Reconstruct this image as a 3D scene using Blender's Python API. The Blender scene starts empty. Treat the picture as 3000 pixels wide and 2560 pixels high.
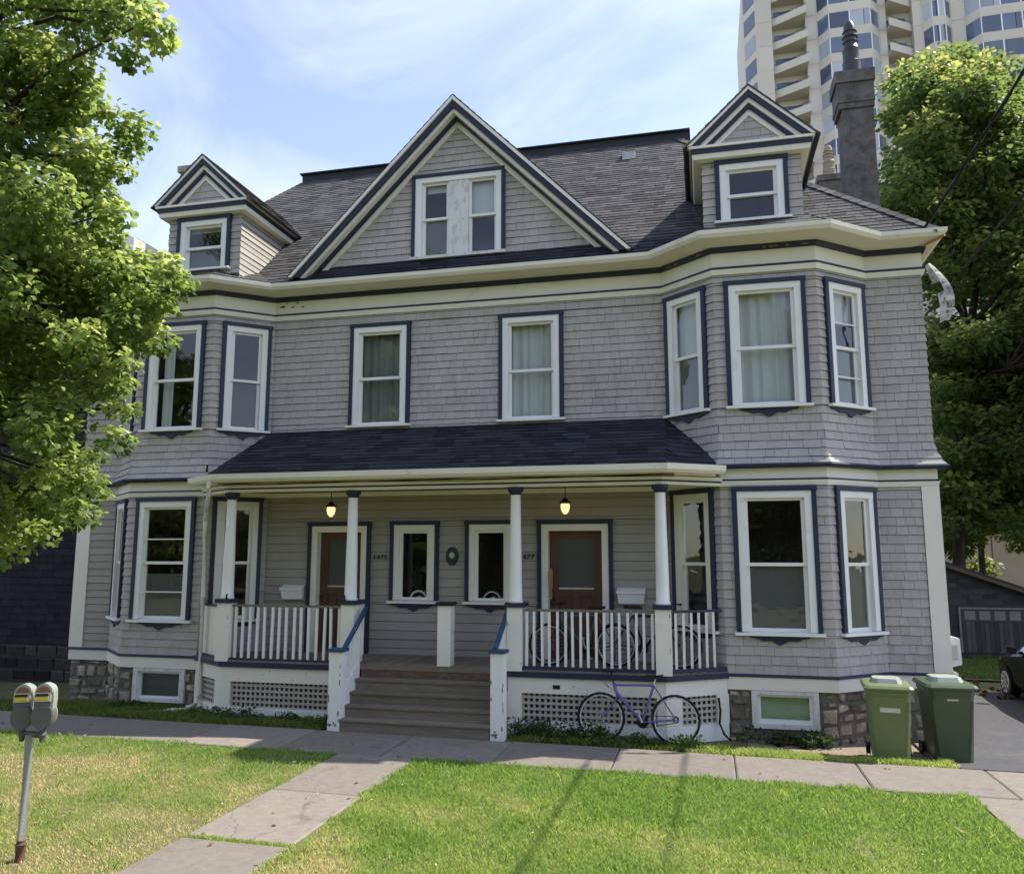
import bpy, math, random
import numpy as np
from mathutils import Vector, Matrix

random.seed(11)
rng = np.random.default_rng(11)
scene = bpy.context.scene
COL = scene.collection

# ------------------------------------------------------------------ camera
cam_data = bpy.data.cameras.new('camera')
cam = bpy.data.objects.new('camera', cam_data)
COL.objects.link(cam)
CAM = Vector((4.3965, -14.1044, 1.7439))
YAW, PITCH = 0.2334, 0.1442
fwd = Vector((-math.sin(YAW) * math.cos(PITCH), math.cos(YAW) * math.cos(PITCH), math.sin(PITCH)))
right = Vector((math.cos(YAW), math.sin(YAW), 0))
up = right.cross(fwd)
cam.matrix_world = Matrix(((right.x, up.x, -fwd.x, CAM.x), (right.y, up.y, -fwd.y, CAM.y),
                           (right.z, up.z, -fwd.z, CAM.z), (0, 0, 0, 1)))
cam_data.sensor_width = 36
cam_data.sensor_fit = 'HORIZONTAL'
cam_data.lens = 2376.4 / 3000 * 36
cam_data.clip_start = 0.05
cam_data.clip_end = 2000
scene.camera = cam

# ------------------------------------------------------------------ sun, sky, exposure
SUN_AZ = math.radians(25)          # from +X towards +Y
SUN_EL = math.radians(54)
SUN = Vector((math.cos(SUN_AZ) * math.cos(SUN_EL), math.sin(SUN_AZ) * math.cos(SUN_EL), math.sin(SUN_EL)))
sun_data = bpy.data.lights.new('sun', 'SUN')
sun_data.energy = 2.1
sun_data.angle = math.radians(0.53)
sun_data.color = (1.0, 0.94, 0.84)
sun = bpy.data.objects.new('sun', sun_data)
COL.objects.link(sun)
sun.rotation_euler = SUN.to_track_quat('Z', 'Y').to_euler()
sun.location = (20, 10, 40)

world = bpy.data.worlds.new('World')
scene.world = world
world.use_nodes = True
wt = world.node_tree
for n in list(wt.nodes):
    wt.nodes.remove(n)
def wn(t, **kw):
    n = wt.nodes.new(t)
    for k, v in kw.items():
        setattr(n, k, v)
    return n
sky = wn('ShaderNodeTexSky', sky_type='NISHITA', sun_disc=False)
sky.sun_elevation = SUN_EL
sky.sun_rotation = math.atan2(SUN.x, SUN.y)
sky.altitude = 30
sky.air_density = 1.0
sky.dust_density = 0.35
sky.ozone_density = 1.0
tc = wn('ShaderNodeTexCoord')
mp = wn('ShaderNodeMapping')
mp.inputs['Rotation'].default_value = (0.0, 0.5, 0.6)
mp.inputs['Scale'].default_value = (1.3, 3.2, 2.2)
nz = wn('ShaderNodeTexNoise')
nz.inputs['Scale'].default_value = 1.7
nz.inputs['Detail'].default_value = 9
nz.inputs['Roughness'].default_value = 0.58
nz.inputs['Distortion'].default_value = 0.9
ramp = wn('ShaderNodeValToRGB')
ramp.color_ramp.elements[0].position = 0.34
ramp.color_ramp.elements[0].color = (0.0, 0.0, 0.0, 1)
ramp.color_ramp.elements[1].position = 0.74
ramp.color_ramp.elements[1].color = (0.5, 0.5, 0.5, 1)
hsv = wn('ShaderNodeHueSaturation')
hsv.inputs['Saturation'].default_value = 0.86
hsv.inputs['Hue'].default_value = 0.513
hsv.inputs['Value'].default_value = 0.75
mix = wn('ShaderNodeMix', data_type='RGBA')
mix.inputs[7].default_value = (3.3, 3.45, 3.9, 1)
bg = wn('ShaderNodeBackground')
bg.inputs['Strength'].default_value = 0.111
out = wn('ShaderNodeOutputWorld')
L = wt.links.new
L(tc.outputs['Generated'], mp.inputs['Vector'])
L(mp.outputs['Vector'], nz.inputs['Vector'])
L(nz.outputs['Fac'], ramp.inputs['Fac'])
L(sky.outputs['Color'], hsv.inputs['Color'])
L(hsv.outputs['Color'], mix.inputs[6])
L(ramp.outputs['Color'], mix.inputs[0])
L(mix.outputs[2], bg.inputs['Color'])
L(bg.outputs['Background'], out.inputs['Surface'])

scene.view_settings.view_transform = 'Standard'
scene.view_settings.look = 'None'
scene.view_settings.gamma = 1.0
scene.view_settings.use_curve_mapping = False
scene.view_settings.exposure = 1.95
scene.cycles.max_bounces = 8
scene.cycles.transparent_max_bounces = 16
scene.cycles.caustics_reflective = False
scene.cycles.caustics_refractive = False

# ------------------------------------------------------------------ materials
def mat(name, col, rough=0.75, var=0.25, tint=0.35, scale=6.0, stretch=(1, 1, 1), bump=0.25, bscale=60.0,
        stain=None, stain_amt=0.5, stain_scale=2.0, stain_lo=0.55, stain_hi=0.7, spec=0.3, metal=0.0, coat=0.0):
    m = bpy.data.materials.new(name)
    m.use_nodes = True
    nt = m.node_tree
    b = nt.nodes['Principled BSDF']
    N = nt.nodes.new
    K = nt.links.new
    tcn = N('ShaderNodeTexCoord')
    mpn = N('ShaderNodeMapping')
    mpn.inputs['Scale'].default_value = stretch
    K(tcn.outputs['Object'], mpn.inputs['Vector'])
    n1 = N('ShaderNodeTexNoise')
    n1.inputs['Scale'].default_value = scale
    n1.inputs['Detail'].default_value = 6
    n1.inputs['Roughness'].default_value = 0.62
    K(mpn.outputs['Vector'], n1.inputs['Vector'])
    at = N('ShaderNodeAttribute')
    at.attribute_name = 'tint'
    # value = 1 + tint*(t-0.5)*2 + var*(noise-0.5)*2
    m1 = N('ShaderNodeMath'); m1.operation = 'MULTIPLY_ADD'
    m1.inputs[1].default_value = 2 * tint
    m1.inputs[2].default_value = 1 - tint
    K(at.outputs['Fac'], m1.inputs[0])
    m2 = N('ShaderNodeMath'); m2.operation = 'MULTIPLY_ADD'
    m2.inputs[1].default_value = 2 * var
    m2.inputs[2].default_value = 1 - var
    K(n1.outputs['Fac'], m2.inputs[0])
    m3 = N('ShaderNodeMath'); m3.operation = 'MULTIPLY'
    K(m1.outputs[0], m3.inputs[0]); K(m2.outputs[0], m3.inputs[1])
    vm = N('ShaderNodeVectorMath'); vm.operation = 'SCALE'
    K(m3.outputs[0], vm.inputs['Scale'])
    if stain:
        n2 = N('ShaderNodeTexNoise')
        n2.inputs['Scale'].default_value = stain_scale
        n2.inputs['Detail'].default_value = 8
        n2.inputs['Roughness'].default_value = 0.7
        K(mpn.outputs['Vector'], n2.inputs['Vector'])
        r = N('ShaderNodeMapRange')
        r.inputs['From Min'].default_value = stain_lo
        r.inputs['From Max'].default_value = stain_hi
        r.inputs['To Max'].default_value = stain_amt
        K(n2.outputs['Fac'], r.inputs['Value'])
        mx = N('ShaderNodeMix'); mx.data_type = 'RGBA'
        mx.inputs[6].default_value = (*col, 1)
        mx.inputs[7].default_value = (*stain, 1)
        K(r.outputs['Result'], mx.inputs[0])
        K(mx.outputs[2], vm.inputs[0])
    else:
        vm.inputs[0].default_value = col
    K(vm.outputs[0], b.inputs['Base Color'])
    b.inputs['Roughness'].default_value = rough
    b.inputs['Specular IOR Level'].default_value = spec
    b.inputs['Metallic'].default_value = metal
    b.inputs['Coat Weight'].default_value = coat
    if bump:
        n3 = N('ShaderNodeTexNoise')
        n3.inputs['Scale'].default_value = bscale
        n3.inputs['Detail'].default_value = 5
        K(mpn.outputs['Vector'], n3.inputs['Vector'])
        bp = N('ShaderNodeBump')
        bp.inputs['Strength'].default_value = bump
        bp.inputs['Distance'].default_value = 0.01
        K(n3.outputs['Fac'], bp.inputs['Height'])
        K(bp.outputs['Normal'], b.inputs['Normal'])
    return m

def glass_mat(name, tintcol=(0.86, 0.9, 0.88), boost=1.7, wav=0.05):
    m = bpy.data.materials.new(name)
    m.use_nodes = True
    nt = m.node_tree
    nt.nodes.clear()
    N = nt.nodes.new; K = nt.links.new
    o = N('ShaderNodeOutputMaterial')
    tr = N('ShaderNodeBsdfTransparent'); tr.inputs['Color'].default_value = (*tintcol, 1)
    gl = N('ShaderNodeBsdfGlossy'); gl.inputs['Roughness'].default_value = 0.015
    fr = N('ShaderNodeFresnel')
    ge = N('ShaderNodeNewGeometry')                  # the same reflection whichever way the thin pane faces
    io = N('ShaderNodeMath'); io.operation = 'MULTIPLY_ADD'; io.inputs[1].default_value = 1 / 1.5 - 1.5; io.inputs[2].default_value = 1.5
    K(ge.outputs['Backfacing'], io.inputs[0]); K(io.outputs[0], fr.inputs['IOR'])
    mu = N('ShaderNodeMath'); mu.operation = 'MULTIPLY'; mu.inputs[1].default_value = boost; mu.use_clamp = True
    nz_ = N('ShaderNodeTexNoise'); nz_.inputs['Scale'].default_value = 2.3
    tcn = N('ShaderNodeTexCoord'); K(tcn.outputs['Object'], nz_.inputs['Vector'])
    bp = N('ShaderNodeBump'); bp.inputs['Strength'].default_value = wav; bp.inputs['Distance'].default_value = 0.1
    K(nz_.outputs['Fac'], bp.inputs['Height']); K(bp.outputs['Normal'], gl.inputs['Normal'])
    mx = N('ShaderNodeMixShader')
    K(fr.outputs[0], mu.inputs[0]); K(mu.outputs[0], mx.inputs[0])
    K(tr.outputs[0], mx.inputs[1]); K(gl.outputs[0], mx.inputs[2]); K(mx.outputs[0], o.inputs['Surface'])
    return m

def leaf_mat(name, c0, c1, c2, trans=0.45, rough=0.45):
    m = bpy.data.materials.new(name)
    m.use_nodes = True
    nt = m.node_tree
    nt.nodes.clear()
    N = nt.nodes.new; K = nt.links.new
    o = N('ShaderNodeOutputMaterial')
    at = N('ShaderNodeAttribute'); at.attribute_name = 'tint'
    rp = N('ShaderNodeValToRGB')
    e = rp.color_ramp.elements
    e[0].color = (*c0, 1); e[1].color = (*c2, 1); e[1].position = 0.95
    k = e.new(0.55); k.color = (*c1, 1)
    K(at.outputs['Fac'], rp.inputs['Fac'])
    b = N('ShaderNodeBsdfPrincipled'); b.inputs['Roughness'].default_value = rough
    b.inputs['Specular IOR Level'].default_value = 0.35
    tl = N('ShaderNodeBsdfTranslucent')
    hs = N('ShaderNodeHueSaturation'); hs.inputs['Value'].default_value = 1.8; hs.inputs['Hue'].default_value = 0.485
    K(rp.outputs['Color'], b.inputs['Base Color']); K(rp.outputs['Color'], hs.inputs['Color'])
    K(hs.outputs['Color'], tl.inputs['Color'])
    mx = N('ShaderNodeMixShader'); mx.inputs[0].default_value = trans
    K(b.outputs[0], mx.inputs[1]); K(tl.outputs[0], mx.inputs[2]); K(mx.outputs[0], o.inputs['Surface'])
    return m

def emit_mat(name, col, strength):
    m = bpy.data.materials.new(name); m.use_nodes = True
    b = m.node_tree.nodes['Principled BSDF']
    b.inputs['Base Color'].default_value = (*col, 1)
    b.inputs['Emission Color'].default_value = (*col, 1)
    b.inputs['Emission Strength'].default_value = strength
    b.inputs['Roughness'].default_value = 0.25
    return m

M = dict(
    shingle=mat('painted_shingle', (0.435, 0.410, 0.380), 0.85, 0.11, 0.06, 3.0, (1.5, 1.5, 0.5), 0.35, 45, stain=(0.24, 0.225, 0.205), stain_amt=0.6, stain_scale=1.5, stain_lo=0.5, stain_hi=0.72),
    clapboard=mat('painted_clapboard', (0.35, 0.325, 0.282), 0.8, 0.10, 0.08, 3.0, (1, 1, 1), 0.2, 40),
    backing=mat('wall_backing', (0.12, 0.113, 0.108), 0.9),
    cream=mat('cream_paint', (0.80, 0.765, 0.665), 0.6, 0.07, 0.05, 2.5, (1, 1, 1), 0.12, 30, stain=(0.38, 0.31, 0.2), stain_amt=0.5, stain_scale=1.3, stain_lo=0.60, stain_hi=0.78),
    white=mat('white_paint', (0.82, 0.81, 0.77), 0.5, 0.06, 0.05, 3, (1, 1, 1), 0.12, 30, stain=(0.42, 0.40, 0.36), stain_amt=0.4, stain_scale=3, stain_lo=0.6, stain_hi=0.75),
    peeling=mat('peeling_white_paint', (0.70, 0.69, 0.67), 0.75, 0.1, 0.05, 4, (1, 1, 0.5), 0.35, 50, stain=(0.44, 0.43, 0.42), stain_amt=0.6, stain_scale=9, stain_lo=0.52, stain_hi=0.6),
    navy=mat('navy_paint', (0.024, 0.032, 0.060), 0.5, 0.2, 0.1, 5, (1, 1, 1), 0.15, 30),
    bluerail=mat('worn_blue_paint', (0.03, 0.07, 0.13), 0.6, 0.35, 0.1, 14, (1, 1, 1), 0.2, 30, stain=(0.10, 0.17, 0.2), stain_amt=0.6, stain_scale=7),
    roof=mat('asphalt_shingle', (0.076, 0.074, 0.074), 0.95, 0.22, 0.45, 9, (1, 1, 1), 0.6, 180),
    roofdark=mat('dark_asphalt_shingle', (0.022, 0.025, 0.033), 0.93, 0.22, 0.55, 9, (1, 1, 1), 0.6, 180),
    membrane=mat('dark_roof_membrane', (0.035, 0.038, 0.045), 0.8, 0.2),
    greywood=mat('weathered_grey_wood', (0.20, 0.165, 0.128), 0.85, 0.35, 0.15, 3.5, (0.6, 6, 6), 0.4, 40, stain=(0.30, 0.275, 0.245), stain_amt=0.7, stain_scale=4),
    bareriser=mat('bare_brown_wood', (0.15, 0.085, 0.05), 0.85, 0.35, 0.1, 4, (1, 4, 4), 0.3, 40, stain=(0.22, 0.2, 0.18), stain_amt=0.8, stain_scale=5, stain_lo=0.45),
    stone=mat('rubble_stone', (0.35, 0.295, 0.225), 0.95, 0.6, 0.5, 9, (1, 1, 1), 1.0, 22, stain=(0.075, 0.068, 0.06), stain_amt=0.8, stain_scale=6, stain_lo=0.45),
    darkrubble=mat('dark_rubble_stone', (0.05, 0.045, 0.04), 0.95, 0.6, 0.6, 9, (1, 1, 1), 1.0, 22),
    lattice=mat('weathered_lattice_paint', (0.46, 0.43, 0.36), 0.75, 0.12, 0.12, 4),
    netcurtain=mat('dim_net_curtain', (0.22, 0.24, 0.22), 0.9, 0.15, 0.3, 3),
    darkscreen=mat('dark_screen', (0.03, 0.03, 0.03), 0.8, 0.1),
    shadegrass=leaf_mat('shaded_grass_blade', (0.06, 0.115, 0.016), (0.16, 0.21, 0.04), (0.48, 0.38, 0.19), 0.35, 0.6),  # darker copy of the lawn blades, with the shade put into the colour
    litter=leaf_mat('dry_leaf', (0.10, 0.055, 0.03), (0.20, 0.12, 0.06), (0.34, 0.24, 0.13), 0.2),
    mortar=mat('mortar', (0.17, 0.155, 0.13), 0.95, 0.35, 0.1, 8, (1, 1, 1), 0.6, 40),
    darkstone=mat('chimney_render', (0.145, 0.13, 0.12), 0.95, 0.5, 0.35, 8, (1, 1, 1), 1.0, 14, stain=(0.04, 0.037, 0.034), stain_amt=0.85, stain_scale=3.4, stain_lo=0.42),
    claypot=mat('buff_chimney_pot', (0.33, 0.26, 0.19), 0.85, 0.25, 0.2, 6),
    potdark=mat('dark_glazed_pot', (0.035, 0.034, 0.037), 0.42, 0.25, 0.2, 6, spec=0.5),
    door=mat('brown_wood_door', (0.105, 0.048, 0.028), 0.45, 0.3, 0.15, 5, (4, 4, 0.5), 0.2, 40, spec=0.4),
    interior=mat('interior_plaster', (0.30, 0.28, 0.25), 0.9, 0.1),
    curtain=mat('white_curtain', (0.66, 0.66, 0.66), 0.9, 0.1, 0.2, 3),
    blind=mat('pale_blind', (0.58, 0.57, 0.52), 0.8, 0.05, 0.2, 3),
    darkblind=mat('grey_screen', (0.13, 0.135, 0.125), 0.8, 0.1, 0.2, 3),
    greenblind=mat('pale_green_board', (0.30, 0.42, 0.26), 0.7, 0.15, 0.1, 5),
    iron=mat('black_iron', (0.012, 0.012, 0.013), 0.5, 0.2),
    metal=mat('galvanised_metal', (0.40, 0.41, 0.42), 0.42, 0.2, 0.1, 6, metal=0.7),
    greymetal=mat('grey_painted_metal', (0.105, 0.115, 0.10), 0.5, 0.2, 0.1, 8),
    rust=mat('rusty_metal', (0.13, 0.065, 0.045), 0.9, 0.4, 0.1, 12),
    yellow=mat('yellow_sticker', (0.62, 0.45, 0.03), 0.5, 0.15, 0.05, 20),
    meterdome=mat('meter_dome', (0.27, 0.36, 0.285), 0.25, 0.15, 0.2, 8, spec=0.6),
    reddome=mat('red_tinted_dome', (0.22, 0.10, 0.075), 0.3, 0.2, 0.2, 8, spec=0.6),
    silver=mat('silver_metal', (0.62, 0.62, 0.60), 0.3, 0.1, 0.05, 8, metal=0.5),
    purple=mat('purple_bike_paint', (0.15, 0.10, 0.29), 0.35, 0.12, 0.05, 8, spec=0.5),
    rubber=mat('black_rubber', (0.014, 0.014, 0.015), 0.75, 0.2),
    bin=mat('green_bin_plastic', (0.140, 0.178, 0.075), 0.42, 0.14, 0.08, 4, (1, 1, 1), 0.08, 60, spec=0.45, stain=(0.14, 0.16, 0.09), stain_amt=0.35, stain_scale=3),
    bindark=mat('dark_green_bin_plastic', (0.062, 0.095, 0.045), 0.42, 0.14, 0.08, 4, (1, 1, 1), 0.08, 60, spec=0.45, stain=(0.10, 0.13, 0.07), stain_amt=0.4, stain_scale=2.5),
    sticker=mat('pale_sticker', (0.55, 0.55, 0.42), 0.5, 0.08),
    concrete=mat('concrete_slab', (0.205, 0.180, 0.150), 0.9, 0.28, 0.14, 9, (1, 1, 1), 0.35, 70, stain=(0.14, 0.122, 0.10), stain_amt=0.7, stain_scale=2.6),
    asphalt=mat('asphalt', (0.075, 0.075, 0.08), 0.92, 0.3, 0.1, 9, (1, 1, 1), 0.5, 90, stain=(0.13, 0.12, 0.11), stain_amt=0.6, stain_scale=0.7),
    dirt=mat('dry_dirt', (0.24, 0.19, 0.14), 0.97, 0.35, 0.1, 5, (1, 1, 1), 0.7, 40, stain=(0.10, 0.085, 0.06), stain_amt=0.8, stain_scale=1.5),
    soil=mat('lawn_soil', (0.12, 0.125, 0.045), 0.97, 0.45, 0.1, 3.5, (1, 1, 1), 0.7, 40, stain=(0.20, 0.16, 0.085), stain_amt=0.8, stain_scale=0.6),
    tower=mat('beige_precast_concrete', (0.57, 0.525, 0.475), 0.85, 0.06, 0.06, 0.3),  # concrete paled, distance haze put into the base colour
    bark=mat('bark', (0.055, 0.042, 0.033), 0.95, 0.35, 0.1, 8, (3, 3, 0.6), 0.8, 20),
    carpaint=mat('dark_car_paint', (0.012, 0.010, 0.010), 0.18, 0.1, 0.05, 4, spec=0.35, coat=0.1, bump=0),
    cardark=mat('car_dark_trim', (0.01, 0.01, 0.01), 0.5, 0.1),
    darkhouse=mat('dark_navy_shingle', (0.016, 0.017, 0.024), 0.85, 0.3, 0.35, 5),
    darkgarage=mat('dark_grey_shingle', (0.045, 0.048, 0.050), 0.88, 0.25, 0.3, 5),
    pink=mat('pale_pink_concrete', (0.50, 0.40, 0.335), 0.9, 0.15, 0.1, 1.5, stain=(0.36, 0.33, 0.31), stain_amt=0.6, stain_scale=0.5),
    glass=glass_mat('window_glass'),
    frost=mat('frosted_glass', (0.075, 0.09, 0.082), 0.22, 0.1, 0.05, 3, spec=0.5, bump=0.05),
    towerglass=mat('blue_tinted_glass', (0.075, 0.105, 0.17), 0.06, 0.12, 0.5, 0.5, spec=0.9, bump=0),
    towercurtain=mat('curtained_glass', (0.34, 0.37, 0.43), 0.25, 0.15, 0.3, 0.5, spec=0.6, bump=0),
    lampglow=emit_mat('lit_amber_glass', (1.0, 0.68, 0.33), 0.32),
    plaque=mat('dark_green_plaque', (0.012, 0.035, 0.03), 0.4, 0.2),
    cable=mat('black_cable', (0.012, 0.012, 0.012), 0.6, 0.1),
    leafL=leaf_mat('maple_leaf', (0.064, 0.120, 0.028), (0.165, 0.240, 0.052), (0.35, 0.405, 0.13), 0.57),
    leafR=leaf_mat('tree_leaf', (0.054, 0.104, 0.027), (0.130, 0.180, 0.045), (0.34, 0.335, 0.09), 0.58),
    leafY=leaf_mat('yellow_green_leaf', (0.05, 0.085, 0.012), (0.11, 0.15, 0.02), (0.22, 0.22, 0.04), 0.5),
    weed=leaf_mat('weed_leaf', (0.022, 0.052, 0.012), (0.05, 0.095, 0.02), (0.11, 0.15, 0.035), 0.35),
    grass=leaf_mat('grass_blade', (0.14, 0.265, 0.045), (0.31, 0.385, 0.095), (0.66, 0.51, 0.30), 0.45, 0.6),
)

def add_cracks(m, scale=0.9, width=0.012, dark=0.45, speck=True):
    """hairline cracks and small dark spots laid over a finished material"""
    nt = m.node_tree; N = nt.nodes.new; K = nt.links.new
    b = nt.nodes['Principled BSDF']
    src = b.inputs['Base Color'].links[0].from_socket
    g = N('ShaderNodeNewGeometry')
    wob = N('ShaderNodeTexNoise'); wob.inputs['Scale'].default_value = 3.0; wob.inputs['Detail'].default_value = 5
    K(g.outputs['Position'], wob.inputs['Vector'])
    ad = N('ShaderNodeVectorMath'); ad.operation = 'MULTIPLY_ADD'; ad.inputs[1].default_value = (0.5, 0.5, 0.0)
    K(wob.outputs['Color'], ad.inputs[0]); K(g.outputs['Position'], ad.inputs[2])
    vo = N('ShaderNodeTexVoronoi'); vo.feature = 'DISTANCE_TO_EDGE'; vo.inputs['Scale'].default_value = scale
    K(ad.outputs[0], vo.inputs['Vector'])
    mr = N('ShaderNodeMapRange'); mr.inputs['From Max'].default_value = width; mr.inputs['To Min'].default_value = 1.0; mr.inputs['To Max'].default_value = 0.0
    K(vo.outputs['Distance'], mr.inputs['Value'])
    n2 = N('ShaderNodeTexNoise'); n2.inputs['Scale'].default_value = 0.8; K(g.outputs['Position'], n2.inputs['Vector'])
    m2 = N('ShaderNodeMapRange'); m2.inputs['From Min'].default_value = 0.5; m2.inputs['From Max'].default_value = 0.62
    K(n2.outputs['Fac'], m2.inputs['Value'])
    mu = N('ShaderNodeMath'); mu.operation = 'MULTIPLY'; K(mr.outputs[0], mu.inputs[0]); K(m2.outputs[0], mu.inputs[1])
    v2 = N('ShaderNodeTexVoronoi'); v2.inputs['Scale'].default_value = 7.0; K(g.outputs['Position'], v2.inputs['Vector'])
    m3 = N('ShaderNodeMapRange'); m3.inputs['From Min'].default_value = 0.08; m3.inputs['From Max'].default_value = 0.14; m3.inputs['To Min'].default_value = 0.55 if speck else 0.0; m3.inputs['To Max'].default_value = 0.0
    K(v2.outputs['Distance'], m3.inputs['Value'])
    mxm = N('ShaderNodeMath'); mxm.operation = 'MAXIMUM'; K(mu.outputs[0], mxm.inputs[0]); K(m3.outputs[0], mxm.inputs[1])
    mx = N('ShaderNodeMix'); mx.data_type = 'RGBA'; mx.inputs[7].default_value = (0.09, 0.08, 0.07, 1)
    sc = N('ShaderNodeMath'); sc.operation = 'MULTIPLY'; sc.inputs[1].default_value = dark * 2; sc.use_clamp = True
    K(mxm.outputs[0], sc.inputs[0]); K(sc.outputs[0], mx.inputs[0]); K(src, mx.inputs[6]); K(mx.outputs[2], b.inputs['Base Color'])
add_cracks(M['concrete'], 0.55, 0.008, 0.35)
add_cracks(M['asphalt'], 0.6, 0.012, 0.4, False)

# ------------------------------------------------------------------ mesh helpers
class MB:
    """collects faces; points are (x, y, z), or (s, n, z) on a wall frame"""
    def __init__(self, fr=None):
        self.v, self.f, self.t, self.fr = [], [], [], fr
    def p(self, q):
        if self.fr is None:
            return tuple(q)
        o, U, V, Nn = self.fr
        s, n, z = q
        return tuple(o[i] + s * U[i] + n * Nn[i] + z * V[i] for i in range(3))
    def poly(self, pts, t=0.5):
        k = len(self.v)
        self.v += [self.p(q) for q in pts]
        self.f.append(tuple(range(k, k + len(pts)))); self.t.append(t)
    def hexa(self, a, t=0.5):
        k = len(self.v)
        self.v += [self.p(q) for q in a]
        for q in ((0, 3, 2, 1), (4, 5, 6, 7), (0, 1, 5, 4), (1, 2, 6, 5), (2, 3, 7, 6), (3, 0, 4, 7)):
            self.f.append(tuple(k + i for i in q)); self.t.append(t)
    def box(self, x0, x1, y0, y1, z0, z1, t=0.5):
        self.hexa(((x0, y0, z0), (x1, y0, z0), (x1, y1, z0), (x0, y1, z0),
                   (x0, y0, z1), (x1, y0, z1), (x1, y1, z1), (x0, y1, z1)), t)
    def prism(self, pts, y0, y1, t=0.5):
        """polygon in (x, z) pushed from y0 to y1"""
        k = len(self.v); n = len(pts)
        self.v += [self.p((x, y0, z)) for x, z in pts] + [self.p((x, y1, z)) for x, z in pts]
        self.f += [tuple(range(k, k + n)), tuple(range(k + 2 * n - 1, k + n - 1, -1))]
        self.t += [t, t]
        for i in range(n):
            j = (i + 1) % n
            self.f.append((k + i, k + n + i, k + n + j, k + j)); self.t.append(t)
    def flat(self, pts, z0, z1, t=0.5):
        """polygon in (x, y) pushed from z0 to z1"""
        k = len(self.v); n = len(pts)
        self.v += [self.p((x, y, z0)) for x, y in pts] + [self.p((x, y, z1)) for x, y in pts]
        self.f += [tuple(range(k + n - 1, k - 1, -1)), tuple(range(k + n, k + 2 * n))]
        self.t += [t, t]
        for i in range(n):
            j = (i + 1) % n
            self.f.append((k + i, k + j, k + n + j, k + n + i)); self.t.append(t)
    def tube(self, pts, r, seg=8, t=0.5, closed=False):
        pts = [Vector(self.p(q)) for q in pts]
        rr = r if hasattr(r, '__len__') else [r] * len(pts)
        k = len(self.v); n = len(pts)
        ref = None
        for i, q in enumerate(pts):
            if closed:
                d = pts[(i + 1) % n] - pts[i - 1]
            else:
                d = pts[min(i + 1, n - 1)] - pts[max(i - 1, 0)]
            d.normalize()
            if ref is None:
                ref = Vector((0, 0, 1)) if abs(d.z) < 0.9 else Vector((1, 0, 0))
            a = d.cross(ref)
            if a.length < 1e-4:
                a = d.cross(Vector((0.3, 1, 0.2)))
            a.normalize(); b = d.cross(a)
            ref = b.cross(d) if True else ref
            ref = -ref if (a.dot(d.cross(ref)) < 0) else ref
            for j in range(seg):
                w = 2 * math.pi * j / seg
                self.v.append(tuple(q + (a * math.cos(w) + b * math.sin(w)) * rr[i]))
        last = n if closed else n - 1
        for i in range(last):
            for j in range(seg):
                a0 = k + i * seg; a1 = k + ((i + 1) % n) * seg
                self.f.append((a0 + j, a0 + (j + 1) % seg, a1 + (j + 1) % seg, a1 + j)); self.t.append(t)
        if not closed:
            self.f.append(tuple(k + j for j in range(seg))); self.t.append(t)
            self.f.append(tuple(k + (n - 1) * seg + j for j in range(seg - 1, -1, -1))); self.t.append(t)
    def lathe(self, cx, cy, prof, seg=16, t=0.5):
        k = len(self.v)
        for r, z in prof:
            for j in range(seg):
                w = 2 * math.pi * j / seg
                self.v.append(self.p((cx + r * math.cos(w), cy + r * math.sin(w), z)))
        for i in range(len(prof) - 1):
            for j in range(seg):
                self.f.append((k + i * seg + j, k + i * seg + (j + 1) % seg, k + (i + 1) * seg + (j + 1) % seg, k + (i + 1) * seg + j)); self.t.append(t)
        self.f.append(tuple(k + j for j in range(seg - 1, -1, -1))); self.t.append(t)
        e = k + (len(prof) - 1) * seg
        self.f.append(tuple(e + j for j in range(seg))); self.t.append(t)
    def sweep(self, line, prof, t=0.5):
        """profile (n, z) carried along a plan polyline with mitred corners; n points outwards (right of travel)"""
        k = len(self.v); m = len(prof)
        offs = miters(line)
        for (x, y), (mx, my) in zip(line, offs):
            for n, z in prof:
                self.v.append(self.p((x + mx * n, y + my * n, z)))
        for i in range(len(line) - 1):
            for j in range(m):
                a, b = k + i * m, k + (i + 1) * m
                self.f.append((a + j, a + (j + 1) % m, b + (j + 1) % m, b + j)); self.t.append(t)
        self.f.append(tuple(k + j for j in range(m))); self.t.append(t)
        e = k + (len(line) - 1) * m
        self.f.append(tuple(e + j for j in range(m - 1, -1, -1))); self.t.append(t)
    def build(self, name, material, parent=None, kind=None, smooth=False, label=None, origin=None):
        me = bpy.data.meshes.new(name)
        me.from_pydata(self.v, [], self.f)
        a = me.attributes.new('tint', 'FLOAT', 'FACE')
        a.data.foreach_set('value', np.array(self.t, dtype=np.float32))
        me.materials.append(material if not isinstance(material, str) else M[material])
        if smooth:
            me.polygons.foreach_set('use_smooth', [True] * len(me.polygons))
            me.set_sharp_from_angle(angle=math.radians(38))
        me.update()
        if len(self.f) < 4000:
            import bmesh
            bm = bmesh.new(); bm.from_mesh(me)
            bmesh.ops.recalc_face_normals(bm, faces=bm.faces)
            bm.to_mesh(me); bm.free()
        return link(name, me, parent, kind, label, origin)

def wpos(o):
    p = Vector((0, 0, 0))
    while o is not None:
        p += o.location; o = o.parent
    return p

def link(name, me, parent=None, kind=None, label=None, origin=None):
    o = bpy.data.objects.new(name, me)
    COL.objects.link(o)
    if parent is not None:
        o.parent = parent
        o.location = (Vector(origin) if origin else Vector((0, 0, 0))) - wpos(parent)
    elif origin:
        o.location = origin
    if kind: o['kind'] = kind
    if label: o['label'] = label
    return o

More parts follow.
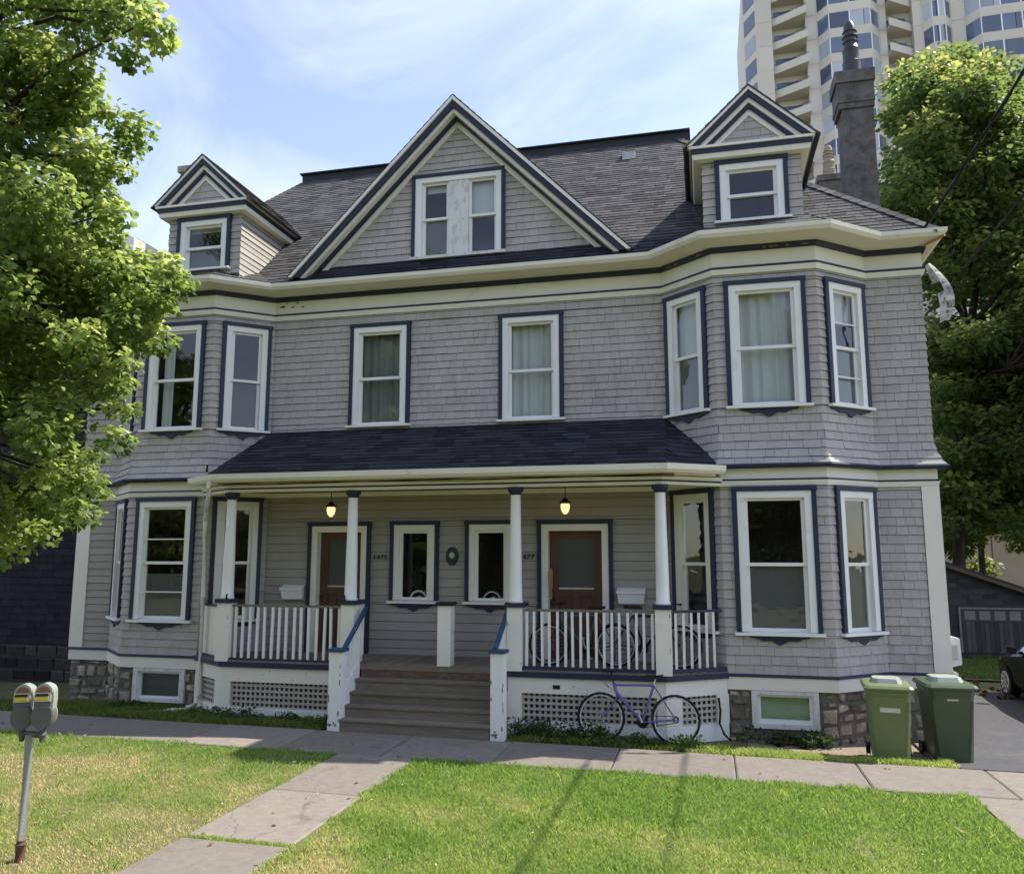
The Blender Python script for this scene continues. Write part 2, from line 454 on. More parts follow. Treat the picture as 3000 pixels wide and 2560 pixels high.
def thing(name, label, cat, loc=(0, 0, 0), group=None, rotz=0.0):
    o = bpy.data.objects.new(name, None)
    COL.objects.link(o)
    o.location = loc; o.rotation_euler = (0, 0, rotz)
    o.empty_display_size = 0.2
    o['label'] = label; o['category'] = cat
    if group: o['group'] = group
    return o

def tag(o, label, cat, group=None):
    o['label'] = label; o['category'] = cat
    if group: o['group'] = group
    return o

def empty_part(name, parent, loc=None):
    o = bpy.data.objects.new(name, None)
    COL.objects.link(o)
    o.parent = parent
    o.location = (Vector(loc) if loc else Vector((0, 0, 0))) - wpos(parent)
    return o

def copy_tree(o, parent=None):
    c = o.copy(); COL.objects.link(c)
    c.parent = parent
    for ch in o.children:
        copy_tree(ch, c)
    return c

def miters(line):
    res = []
    nn = []
    for (x0, y0), (x1, y1) in zip(line[:-1], line[1:]):
        l = math.hypot(x1 - x0, y1 - y0)
        nn.append(((y1 - y0) / l, -(x1 - x0) / l))
    for i in range(len(line)):
        if i == 0: res.append(nn[0])
        elif i == len(line) - 1: res.append(nn[-1])
        else:
            a, b = nn[i - 1], nn[i]
            d = 1 + a[0] * b[0] + a[1] * b[1]
            res.append(((a[0] + b[0]) / d, (a[1] + b[1]) / d))
    return res

def frame(p0, p1):
    l = math.hypot(p1[0] - p0[0], p1[1] - p0[1])
    U = ((p1[0] - p0[0]) / l, (p1[1] - p0[1]) / l, 0)
    return ((p0[0], p0[1], 0), U, (0, 0, 1), (U[1], -U[0], 0)), l

def gz(x, y):
    """height of the ground"""
    a = -0.915 - 0.006 * x
    b = -0.97 - 0.013 * max(x, 0) - 0.03 * max(-x - 6, 0)
    t = min(max((y + 2.15) / 1.0, 0), 1)
    return a * (1 - t) + max(b, -1.15) * t

# ================================================================== THE HOUSE
BASE = Vector((0, 0, -0.95))
house = thing('house', 'wide grey shingled double house with two bays, navy trim and a columned front porch', 'house', BASE)

WALL = [(-7.98, 0), (-7.108, 0), (-6.244, -0.737), (-4.644, -0.737), (-3.78, 0), (3.78, 0),
        (4.644, -0.737), (6.244, -0.737), (7.108, 0), (7.98, 0)]
FULL = [(-7.98, 12.0)] + WALL + [(7.98, 12.0)]

LIT = []          # every wall shingle as (points, tint, weight)
ROOFT = []        # every roof shingle
CLAP = []

def tabs(store, fr, z0, z1, expo, ivals, wmin, wmax, lift, off=None, e=(0, 0), tv=1.0, jit=0.0, gap=0.005, vg=0.0, seed=0, mt=None):
    """rows of overlapping tapered pieces on a frame; ivals(za, zb) gives the free intervals of one row"""
    o, U, V, Nn = fr
    r = random.Random(seed)
    off = off or (lambda z: 0.0)
    cuts = set()
    z = z0; rows = []
    while z < z1 - 1e-4:
        rows.append((z, min(z + expo, z1))); z += expo
    def W(s, n, zz):
        return (o[0] + s * U[0] + n * Nn[0] + zz * V[0], o[1] + s * U[1] + n * Nn[1] + zz * V[1], o[2] + s * U[2] + n * Nn[2] + zz * V[2])
    for za, zb in rows:
        for ya, yb, spans in ivals(za, zb):
            if yb - ya < 0.012: continue
            fa, fb = off(ya), off(yb)
            for s0, s1, end0, end1 in spans:
                s = s0 - (r.random() * wmax * 0.7 if s1 - s0 > wmax else 0)
                while s < s1 - 1e-4:
                    w = r.uniform(wmin, wmax)
                    a, b = max(s, s0), min(s + w, s1)
                    if s1 - b < wmin * 0.35: b = s1; w = s1 - s + 1
                    s += w
                    if b - a < 0.015: continue
                    l = lift * r.uniform(0.8, 1.25)
                    dz = r.uniform(-jit, jit)
                    nb, nt = fa + l, fb + 0.004
                    q = []
                    for n, zz in ((fa - 0.004, ya + dz + vg), (nb, ya + dz + vg), (nt, yb - 0.001)):
                        x0 = a + (gap / 2 if a > s0 + 1e-6 else 0) - (n * e[0] if (end0 and a <= s0 + 1e-6) else 0)
                        x1 = b - (gap / 2 if b < s1 - 1e-6 else 0) + (n * e[1] if (end1 and b >= s1 - 1e-6) else 0)
                        q.append(W(x0, n, zz)); q.append(W(x1, n, zz))
                    c = Vector(q[2]); d = c - CAM
                    wt_ = (b - a) * (yb - ya) * max(0.0, -d.normalized().dot(Vector(Nn))) / max((Vector(q[2]) - CAM).length_squared, 1)
                    tt = 0.5 + (r.random() - 0.5) * tv
                    store.append((q, tt, wt_, mt))

def add_tab(mb, q, t):
    k = len(mb.v)
    mb.v += q
    for f in ((2, 3, 5, 4), (0, 1, 3, 2), (0, 2, 4), (1, 5, 3)):
        mb.f.append(tuple(k + i for i in f)); mb.t.append(t)

def wall_ivals(L, holes, lim=None):
    def f(za, zb):
        ys = sorted({za, zb} | {z for h in holes for z in (h[2], h[3]) if za < z < zb})
        for a, b in zip(ys[:-1], ys[1:]):
            lo, hi = (0.0, L) if lim is None else lim((a + b) / 2)
            if hi - lo < 0.02: continue
            sp = [(lo, hi)]
            for h in holes:
                if h[2] < b - 1e-6 and h[3] > a + 1e-6:
                    ns = []
                    for p, q in sp:
                        if h[0] > p: ns.append((p, min(q, h[0])))
                        if h[1] < q: ns.append((max(p, h[1]), q))
                        if h[1] <= p or h[0] >= q: pass
                    sp = [(p, q) for p, q in ns if q - p > 0.01]
            yield a, b, [(p, q, abs(p) < 1e-6, abs(q - L) < 1e-6) for p, q in sp]
    return f

def wall_back(mb, L, z0, z1, holes, n1=0.0, thick=0.1, e=(0, 0), lim=None):
    """the wall behind the shingles, with real openings"""
    xs = sorted({0.0, L} | {h[k] for h in holes for k in (0, 1) if 0 < h[k] < L})
    zs = sorted({z0, z1} | {h[k] for h in holes for k in (2, 3) if z0 < h[k] < z1})
    for a, b in zip(xs[:-1], xs[1:]):
        for c, d in zip(zs[:-1], zs[1:]):
            mx, mz = (a + b) / 2, (c + d) / 2
            if any(h[0] < mx < h[1] and h[2] < mz < h[3] for h in holes): continue
            mb.box(a, b, n1 - thick, n1, c, d)

TRIMW, CASW, SASH = 0.072, 0.105, 0.055
def window(fr, s0, s1, z0, z1, parent=None, apron=True, blind_up=None, blind_lo=None, curtain=None, single=False,
           casing='white', rail=0.5, peel=False, sill=True, trim_sides=True, extra_bar=False, items=False, tilt=None):
    """double-hung window; (s0..s1, z0..z1) is the outside of the navy trim, z0 the underside of the sill"""
    parent = parent or house
    cm = 'peeling' if peel else casing
    zs = z0 + 0.055
    a, b, c = s0 + TRIMW, s1 - TRIMW, z1 - TRIMW
    m = MB(fr)                                    # casing boards
    m.box(a, a + CASW, -0.06, 0.05, zs, c - CASW)
    m.box(b - CASW, b, -0.06, 0.05, zs, c - CASW)
    m.box(a, b, -0.06, 0.054, c - CASW, c)
    w = m.build('window', cm, parent)
    m = MB(fr)
    m.box(s0, a, -0.02, 0.066, zs, c); m.box(b, s1, -0.02, 0.066, zs, c); m.box(s0 - 0.012, s1 + 0.012, -0.02, 0.075, c, z1)
    m.build('outer_trim', 'navy', w)
    if sill:
        m = MB(fr); m.hexa(((s0 - 0.03, -0.08, z0), (s1 + 0.03, -0.08, z0), (s1 + 0.03, 0.11, z0), (s0 - 0.03, 0.11, z0),
                            (s0 - 0.03, -0.08, zs), (s1 + 0.03, -0.08, zs), (s1 + 0.03, 0.11, zs - 0.015), (s0 - 0.03, 0.11, zs - 0.015)))
        m.build('sill', cm, w)
    if apron:
        q = []; wd = s1 - s0; mid = (s0 + s1) / 2; hw_ = min(0.46 * wd, 0.42)
        for k in range(25):
            u = -1 + k / 12
            dep = 0.035 + 0.105 * (1 - abs(u)) ** 0.8 * (0.8 + 0.25 * math.cos(u * 9.4)) * (1 if abs(u) < 0.62 else max(0, (1 - abs(u)) / 0.38))
            q.append((mid + u * hw_, z0 - dep))
        pts = [(mid + hw_ + 0.05, z0 - 0.002), (mid - hw_ - 0.05, z0 - 0.002)] + q
        m = MB(fr); m.prism(pts, 0.0, 0.045)
        m.build('apron', 'navy', w)
    ia, ib, it = a + CASW, b - CASW, c - CASW
    tl_ = random.uniform(-0.004, 0.004) if tilt is None else tilt
    def sash(x0, x1, y0, y1, n, nm, pane_m='glass'):
        m = MB(fr)
        m.box(x0, x0 + SASH, n - 0.035, n, y0, y1); m.box(x1 - SASH, x1, n - 0.035, n, y0, y1)
        m.box(x0 + SASH, x1 - SASH, n - 0.035, n, y0, y0 + SASH * 0.95); m.box(x0 + SASH, x1 - SASH, n - 0.035, n, y1 - SASH * 0.8, y1)
        so = m.build(nm, cm if peel else 'white', w)
        m = MB(fr); na, nb2 = n - 0.018 + tl_, n - 0.018 - tl_
        m.poly(((x0 + SASH, na, y0 + 0.05), (x1 - SASH, nb2, y0 + 0.05), (x1 - SASH, nb2, y1 - 0.04), (x0 + SASH, na, y1 - 0.04)))
        m.build('pane', pane_m, w)
    if single:
        sash(ia, ib, zs, it, 0.0, 'sash')
    else:
        zm = zs + (it - zs) * rail
        sash(ia, ib, zm - 0.03, it, -0.005, 'upper_sash')
        sash(ia, ib, zs, zm + 0.012, -0.042, 'lower_sash')
        if extra_bar:
            m = MB(fr)
            for zz in (zm - (zm - zs) * 0.52, zm + (it - zm) * 0.42):
                m = MB(fr); m.box(ia, ib, 0.004, 0.016, zz - 0.011, zz + 0.011)
                m.build('storm_bar', 'white', w)
    nb = -0.13
    if blind_up:
        zz = zs + (it - zs) * blind_up[1]
        m = MB(fr); m.box(ia + 0.02, ib - 0.02, nb - 0.006, nb, zz, it)
        m.build('blind', blind_up[0], w)
    if blind_lo:
        m = MB(fr); m.box(ia + 0.015, ib - 0.015, -0.076, -0.073, zs + 0.02, zs + (it - zs) * blind_lo[1])
        m.build('insect_screen', blind_lo[0], w)
    if curtain:
        for (u0, u1, wv, ub, mt_) in curtain:      # a pleated sheet from u0..u1 of the width
            m = MB(fr); k = 44; x0, x1 = ia + (ib - ia) * u0, ia + (ib - ia) * u1
            cols = []
            for i in range(k + 1):
                t_ = i / k
                cols.append((x0 + (x1 - x0) * t_, -0.17 + wv * 0.6 * math.sin(t_ * 31 * abs(u1 - u0) + 0.6 * math.sin(t_ * 17))))
            for (xa, na), (xb, nb_) in zip(cols[:-1], cols[1:]):
                zb_ = zs + (it - zs) * ub
                m.poly(((xa, na, zb_), (xb, nb_, zb_), (xb, nb_, it), (xa, na, it)), rng.uniform(0.4, 0.6))
            m.build('curtain', mt_, w)
    return (ia - 0.01, ib + 0.01, zs - 0.01, it + 0.01), (s0 - 0.004, s1 + 0.004, z0 + 0.01, z1 - 0.004), w

# ---- frames for the wall faces
SEG = [frame(a, b) for a, b in zip(WALL[:-1], WALL[1:])]
ANG = []
for i in range(len(WALL)):
    if i in (0, len(WALL) - 1): ANG.append(1.0)
    else:
        a, b = SEG[i - 1][0][1], SEG[i][0][1]
        ANG.append(math.tan(math.atan2(a[0] * b[1] - a[1] * b[0], a[0] * b[0] + a[1] * b[1]) / 2))
flare = lambda z: 0.15 * max(0.0, (3.58 - z) / 0.45) ** 1.8 if z < 3.58 else 0.0

XS = [WALL[i][0] for i in range(len(WALL))]
# windows: segment -> list of (s0, s1, z0, z1, options)
cur_w = lambda a, b, lo=0.0: (a, b, 0.035, lo, 'curtain')
UP = {
    1: [(0.07, 0.98, 4.066, 6.195, dict())],
    2: [(0.165, 1.435, 4.066, 6.195, dict(curtain=[cur_w(0.10, 0.36, 0.0)], blind_lo=('darkblind', 0.0)))],
    3: [(0.155, 1.07, 4.066, 6.195, dict(blind_lo=('darkscreen', 0.48)))],
    4: [(-2.14 + 3.78, -0.92 + 3.78, 4.12, 6.135, dict(apron=False, curtain=[(0.0, 1.0, 0.035, 0.0, 'netcurtain')])),
        (0.80 + 3.78, 2.0 + 3.78, 4.12, 6.135, dict(apron=False, curtain=[cur_w(0.02, 0.98, 0.0)]))],
    5: [(0.07, 0.98, 4.066, 6.195, dict(blind_up=('blind', 0.52), blind_lo=('darkblind', 0.5)))],
    6: [(0.165, 1.435, 4.066, 6.195, dict(curtain=[cur_w(0.0, 1.0, 0.02)]))],
    7: [(0.155, 1.07, 4.066, 6.195, dict(blind_up=('blind', 0.72), blind_lo=('darkblind', 0.5), extra_bar=True))],
}
LO = {
    1: [(0.1, 0.95, 0.517, 2.808, dict())],
    2: [(0.17, 1.43, 0.517, 2.808, dict(extra_bar=True, blind_lo=('darkblind', 0.4)))],
    3: [(0.142, 1.04, 0.517, 2.808, dict())],
    4: [(-1.24 + 3.78, -0.31 + 3.78, 0.88, 2.355, dict(single=True, casing='cream', items=True)),
        (0.19 + 3.78, 1.12 + 3.78, 0.88, 2.355, dict(single=True, casing='cream', items=True))],
    5: [(0.1, 1.0, 0.517, 2.808, dict(casing='cream', tilt=0.014))],
    6: [(0.17, 1.43, 0.517, 2.808, dict(blind_lo=('darkblind', 0.49)))],
    7: [(0.142, 1.04, 0.517, 2.808, dict(blind_lo=('darkblind', 0.49)))],
}
DOORS = [(-2.885 + 3.78, -1.625 + 3.78, 2.35), (1.507 + 3.78, 2.83 + 3.78, 2.35)]

back = MB()
for i in range(9):
    fr, Ls = SEG[i]
    e = (ANG[i], ANG[i + 1])
    for level, zb, zt in ((UP, 3.13, 6.33), (LO, -0.07, 2.84)):
        holes, outs = [], []
        for s0, s1, z0, z1, op in level.get(i, []):
            h, o_, w = window(fr, s0, s1, z0, z1, **op)
            holes.append(h); outs.append(o_)
        if level is LO and i == 4:
            for s0, s1, zt_ in DOORS:
                holes.append((s0 + 0.18, s1 - 0.18, -0.07, zt_ - 0.18)); outs.append((s0, s1, -0.07, zt_))
        bk = MB(fr)
        wall_back(bk, Ls, zb, zt, holes)
        k = len(back.v); back.v += bk.v; back.f += [tuple(q + k for q in f) for f in bk.f]; back.t += bk.t
        if level is LO and i == 4:
            tabs(CLAP, fr, zb, zt, 0.155, wall_ivals(Ls, outs), 0.9, 3.2, 0.02, e=e, tv=0.8, jit=0.001, vg=0.006, gap=0.003, seed=40)
        elif level is LO and i in (0,):
            tabs(CLAP, fr, zb, zt, 0.14, wall_ivals(Ls, outs + [(0, 0.23, -1, 4)]), 0.9, 3.2, 0.02, e=e, tv=0.8, jit=0.001, vg=0.006, gap=0.003, seed=41)
        else:
            if level is LO and i == 8: outs.append((Ls - 0.23, Ls + 1, -1, 4))
            tabs(LIT, fr, zb, zt, 0.137 if level is UP else 0.142, wall_ivals(Ls, outs), 0.10, 0.30, 0.022,
                 off=flare if level is UP else None, e=e, tv=1.0, jit=0.003, vg=0.004, gap=0.0045, seed=i * 7 + (1 if level is UP else 0))
# side walls of the house, boarded in long courses
for fr, Ls in (frame((-7.98, 12), (-7.98, 0)), frame((7.98, 0), (7.98, 12))):
    bk = MB(fr); wall_back(bk, Ls, -0.07, 6.4, [])
    k = len(back.v); back.v += bk.v; back.f += [tuple(q + k for q in f) for f in bk.f]; back.t += bk.t
    tabs(CLAP, fr, -0.07, 6.33, 0.142, wall_ivals(Ls, [(0, 12, 2.84, 3.13)]), 1.0, 3.0, 0.017, off=lambda z: flare(z) if z > 3.1 else 0.0, e=(1, 1), tv=0.8, seed=50)
back.box(-7.9, 7.9, 11.9, 12.0, -0.07, 6.4)
wall_o = back.build('wall', 'backing', house)
mi = MB()                                       # floors, attic floor and a partition seen through the panes
mi.box(-7.85, 7.85, 0.12, 11.85, -0.12, -0.06); mi.box(-7.85, 7.85, 0.12, 11.85, 2.9, 3.05); mi.box(-7.85, 7.85, 0.12, 11.85, 6.4, 6.5)
mi.box(-7.85, 7.85, 3.2, 3.3, -0.06, 2.9); mi.box(-7.85, 7.85, 3.2, 3.3, 3.05, 6.4)
for s in (-1, 1):
    mi.flat([(s * 3.8, 0.1), (s * 4.6, -0.62), (s * 6.2, -0.62), (s * 7.05, 0.1)][::s], 2.92, 3.06); mi.flat([(s * 3.8, 0.1), (s * 4.6, -0.62), (s * 6.2, -0.62), (s * 7.05, 0.1)][::s], -0.12, -0.06)
    mi.flat([(s * 3.8, 0.1), (s * 4.6, -0.62), (s * 6.2, -0.62), (s * 7.05, 0.1)][::s], 6.4, 6.5)
mi.box(-0.05, 0.05, 0.13, 3.2, -0.06, 2.9); mi.box(-3.45, -3.35, 0.13, 3.2, -0.06, 2.9); mi.box(3.35, 3.45, 0.13, 3.2, -0.06, 2.9)
mi.box(-0.05, 0.05, 0.13, 3.2, 3.05, 6.4); mi.box(-3.45, -3.35, 0.13, 3.2, 3.05, 6.4); mi.box(3.35, 3.45, 0.13, 3.2, 3.05, 6.4)
mi.build('interior', 'interior', house)

# ---- things standing on the inner sills of the two hall windows: ring ornaments
for xc, k in ((-0.72, 0), (0.66, 1)):
    t = thing('ring_ornament', ('white half ring ornament on the inner sill of the hall window left of the plaque',
                                'pale half ring ornament on the inner sill of the hall window right of the plaque')[k], 'ornament',
              (xc, 0.075, 0.94), 'ornaments on the hall window sills')
    m = MB(); m.tube([(xc + 0.155 * math.cos(a), 0.075, 0.94 + 0.155 * math.sin(a)) for a in np.linspace(0, math.pi, 15)], 0.02 if k == 0 else 0.013, 8)
    m.build('ring', 'white', t, smooth=True)
    m = MB(); m.box(xc - 0.19, xc + 0.19, 0.05, 0.10, 0.93, 0.945); m.tube([(xc - 0.06, 0.075, 0.945), (xc - 0.02, 0.075, 0.985), (xc + 0.06, 0.075, 1.0)], 0.013, 6)
    m.build('base', 'white', t)

# ---- horizontal trim round the house, swept along the walls
EAVE = [(-7.73, 12.0), (-7.73, 0)] + WALL[1:-1] + [(7.73, 0), (7.73, 12.0)]
def trim(name, mt, prof, line=FULL, label=None):
    m = MB(); m.sweep(line, prof); return m.build(name, mt, house, label=label)
R4 = lambda n0, n1, z0, z1: ((n0, z0), (n1, z0), (n1, z1), (n0, z1))
trim('cornice_moulding', 'cream', ((-0.05, 6.315), (0.045, 6.315), (0.07, 6.40), (-0.05, 6.40)))
trim('cornice_line', 'navy', R4(-0.05, 0.075, 6.402, 6.438))
trim('frieze_board', 'cream', R4(-0.05, 0.035, 6.44, 6.69))
trim('cornice_band', 'navy', ((-0.05, 6.692), (0.075, 6.692), (0.10, 6.775), (-0.05, 6.775)))
trim('soffit', 'cream', ((-0.05, 6.777), (0.12, 6.777), (0.34, 6.80), (0.46, 6.80), (0.46, 6.85), (-0.05, 6.85)), EAVE)
trim('gutter', 'cream', ((0.462, 6.79), (0.51, 6.79), (0.555, 6.84), (0.565, 6.905), (0.548, 6.905), (0.535, 6.85), (0.50, 6.815), (0.478, 6.82), (0.478, 6.90), (0.462, 6.90)), EAVE)
trim('skirt_band', 'navy', ((-0.05, 3.10), (0.15, 3.10), (0.185, 3.135), (0.17, 3.165), (-0.05, 3.165)))
trim('belt_frieze', 'cream', R4(-0.05, 0.03, 2.935, 3.098))
trim('belt_line', 'navy', R4(-0.05, 0.05, 2.905, 2.933))
trim('belt_moulding', 'cream', ((-0.05, 2.825), (0.035, 2.825), (0.06, 2.903), (-0.05, 2.903)))
trim('water_table', 'navy', ((-0.05, -0.105), (0.05, -0.105), (0.05, -0.085), (0.03, -0.062), (-0.05, -0.062)))
trim('base_board', 'cream', R4(-0.05, 0.028, -0.30, -0.107))
for s in (-1, 1):
    m = MB(); x0, x1 = sorted((s * 8.02, s * (7.76 if s > 0 else 7.71)))
    m.box(x0, x1, -0.032, 0.0, -0.06, 2.823); x0, x1 = sorted((s * 8.018, s * 7.982)); m.box(x0, x1, 0.001, 0.2, -0.06, 2.823)
    m.build('corner_board', 'cream', house)

# ---- stone foundation, with the two basement windows
found = MB()
STONES = []
for i in range(9):
    fr, Ls = SEG[i]
    hb = {2: (0.305, 1.375), 6: (0.345, 1.32)}.get(i)
    b = MB(fr)
    holes = [(hb[0] + 0.02, hb[1] - 0.02, -0.87, -0.29)] if hb else []
    wall_back(b, Ls, -1.5, -0.302, holes, n1=-0.028, thick=0.2)
    k = len(found.v); found.v += b.v; found.f += [tuple(q + k for q in f) for f in b.f]; found.t += b.t
    if i == 4: continue
    r = random.Random(60 + i)
    z = -1.32
    while z < -0.34:
        h = r.uniform(0.12, 0.25)
        if z + h > -0.36: h = -0.305 - z
        s = -r.random() * 0.2
        while s < Ls - 0.02:
            w = r.uniform(0.12, 0.42)
            a, b_ = max(s, 0.0), min(s + w, Ls)
            s += w
            segs = [(a, b_)]
            if hb and z + h > -0.9:
                segs = [q for q in ((a, min(b_, hb[0])), (max(a, hb[1]), b_)) if q[1] - q[0] > 0.05]
            for a2, b2 in segs:
                if b2 - a2 < 0.05: continue
                g = 0.011
                j = lambda q=0.038: r.uniform(-q, q)
                mb = MB(fr)
                n0, n1 = -0.05, r.uniform(-0.012, 0.02)
                c = [(a2 + g + abs(j()), z + g + abs(j())), (b2 - g - abs(j()), z + g + abs(j())), (b2 - g - abs(j()), z + h - g - abs(j())), (a2 + g + abs(j()), z + h - g - abs(j()))]
                cx_, cz_ = (a2 + b2) / 2, z + h / 2
                mb.poly([(cx_ + (x - cx_) * 0.80 + j(0.012), n1 + j(0.012), cz_ + (y - cz_) * 0.76 + j(0.01)) for x, y in c], 0.5)
                for q in range(4):
                    p0, p1 = c[q], c[(q + 1) % 4]
                    a0 = mb.v[q]; a1 = mb.v[(q + 1) % 4]
                    kk = len(mb.v)
                    mb.v += [mb.p((p0[0], n1 - 0.022, p0[1])), mb.p((p1[0], n1 - 0.022, p1[1])), mb.p((p0[0], n0, p0[1])), mb.p((p1[0], n0, p1[1]))]
                    mb.f += [(q, kk, kk + 1, (q + 1) % 4), (kk, kk + 2, kk + 3, kk + 1)]; mb.t += [0.5, 0.5]
                tt = r.random()
                mb.t = [tt] * len(mb.f)
                STONES.append(mb)
        z += h
for fr, Ls in (frame((-7.98, 12), (-7.98, 0)), frame((7.98, 0), (7.98, 12))):
    b = MB(fr); wall_back(b, Ls, -1.5, -0.302, [], n1=-0.03, thick=0.2)
    k = len(found.v); found.v += b.v; found.f += [tuple(q + k for q in f) for f in b.f]; found.t += b.t
found_o = found.build('foundation', 'mortar', house)
for mb in STONES:
    mb.build('stone', 'stone', found_o)
for i, (a, b_) , z0, mt_ in ((2, (0.305, 1.375), -0.90, None), (6, (0.345, 1.32), -0.86, 'greenblind')):
    fr, Ls = SEG[i]
    m = MB(fr); t_ = 0.085
    m.box(a, a + t_, -0.1, 0.02, z0, -0.305); m.box(b_ - t_, b_, -0.1, 0.02, z0, -0.305)
    m.box(a + t_, b_ - t_, -0.1, 0.02, z0, z0 + 0.07); m.box(a + t_, b_ - t_, -0.1, 0.02, -0.36, -0.305)
    w = m.build('basement_window', 'peeling', house)
    m = MB(fr); a2, b2 = a + t_, b_ - t_
    m.box(a2, a2 + 0.05, -0.09, -0.03, z0 + 0.07, -0.36); m.box(b2 - 0.05, b2, -0.09, -0.03, z0 + 0.07, -0.36)
    m.box(a2 + 0.05, b2 - 0.05, -0.09, -0.03, z0 + 0.07, z0 + (0.13 if i == 6 else 0.1)); m.box(a2 + 0.05, b2 - 0.05, -0.09, -0.03, -0.40, -0.36)
    m.build('sash', 'white', w)
    m = MB(fr); m.poly(((a2 + 0.05, -0.06, z0 + 0.1), (b2 - 0.05, -0.06, z0 + 0.1), (b2 - 0.05, -0.06, -0.40), (a2 + 0.05, -0.06, -0.40)))
    m.build('pane', 'glass', w)
    m = MB(fr); m.box(a2 + 0.03, b2 - 0.03, -0.13, -0.11, z0 + 0.06, -0.34)
    m.build('board', mt_ or 'darkblind', w)

# ---- doors
for d, (s0, s1, zt) in enumerate(DOORS):
    fr = SEG[4][0]
    m = MB(fr)
    m.box(s0, s0 + 0.075, -0.02, 0.06, -0.04, zt - 0.075); m.box(s1 - 0.075, s1, -0.02, 0.06, -0.04, zt - 0.075); m.box(s0 - 0.01, s1 + 0.01, -0.02, 0.07, zt - 0.075, zt)
    dr = m.build('door_surround', 'navy', house)
    m = MB(fr); a, b_, c = s0 + 0.075, s1 - 0.075, zt - 0.075
    m.box(a, a + 0.115, -0.16, 0.045, -0.04, c - 0.115); m.box(b_ - 0.115, b_, -0.16, 0.045, -0.04, c - 0.115); m.box(a, b_, -0.16, 0.05, c - 0.115, c)
    m.build('door_frame', 'cream', dr)
    a += 0.115; b_ -= 0.115; c -= 0.115
    m = MB(fr); n0, n1 = -0.155, -0.115
    st, zr, zk = 0.165, 1.15, 1.03
    m.box(a, a + st, n0, n1, -0.03, c); m.box(b_ - st, b_, n0, n1, -0.03, c)
    m.box(a + st, b_ - st, n0, n1, c - 0.14, c); m.box(a + st, b_ - st, n0, n1, zk, zr); m.box(a + st, b_ - st, n0, n1, -0.03, 0.16)
    mid = (a + b_) / 2
    m.box(mid - 0.05, mid + 0.05, n0, n1, 0.16, zk)
    for x0, x1 in ((a + st, mid - 0.05), (mid + 0.05, b_ - st)):
        m.box(x0, x1, n0 + 0.012, n1 - 0.022, 0.16, zk); m.box(x0 + 0.05, x1 - 0.05, n0, n1 - 0.008, 0.22, zk - 0.06)
    leaf = m.build('door', 'door', house, label='brown wooden front door with a tall glass panel over two square panels')
    m = MB(fr); m.box(a + st, b_ - st, n0 + 0.015, n1 - 0.015, zr, c - 0.14); m.build('door_pane', 'frost', leaf)
    m = MB(fr); m.box(a + st, b_ - st, n1 - 0.014, n1 + 0.006, zr + 0.002, zr + 0.03); m.build('glazing_bar', 'silver', leaf)
    m = MB(fr); x = a + 0.07
    m.tube([(x, n1, 0.98), (x, n1 + 0.05, 0.98)], 0.012, 8); m.lathe(x, n1 + 0.06, [(0.005, 0.955), (0.028, 0.965), (0.03, 0.985), (0.012, 1.005)], 10)
    m.build('handle', 'iron', leaf, smooth=True)
    m = MB(fr); m.box(s0 + 0.1, s1 - 0.1, -0.16, 0.07, -0.045, -0.028); m.build('threshold', 'greywood', dr)

# ================================================================== ROOF
def roof_plane(name, pts, mt, holes=None, expo=0.17, tab=True, seed=0, thick=0.05, wmin=0.22, wmax=0.55, store=ROOFT):
    """slab for a planar polygon of 3-D points (first edge = the eave), with rows of shingles laid on it"""
    P = [Vector(p) for p in pts]
    U = (P[1] - P[0]).normalized()
    Nn = U.cross(max(P[2:], key=lambda p: (p - P[0]).length_squared - (p - P[0]).dot(U) ** 2) - P[0]).normalized()
    if Nn.z < 0: Nn = -Nn
    V = Nn.cross(U)
    if V.z < 0: V = -V
    o = P[0]
    uv = [((p - o).dot(U), (p - o).dot(V)) for p in P]
    m = MB()
    k = len(P)
    m.v = [tuple(p) for p in P] + [tuple(p - Nn * thick) for p in P]
    m.f = [tuple(range(k)), tuple(range(2 * k - 1, k - 1, -1))] + [(i, k + i, k + (i + 1) % k, (i + 1) % k) for i in range(k)]
    m.t = [0.4] * len(m.f)
    ob = m.build(name, mt, house)
    if tab:
        def iv(za, zb):
            zm = (za + zb) / 2
            xs = []
            for i in range(k):
                (x0, y0), (x1, y1) = uv[i], uv[(i + 1) % k]
                if (y0 <= zm < y1) or (y1 <= zm < y0):
                    xs.append(x0 + (x1 - x0) * (zm - y0) / (y1 - y0))
            xs.sort()
            sp = [(xs[i], xs[i + 1]) for i in range(0, len(xs) - 1, 2)]
            if holes:
                cut = holes(zm)
                ns = []
                for p, q in sp:
                    for (c, d) in cut:
                        if c > p: ns.append((p, min(q, c)))
                        if d < q: ns.append((max(p, d), q))
                    if not cut: ns.append((p, q))
                sp = [s for s in ns if s[1] - s[0] > 0.02]
            yield za, zb, [(p, q, False, False) for p, q in sp]
        vmax = max(v for u, v in uv)
        tabs(store, (tuple(o), tuple(U), tuple(V), tuple(Nn)), 0.0, vmax, expo, iv, wmin, wmax, 0.014, tv=1.0, jit=0.004, gap=0.006, seed=seed, mt=(mt, ob))
    return ob

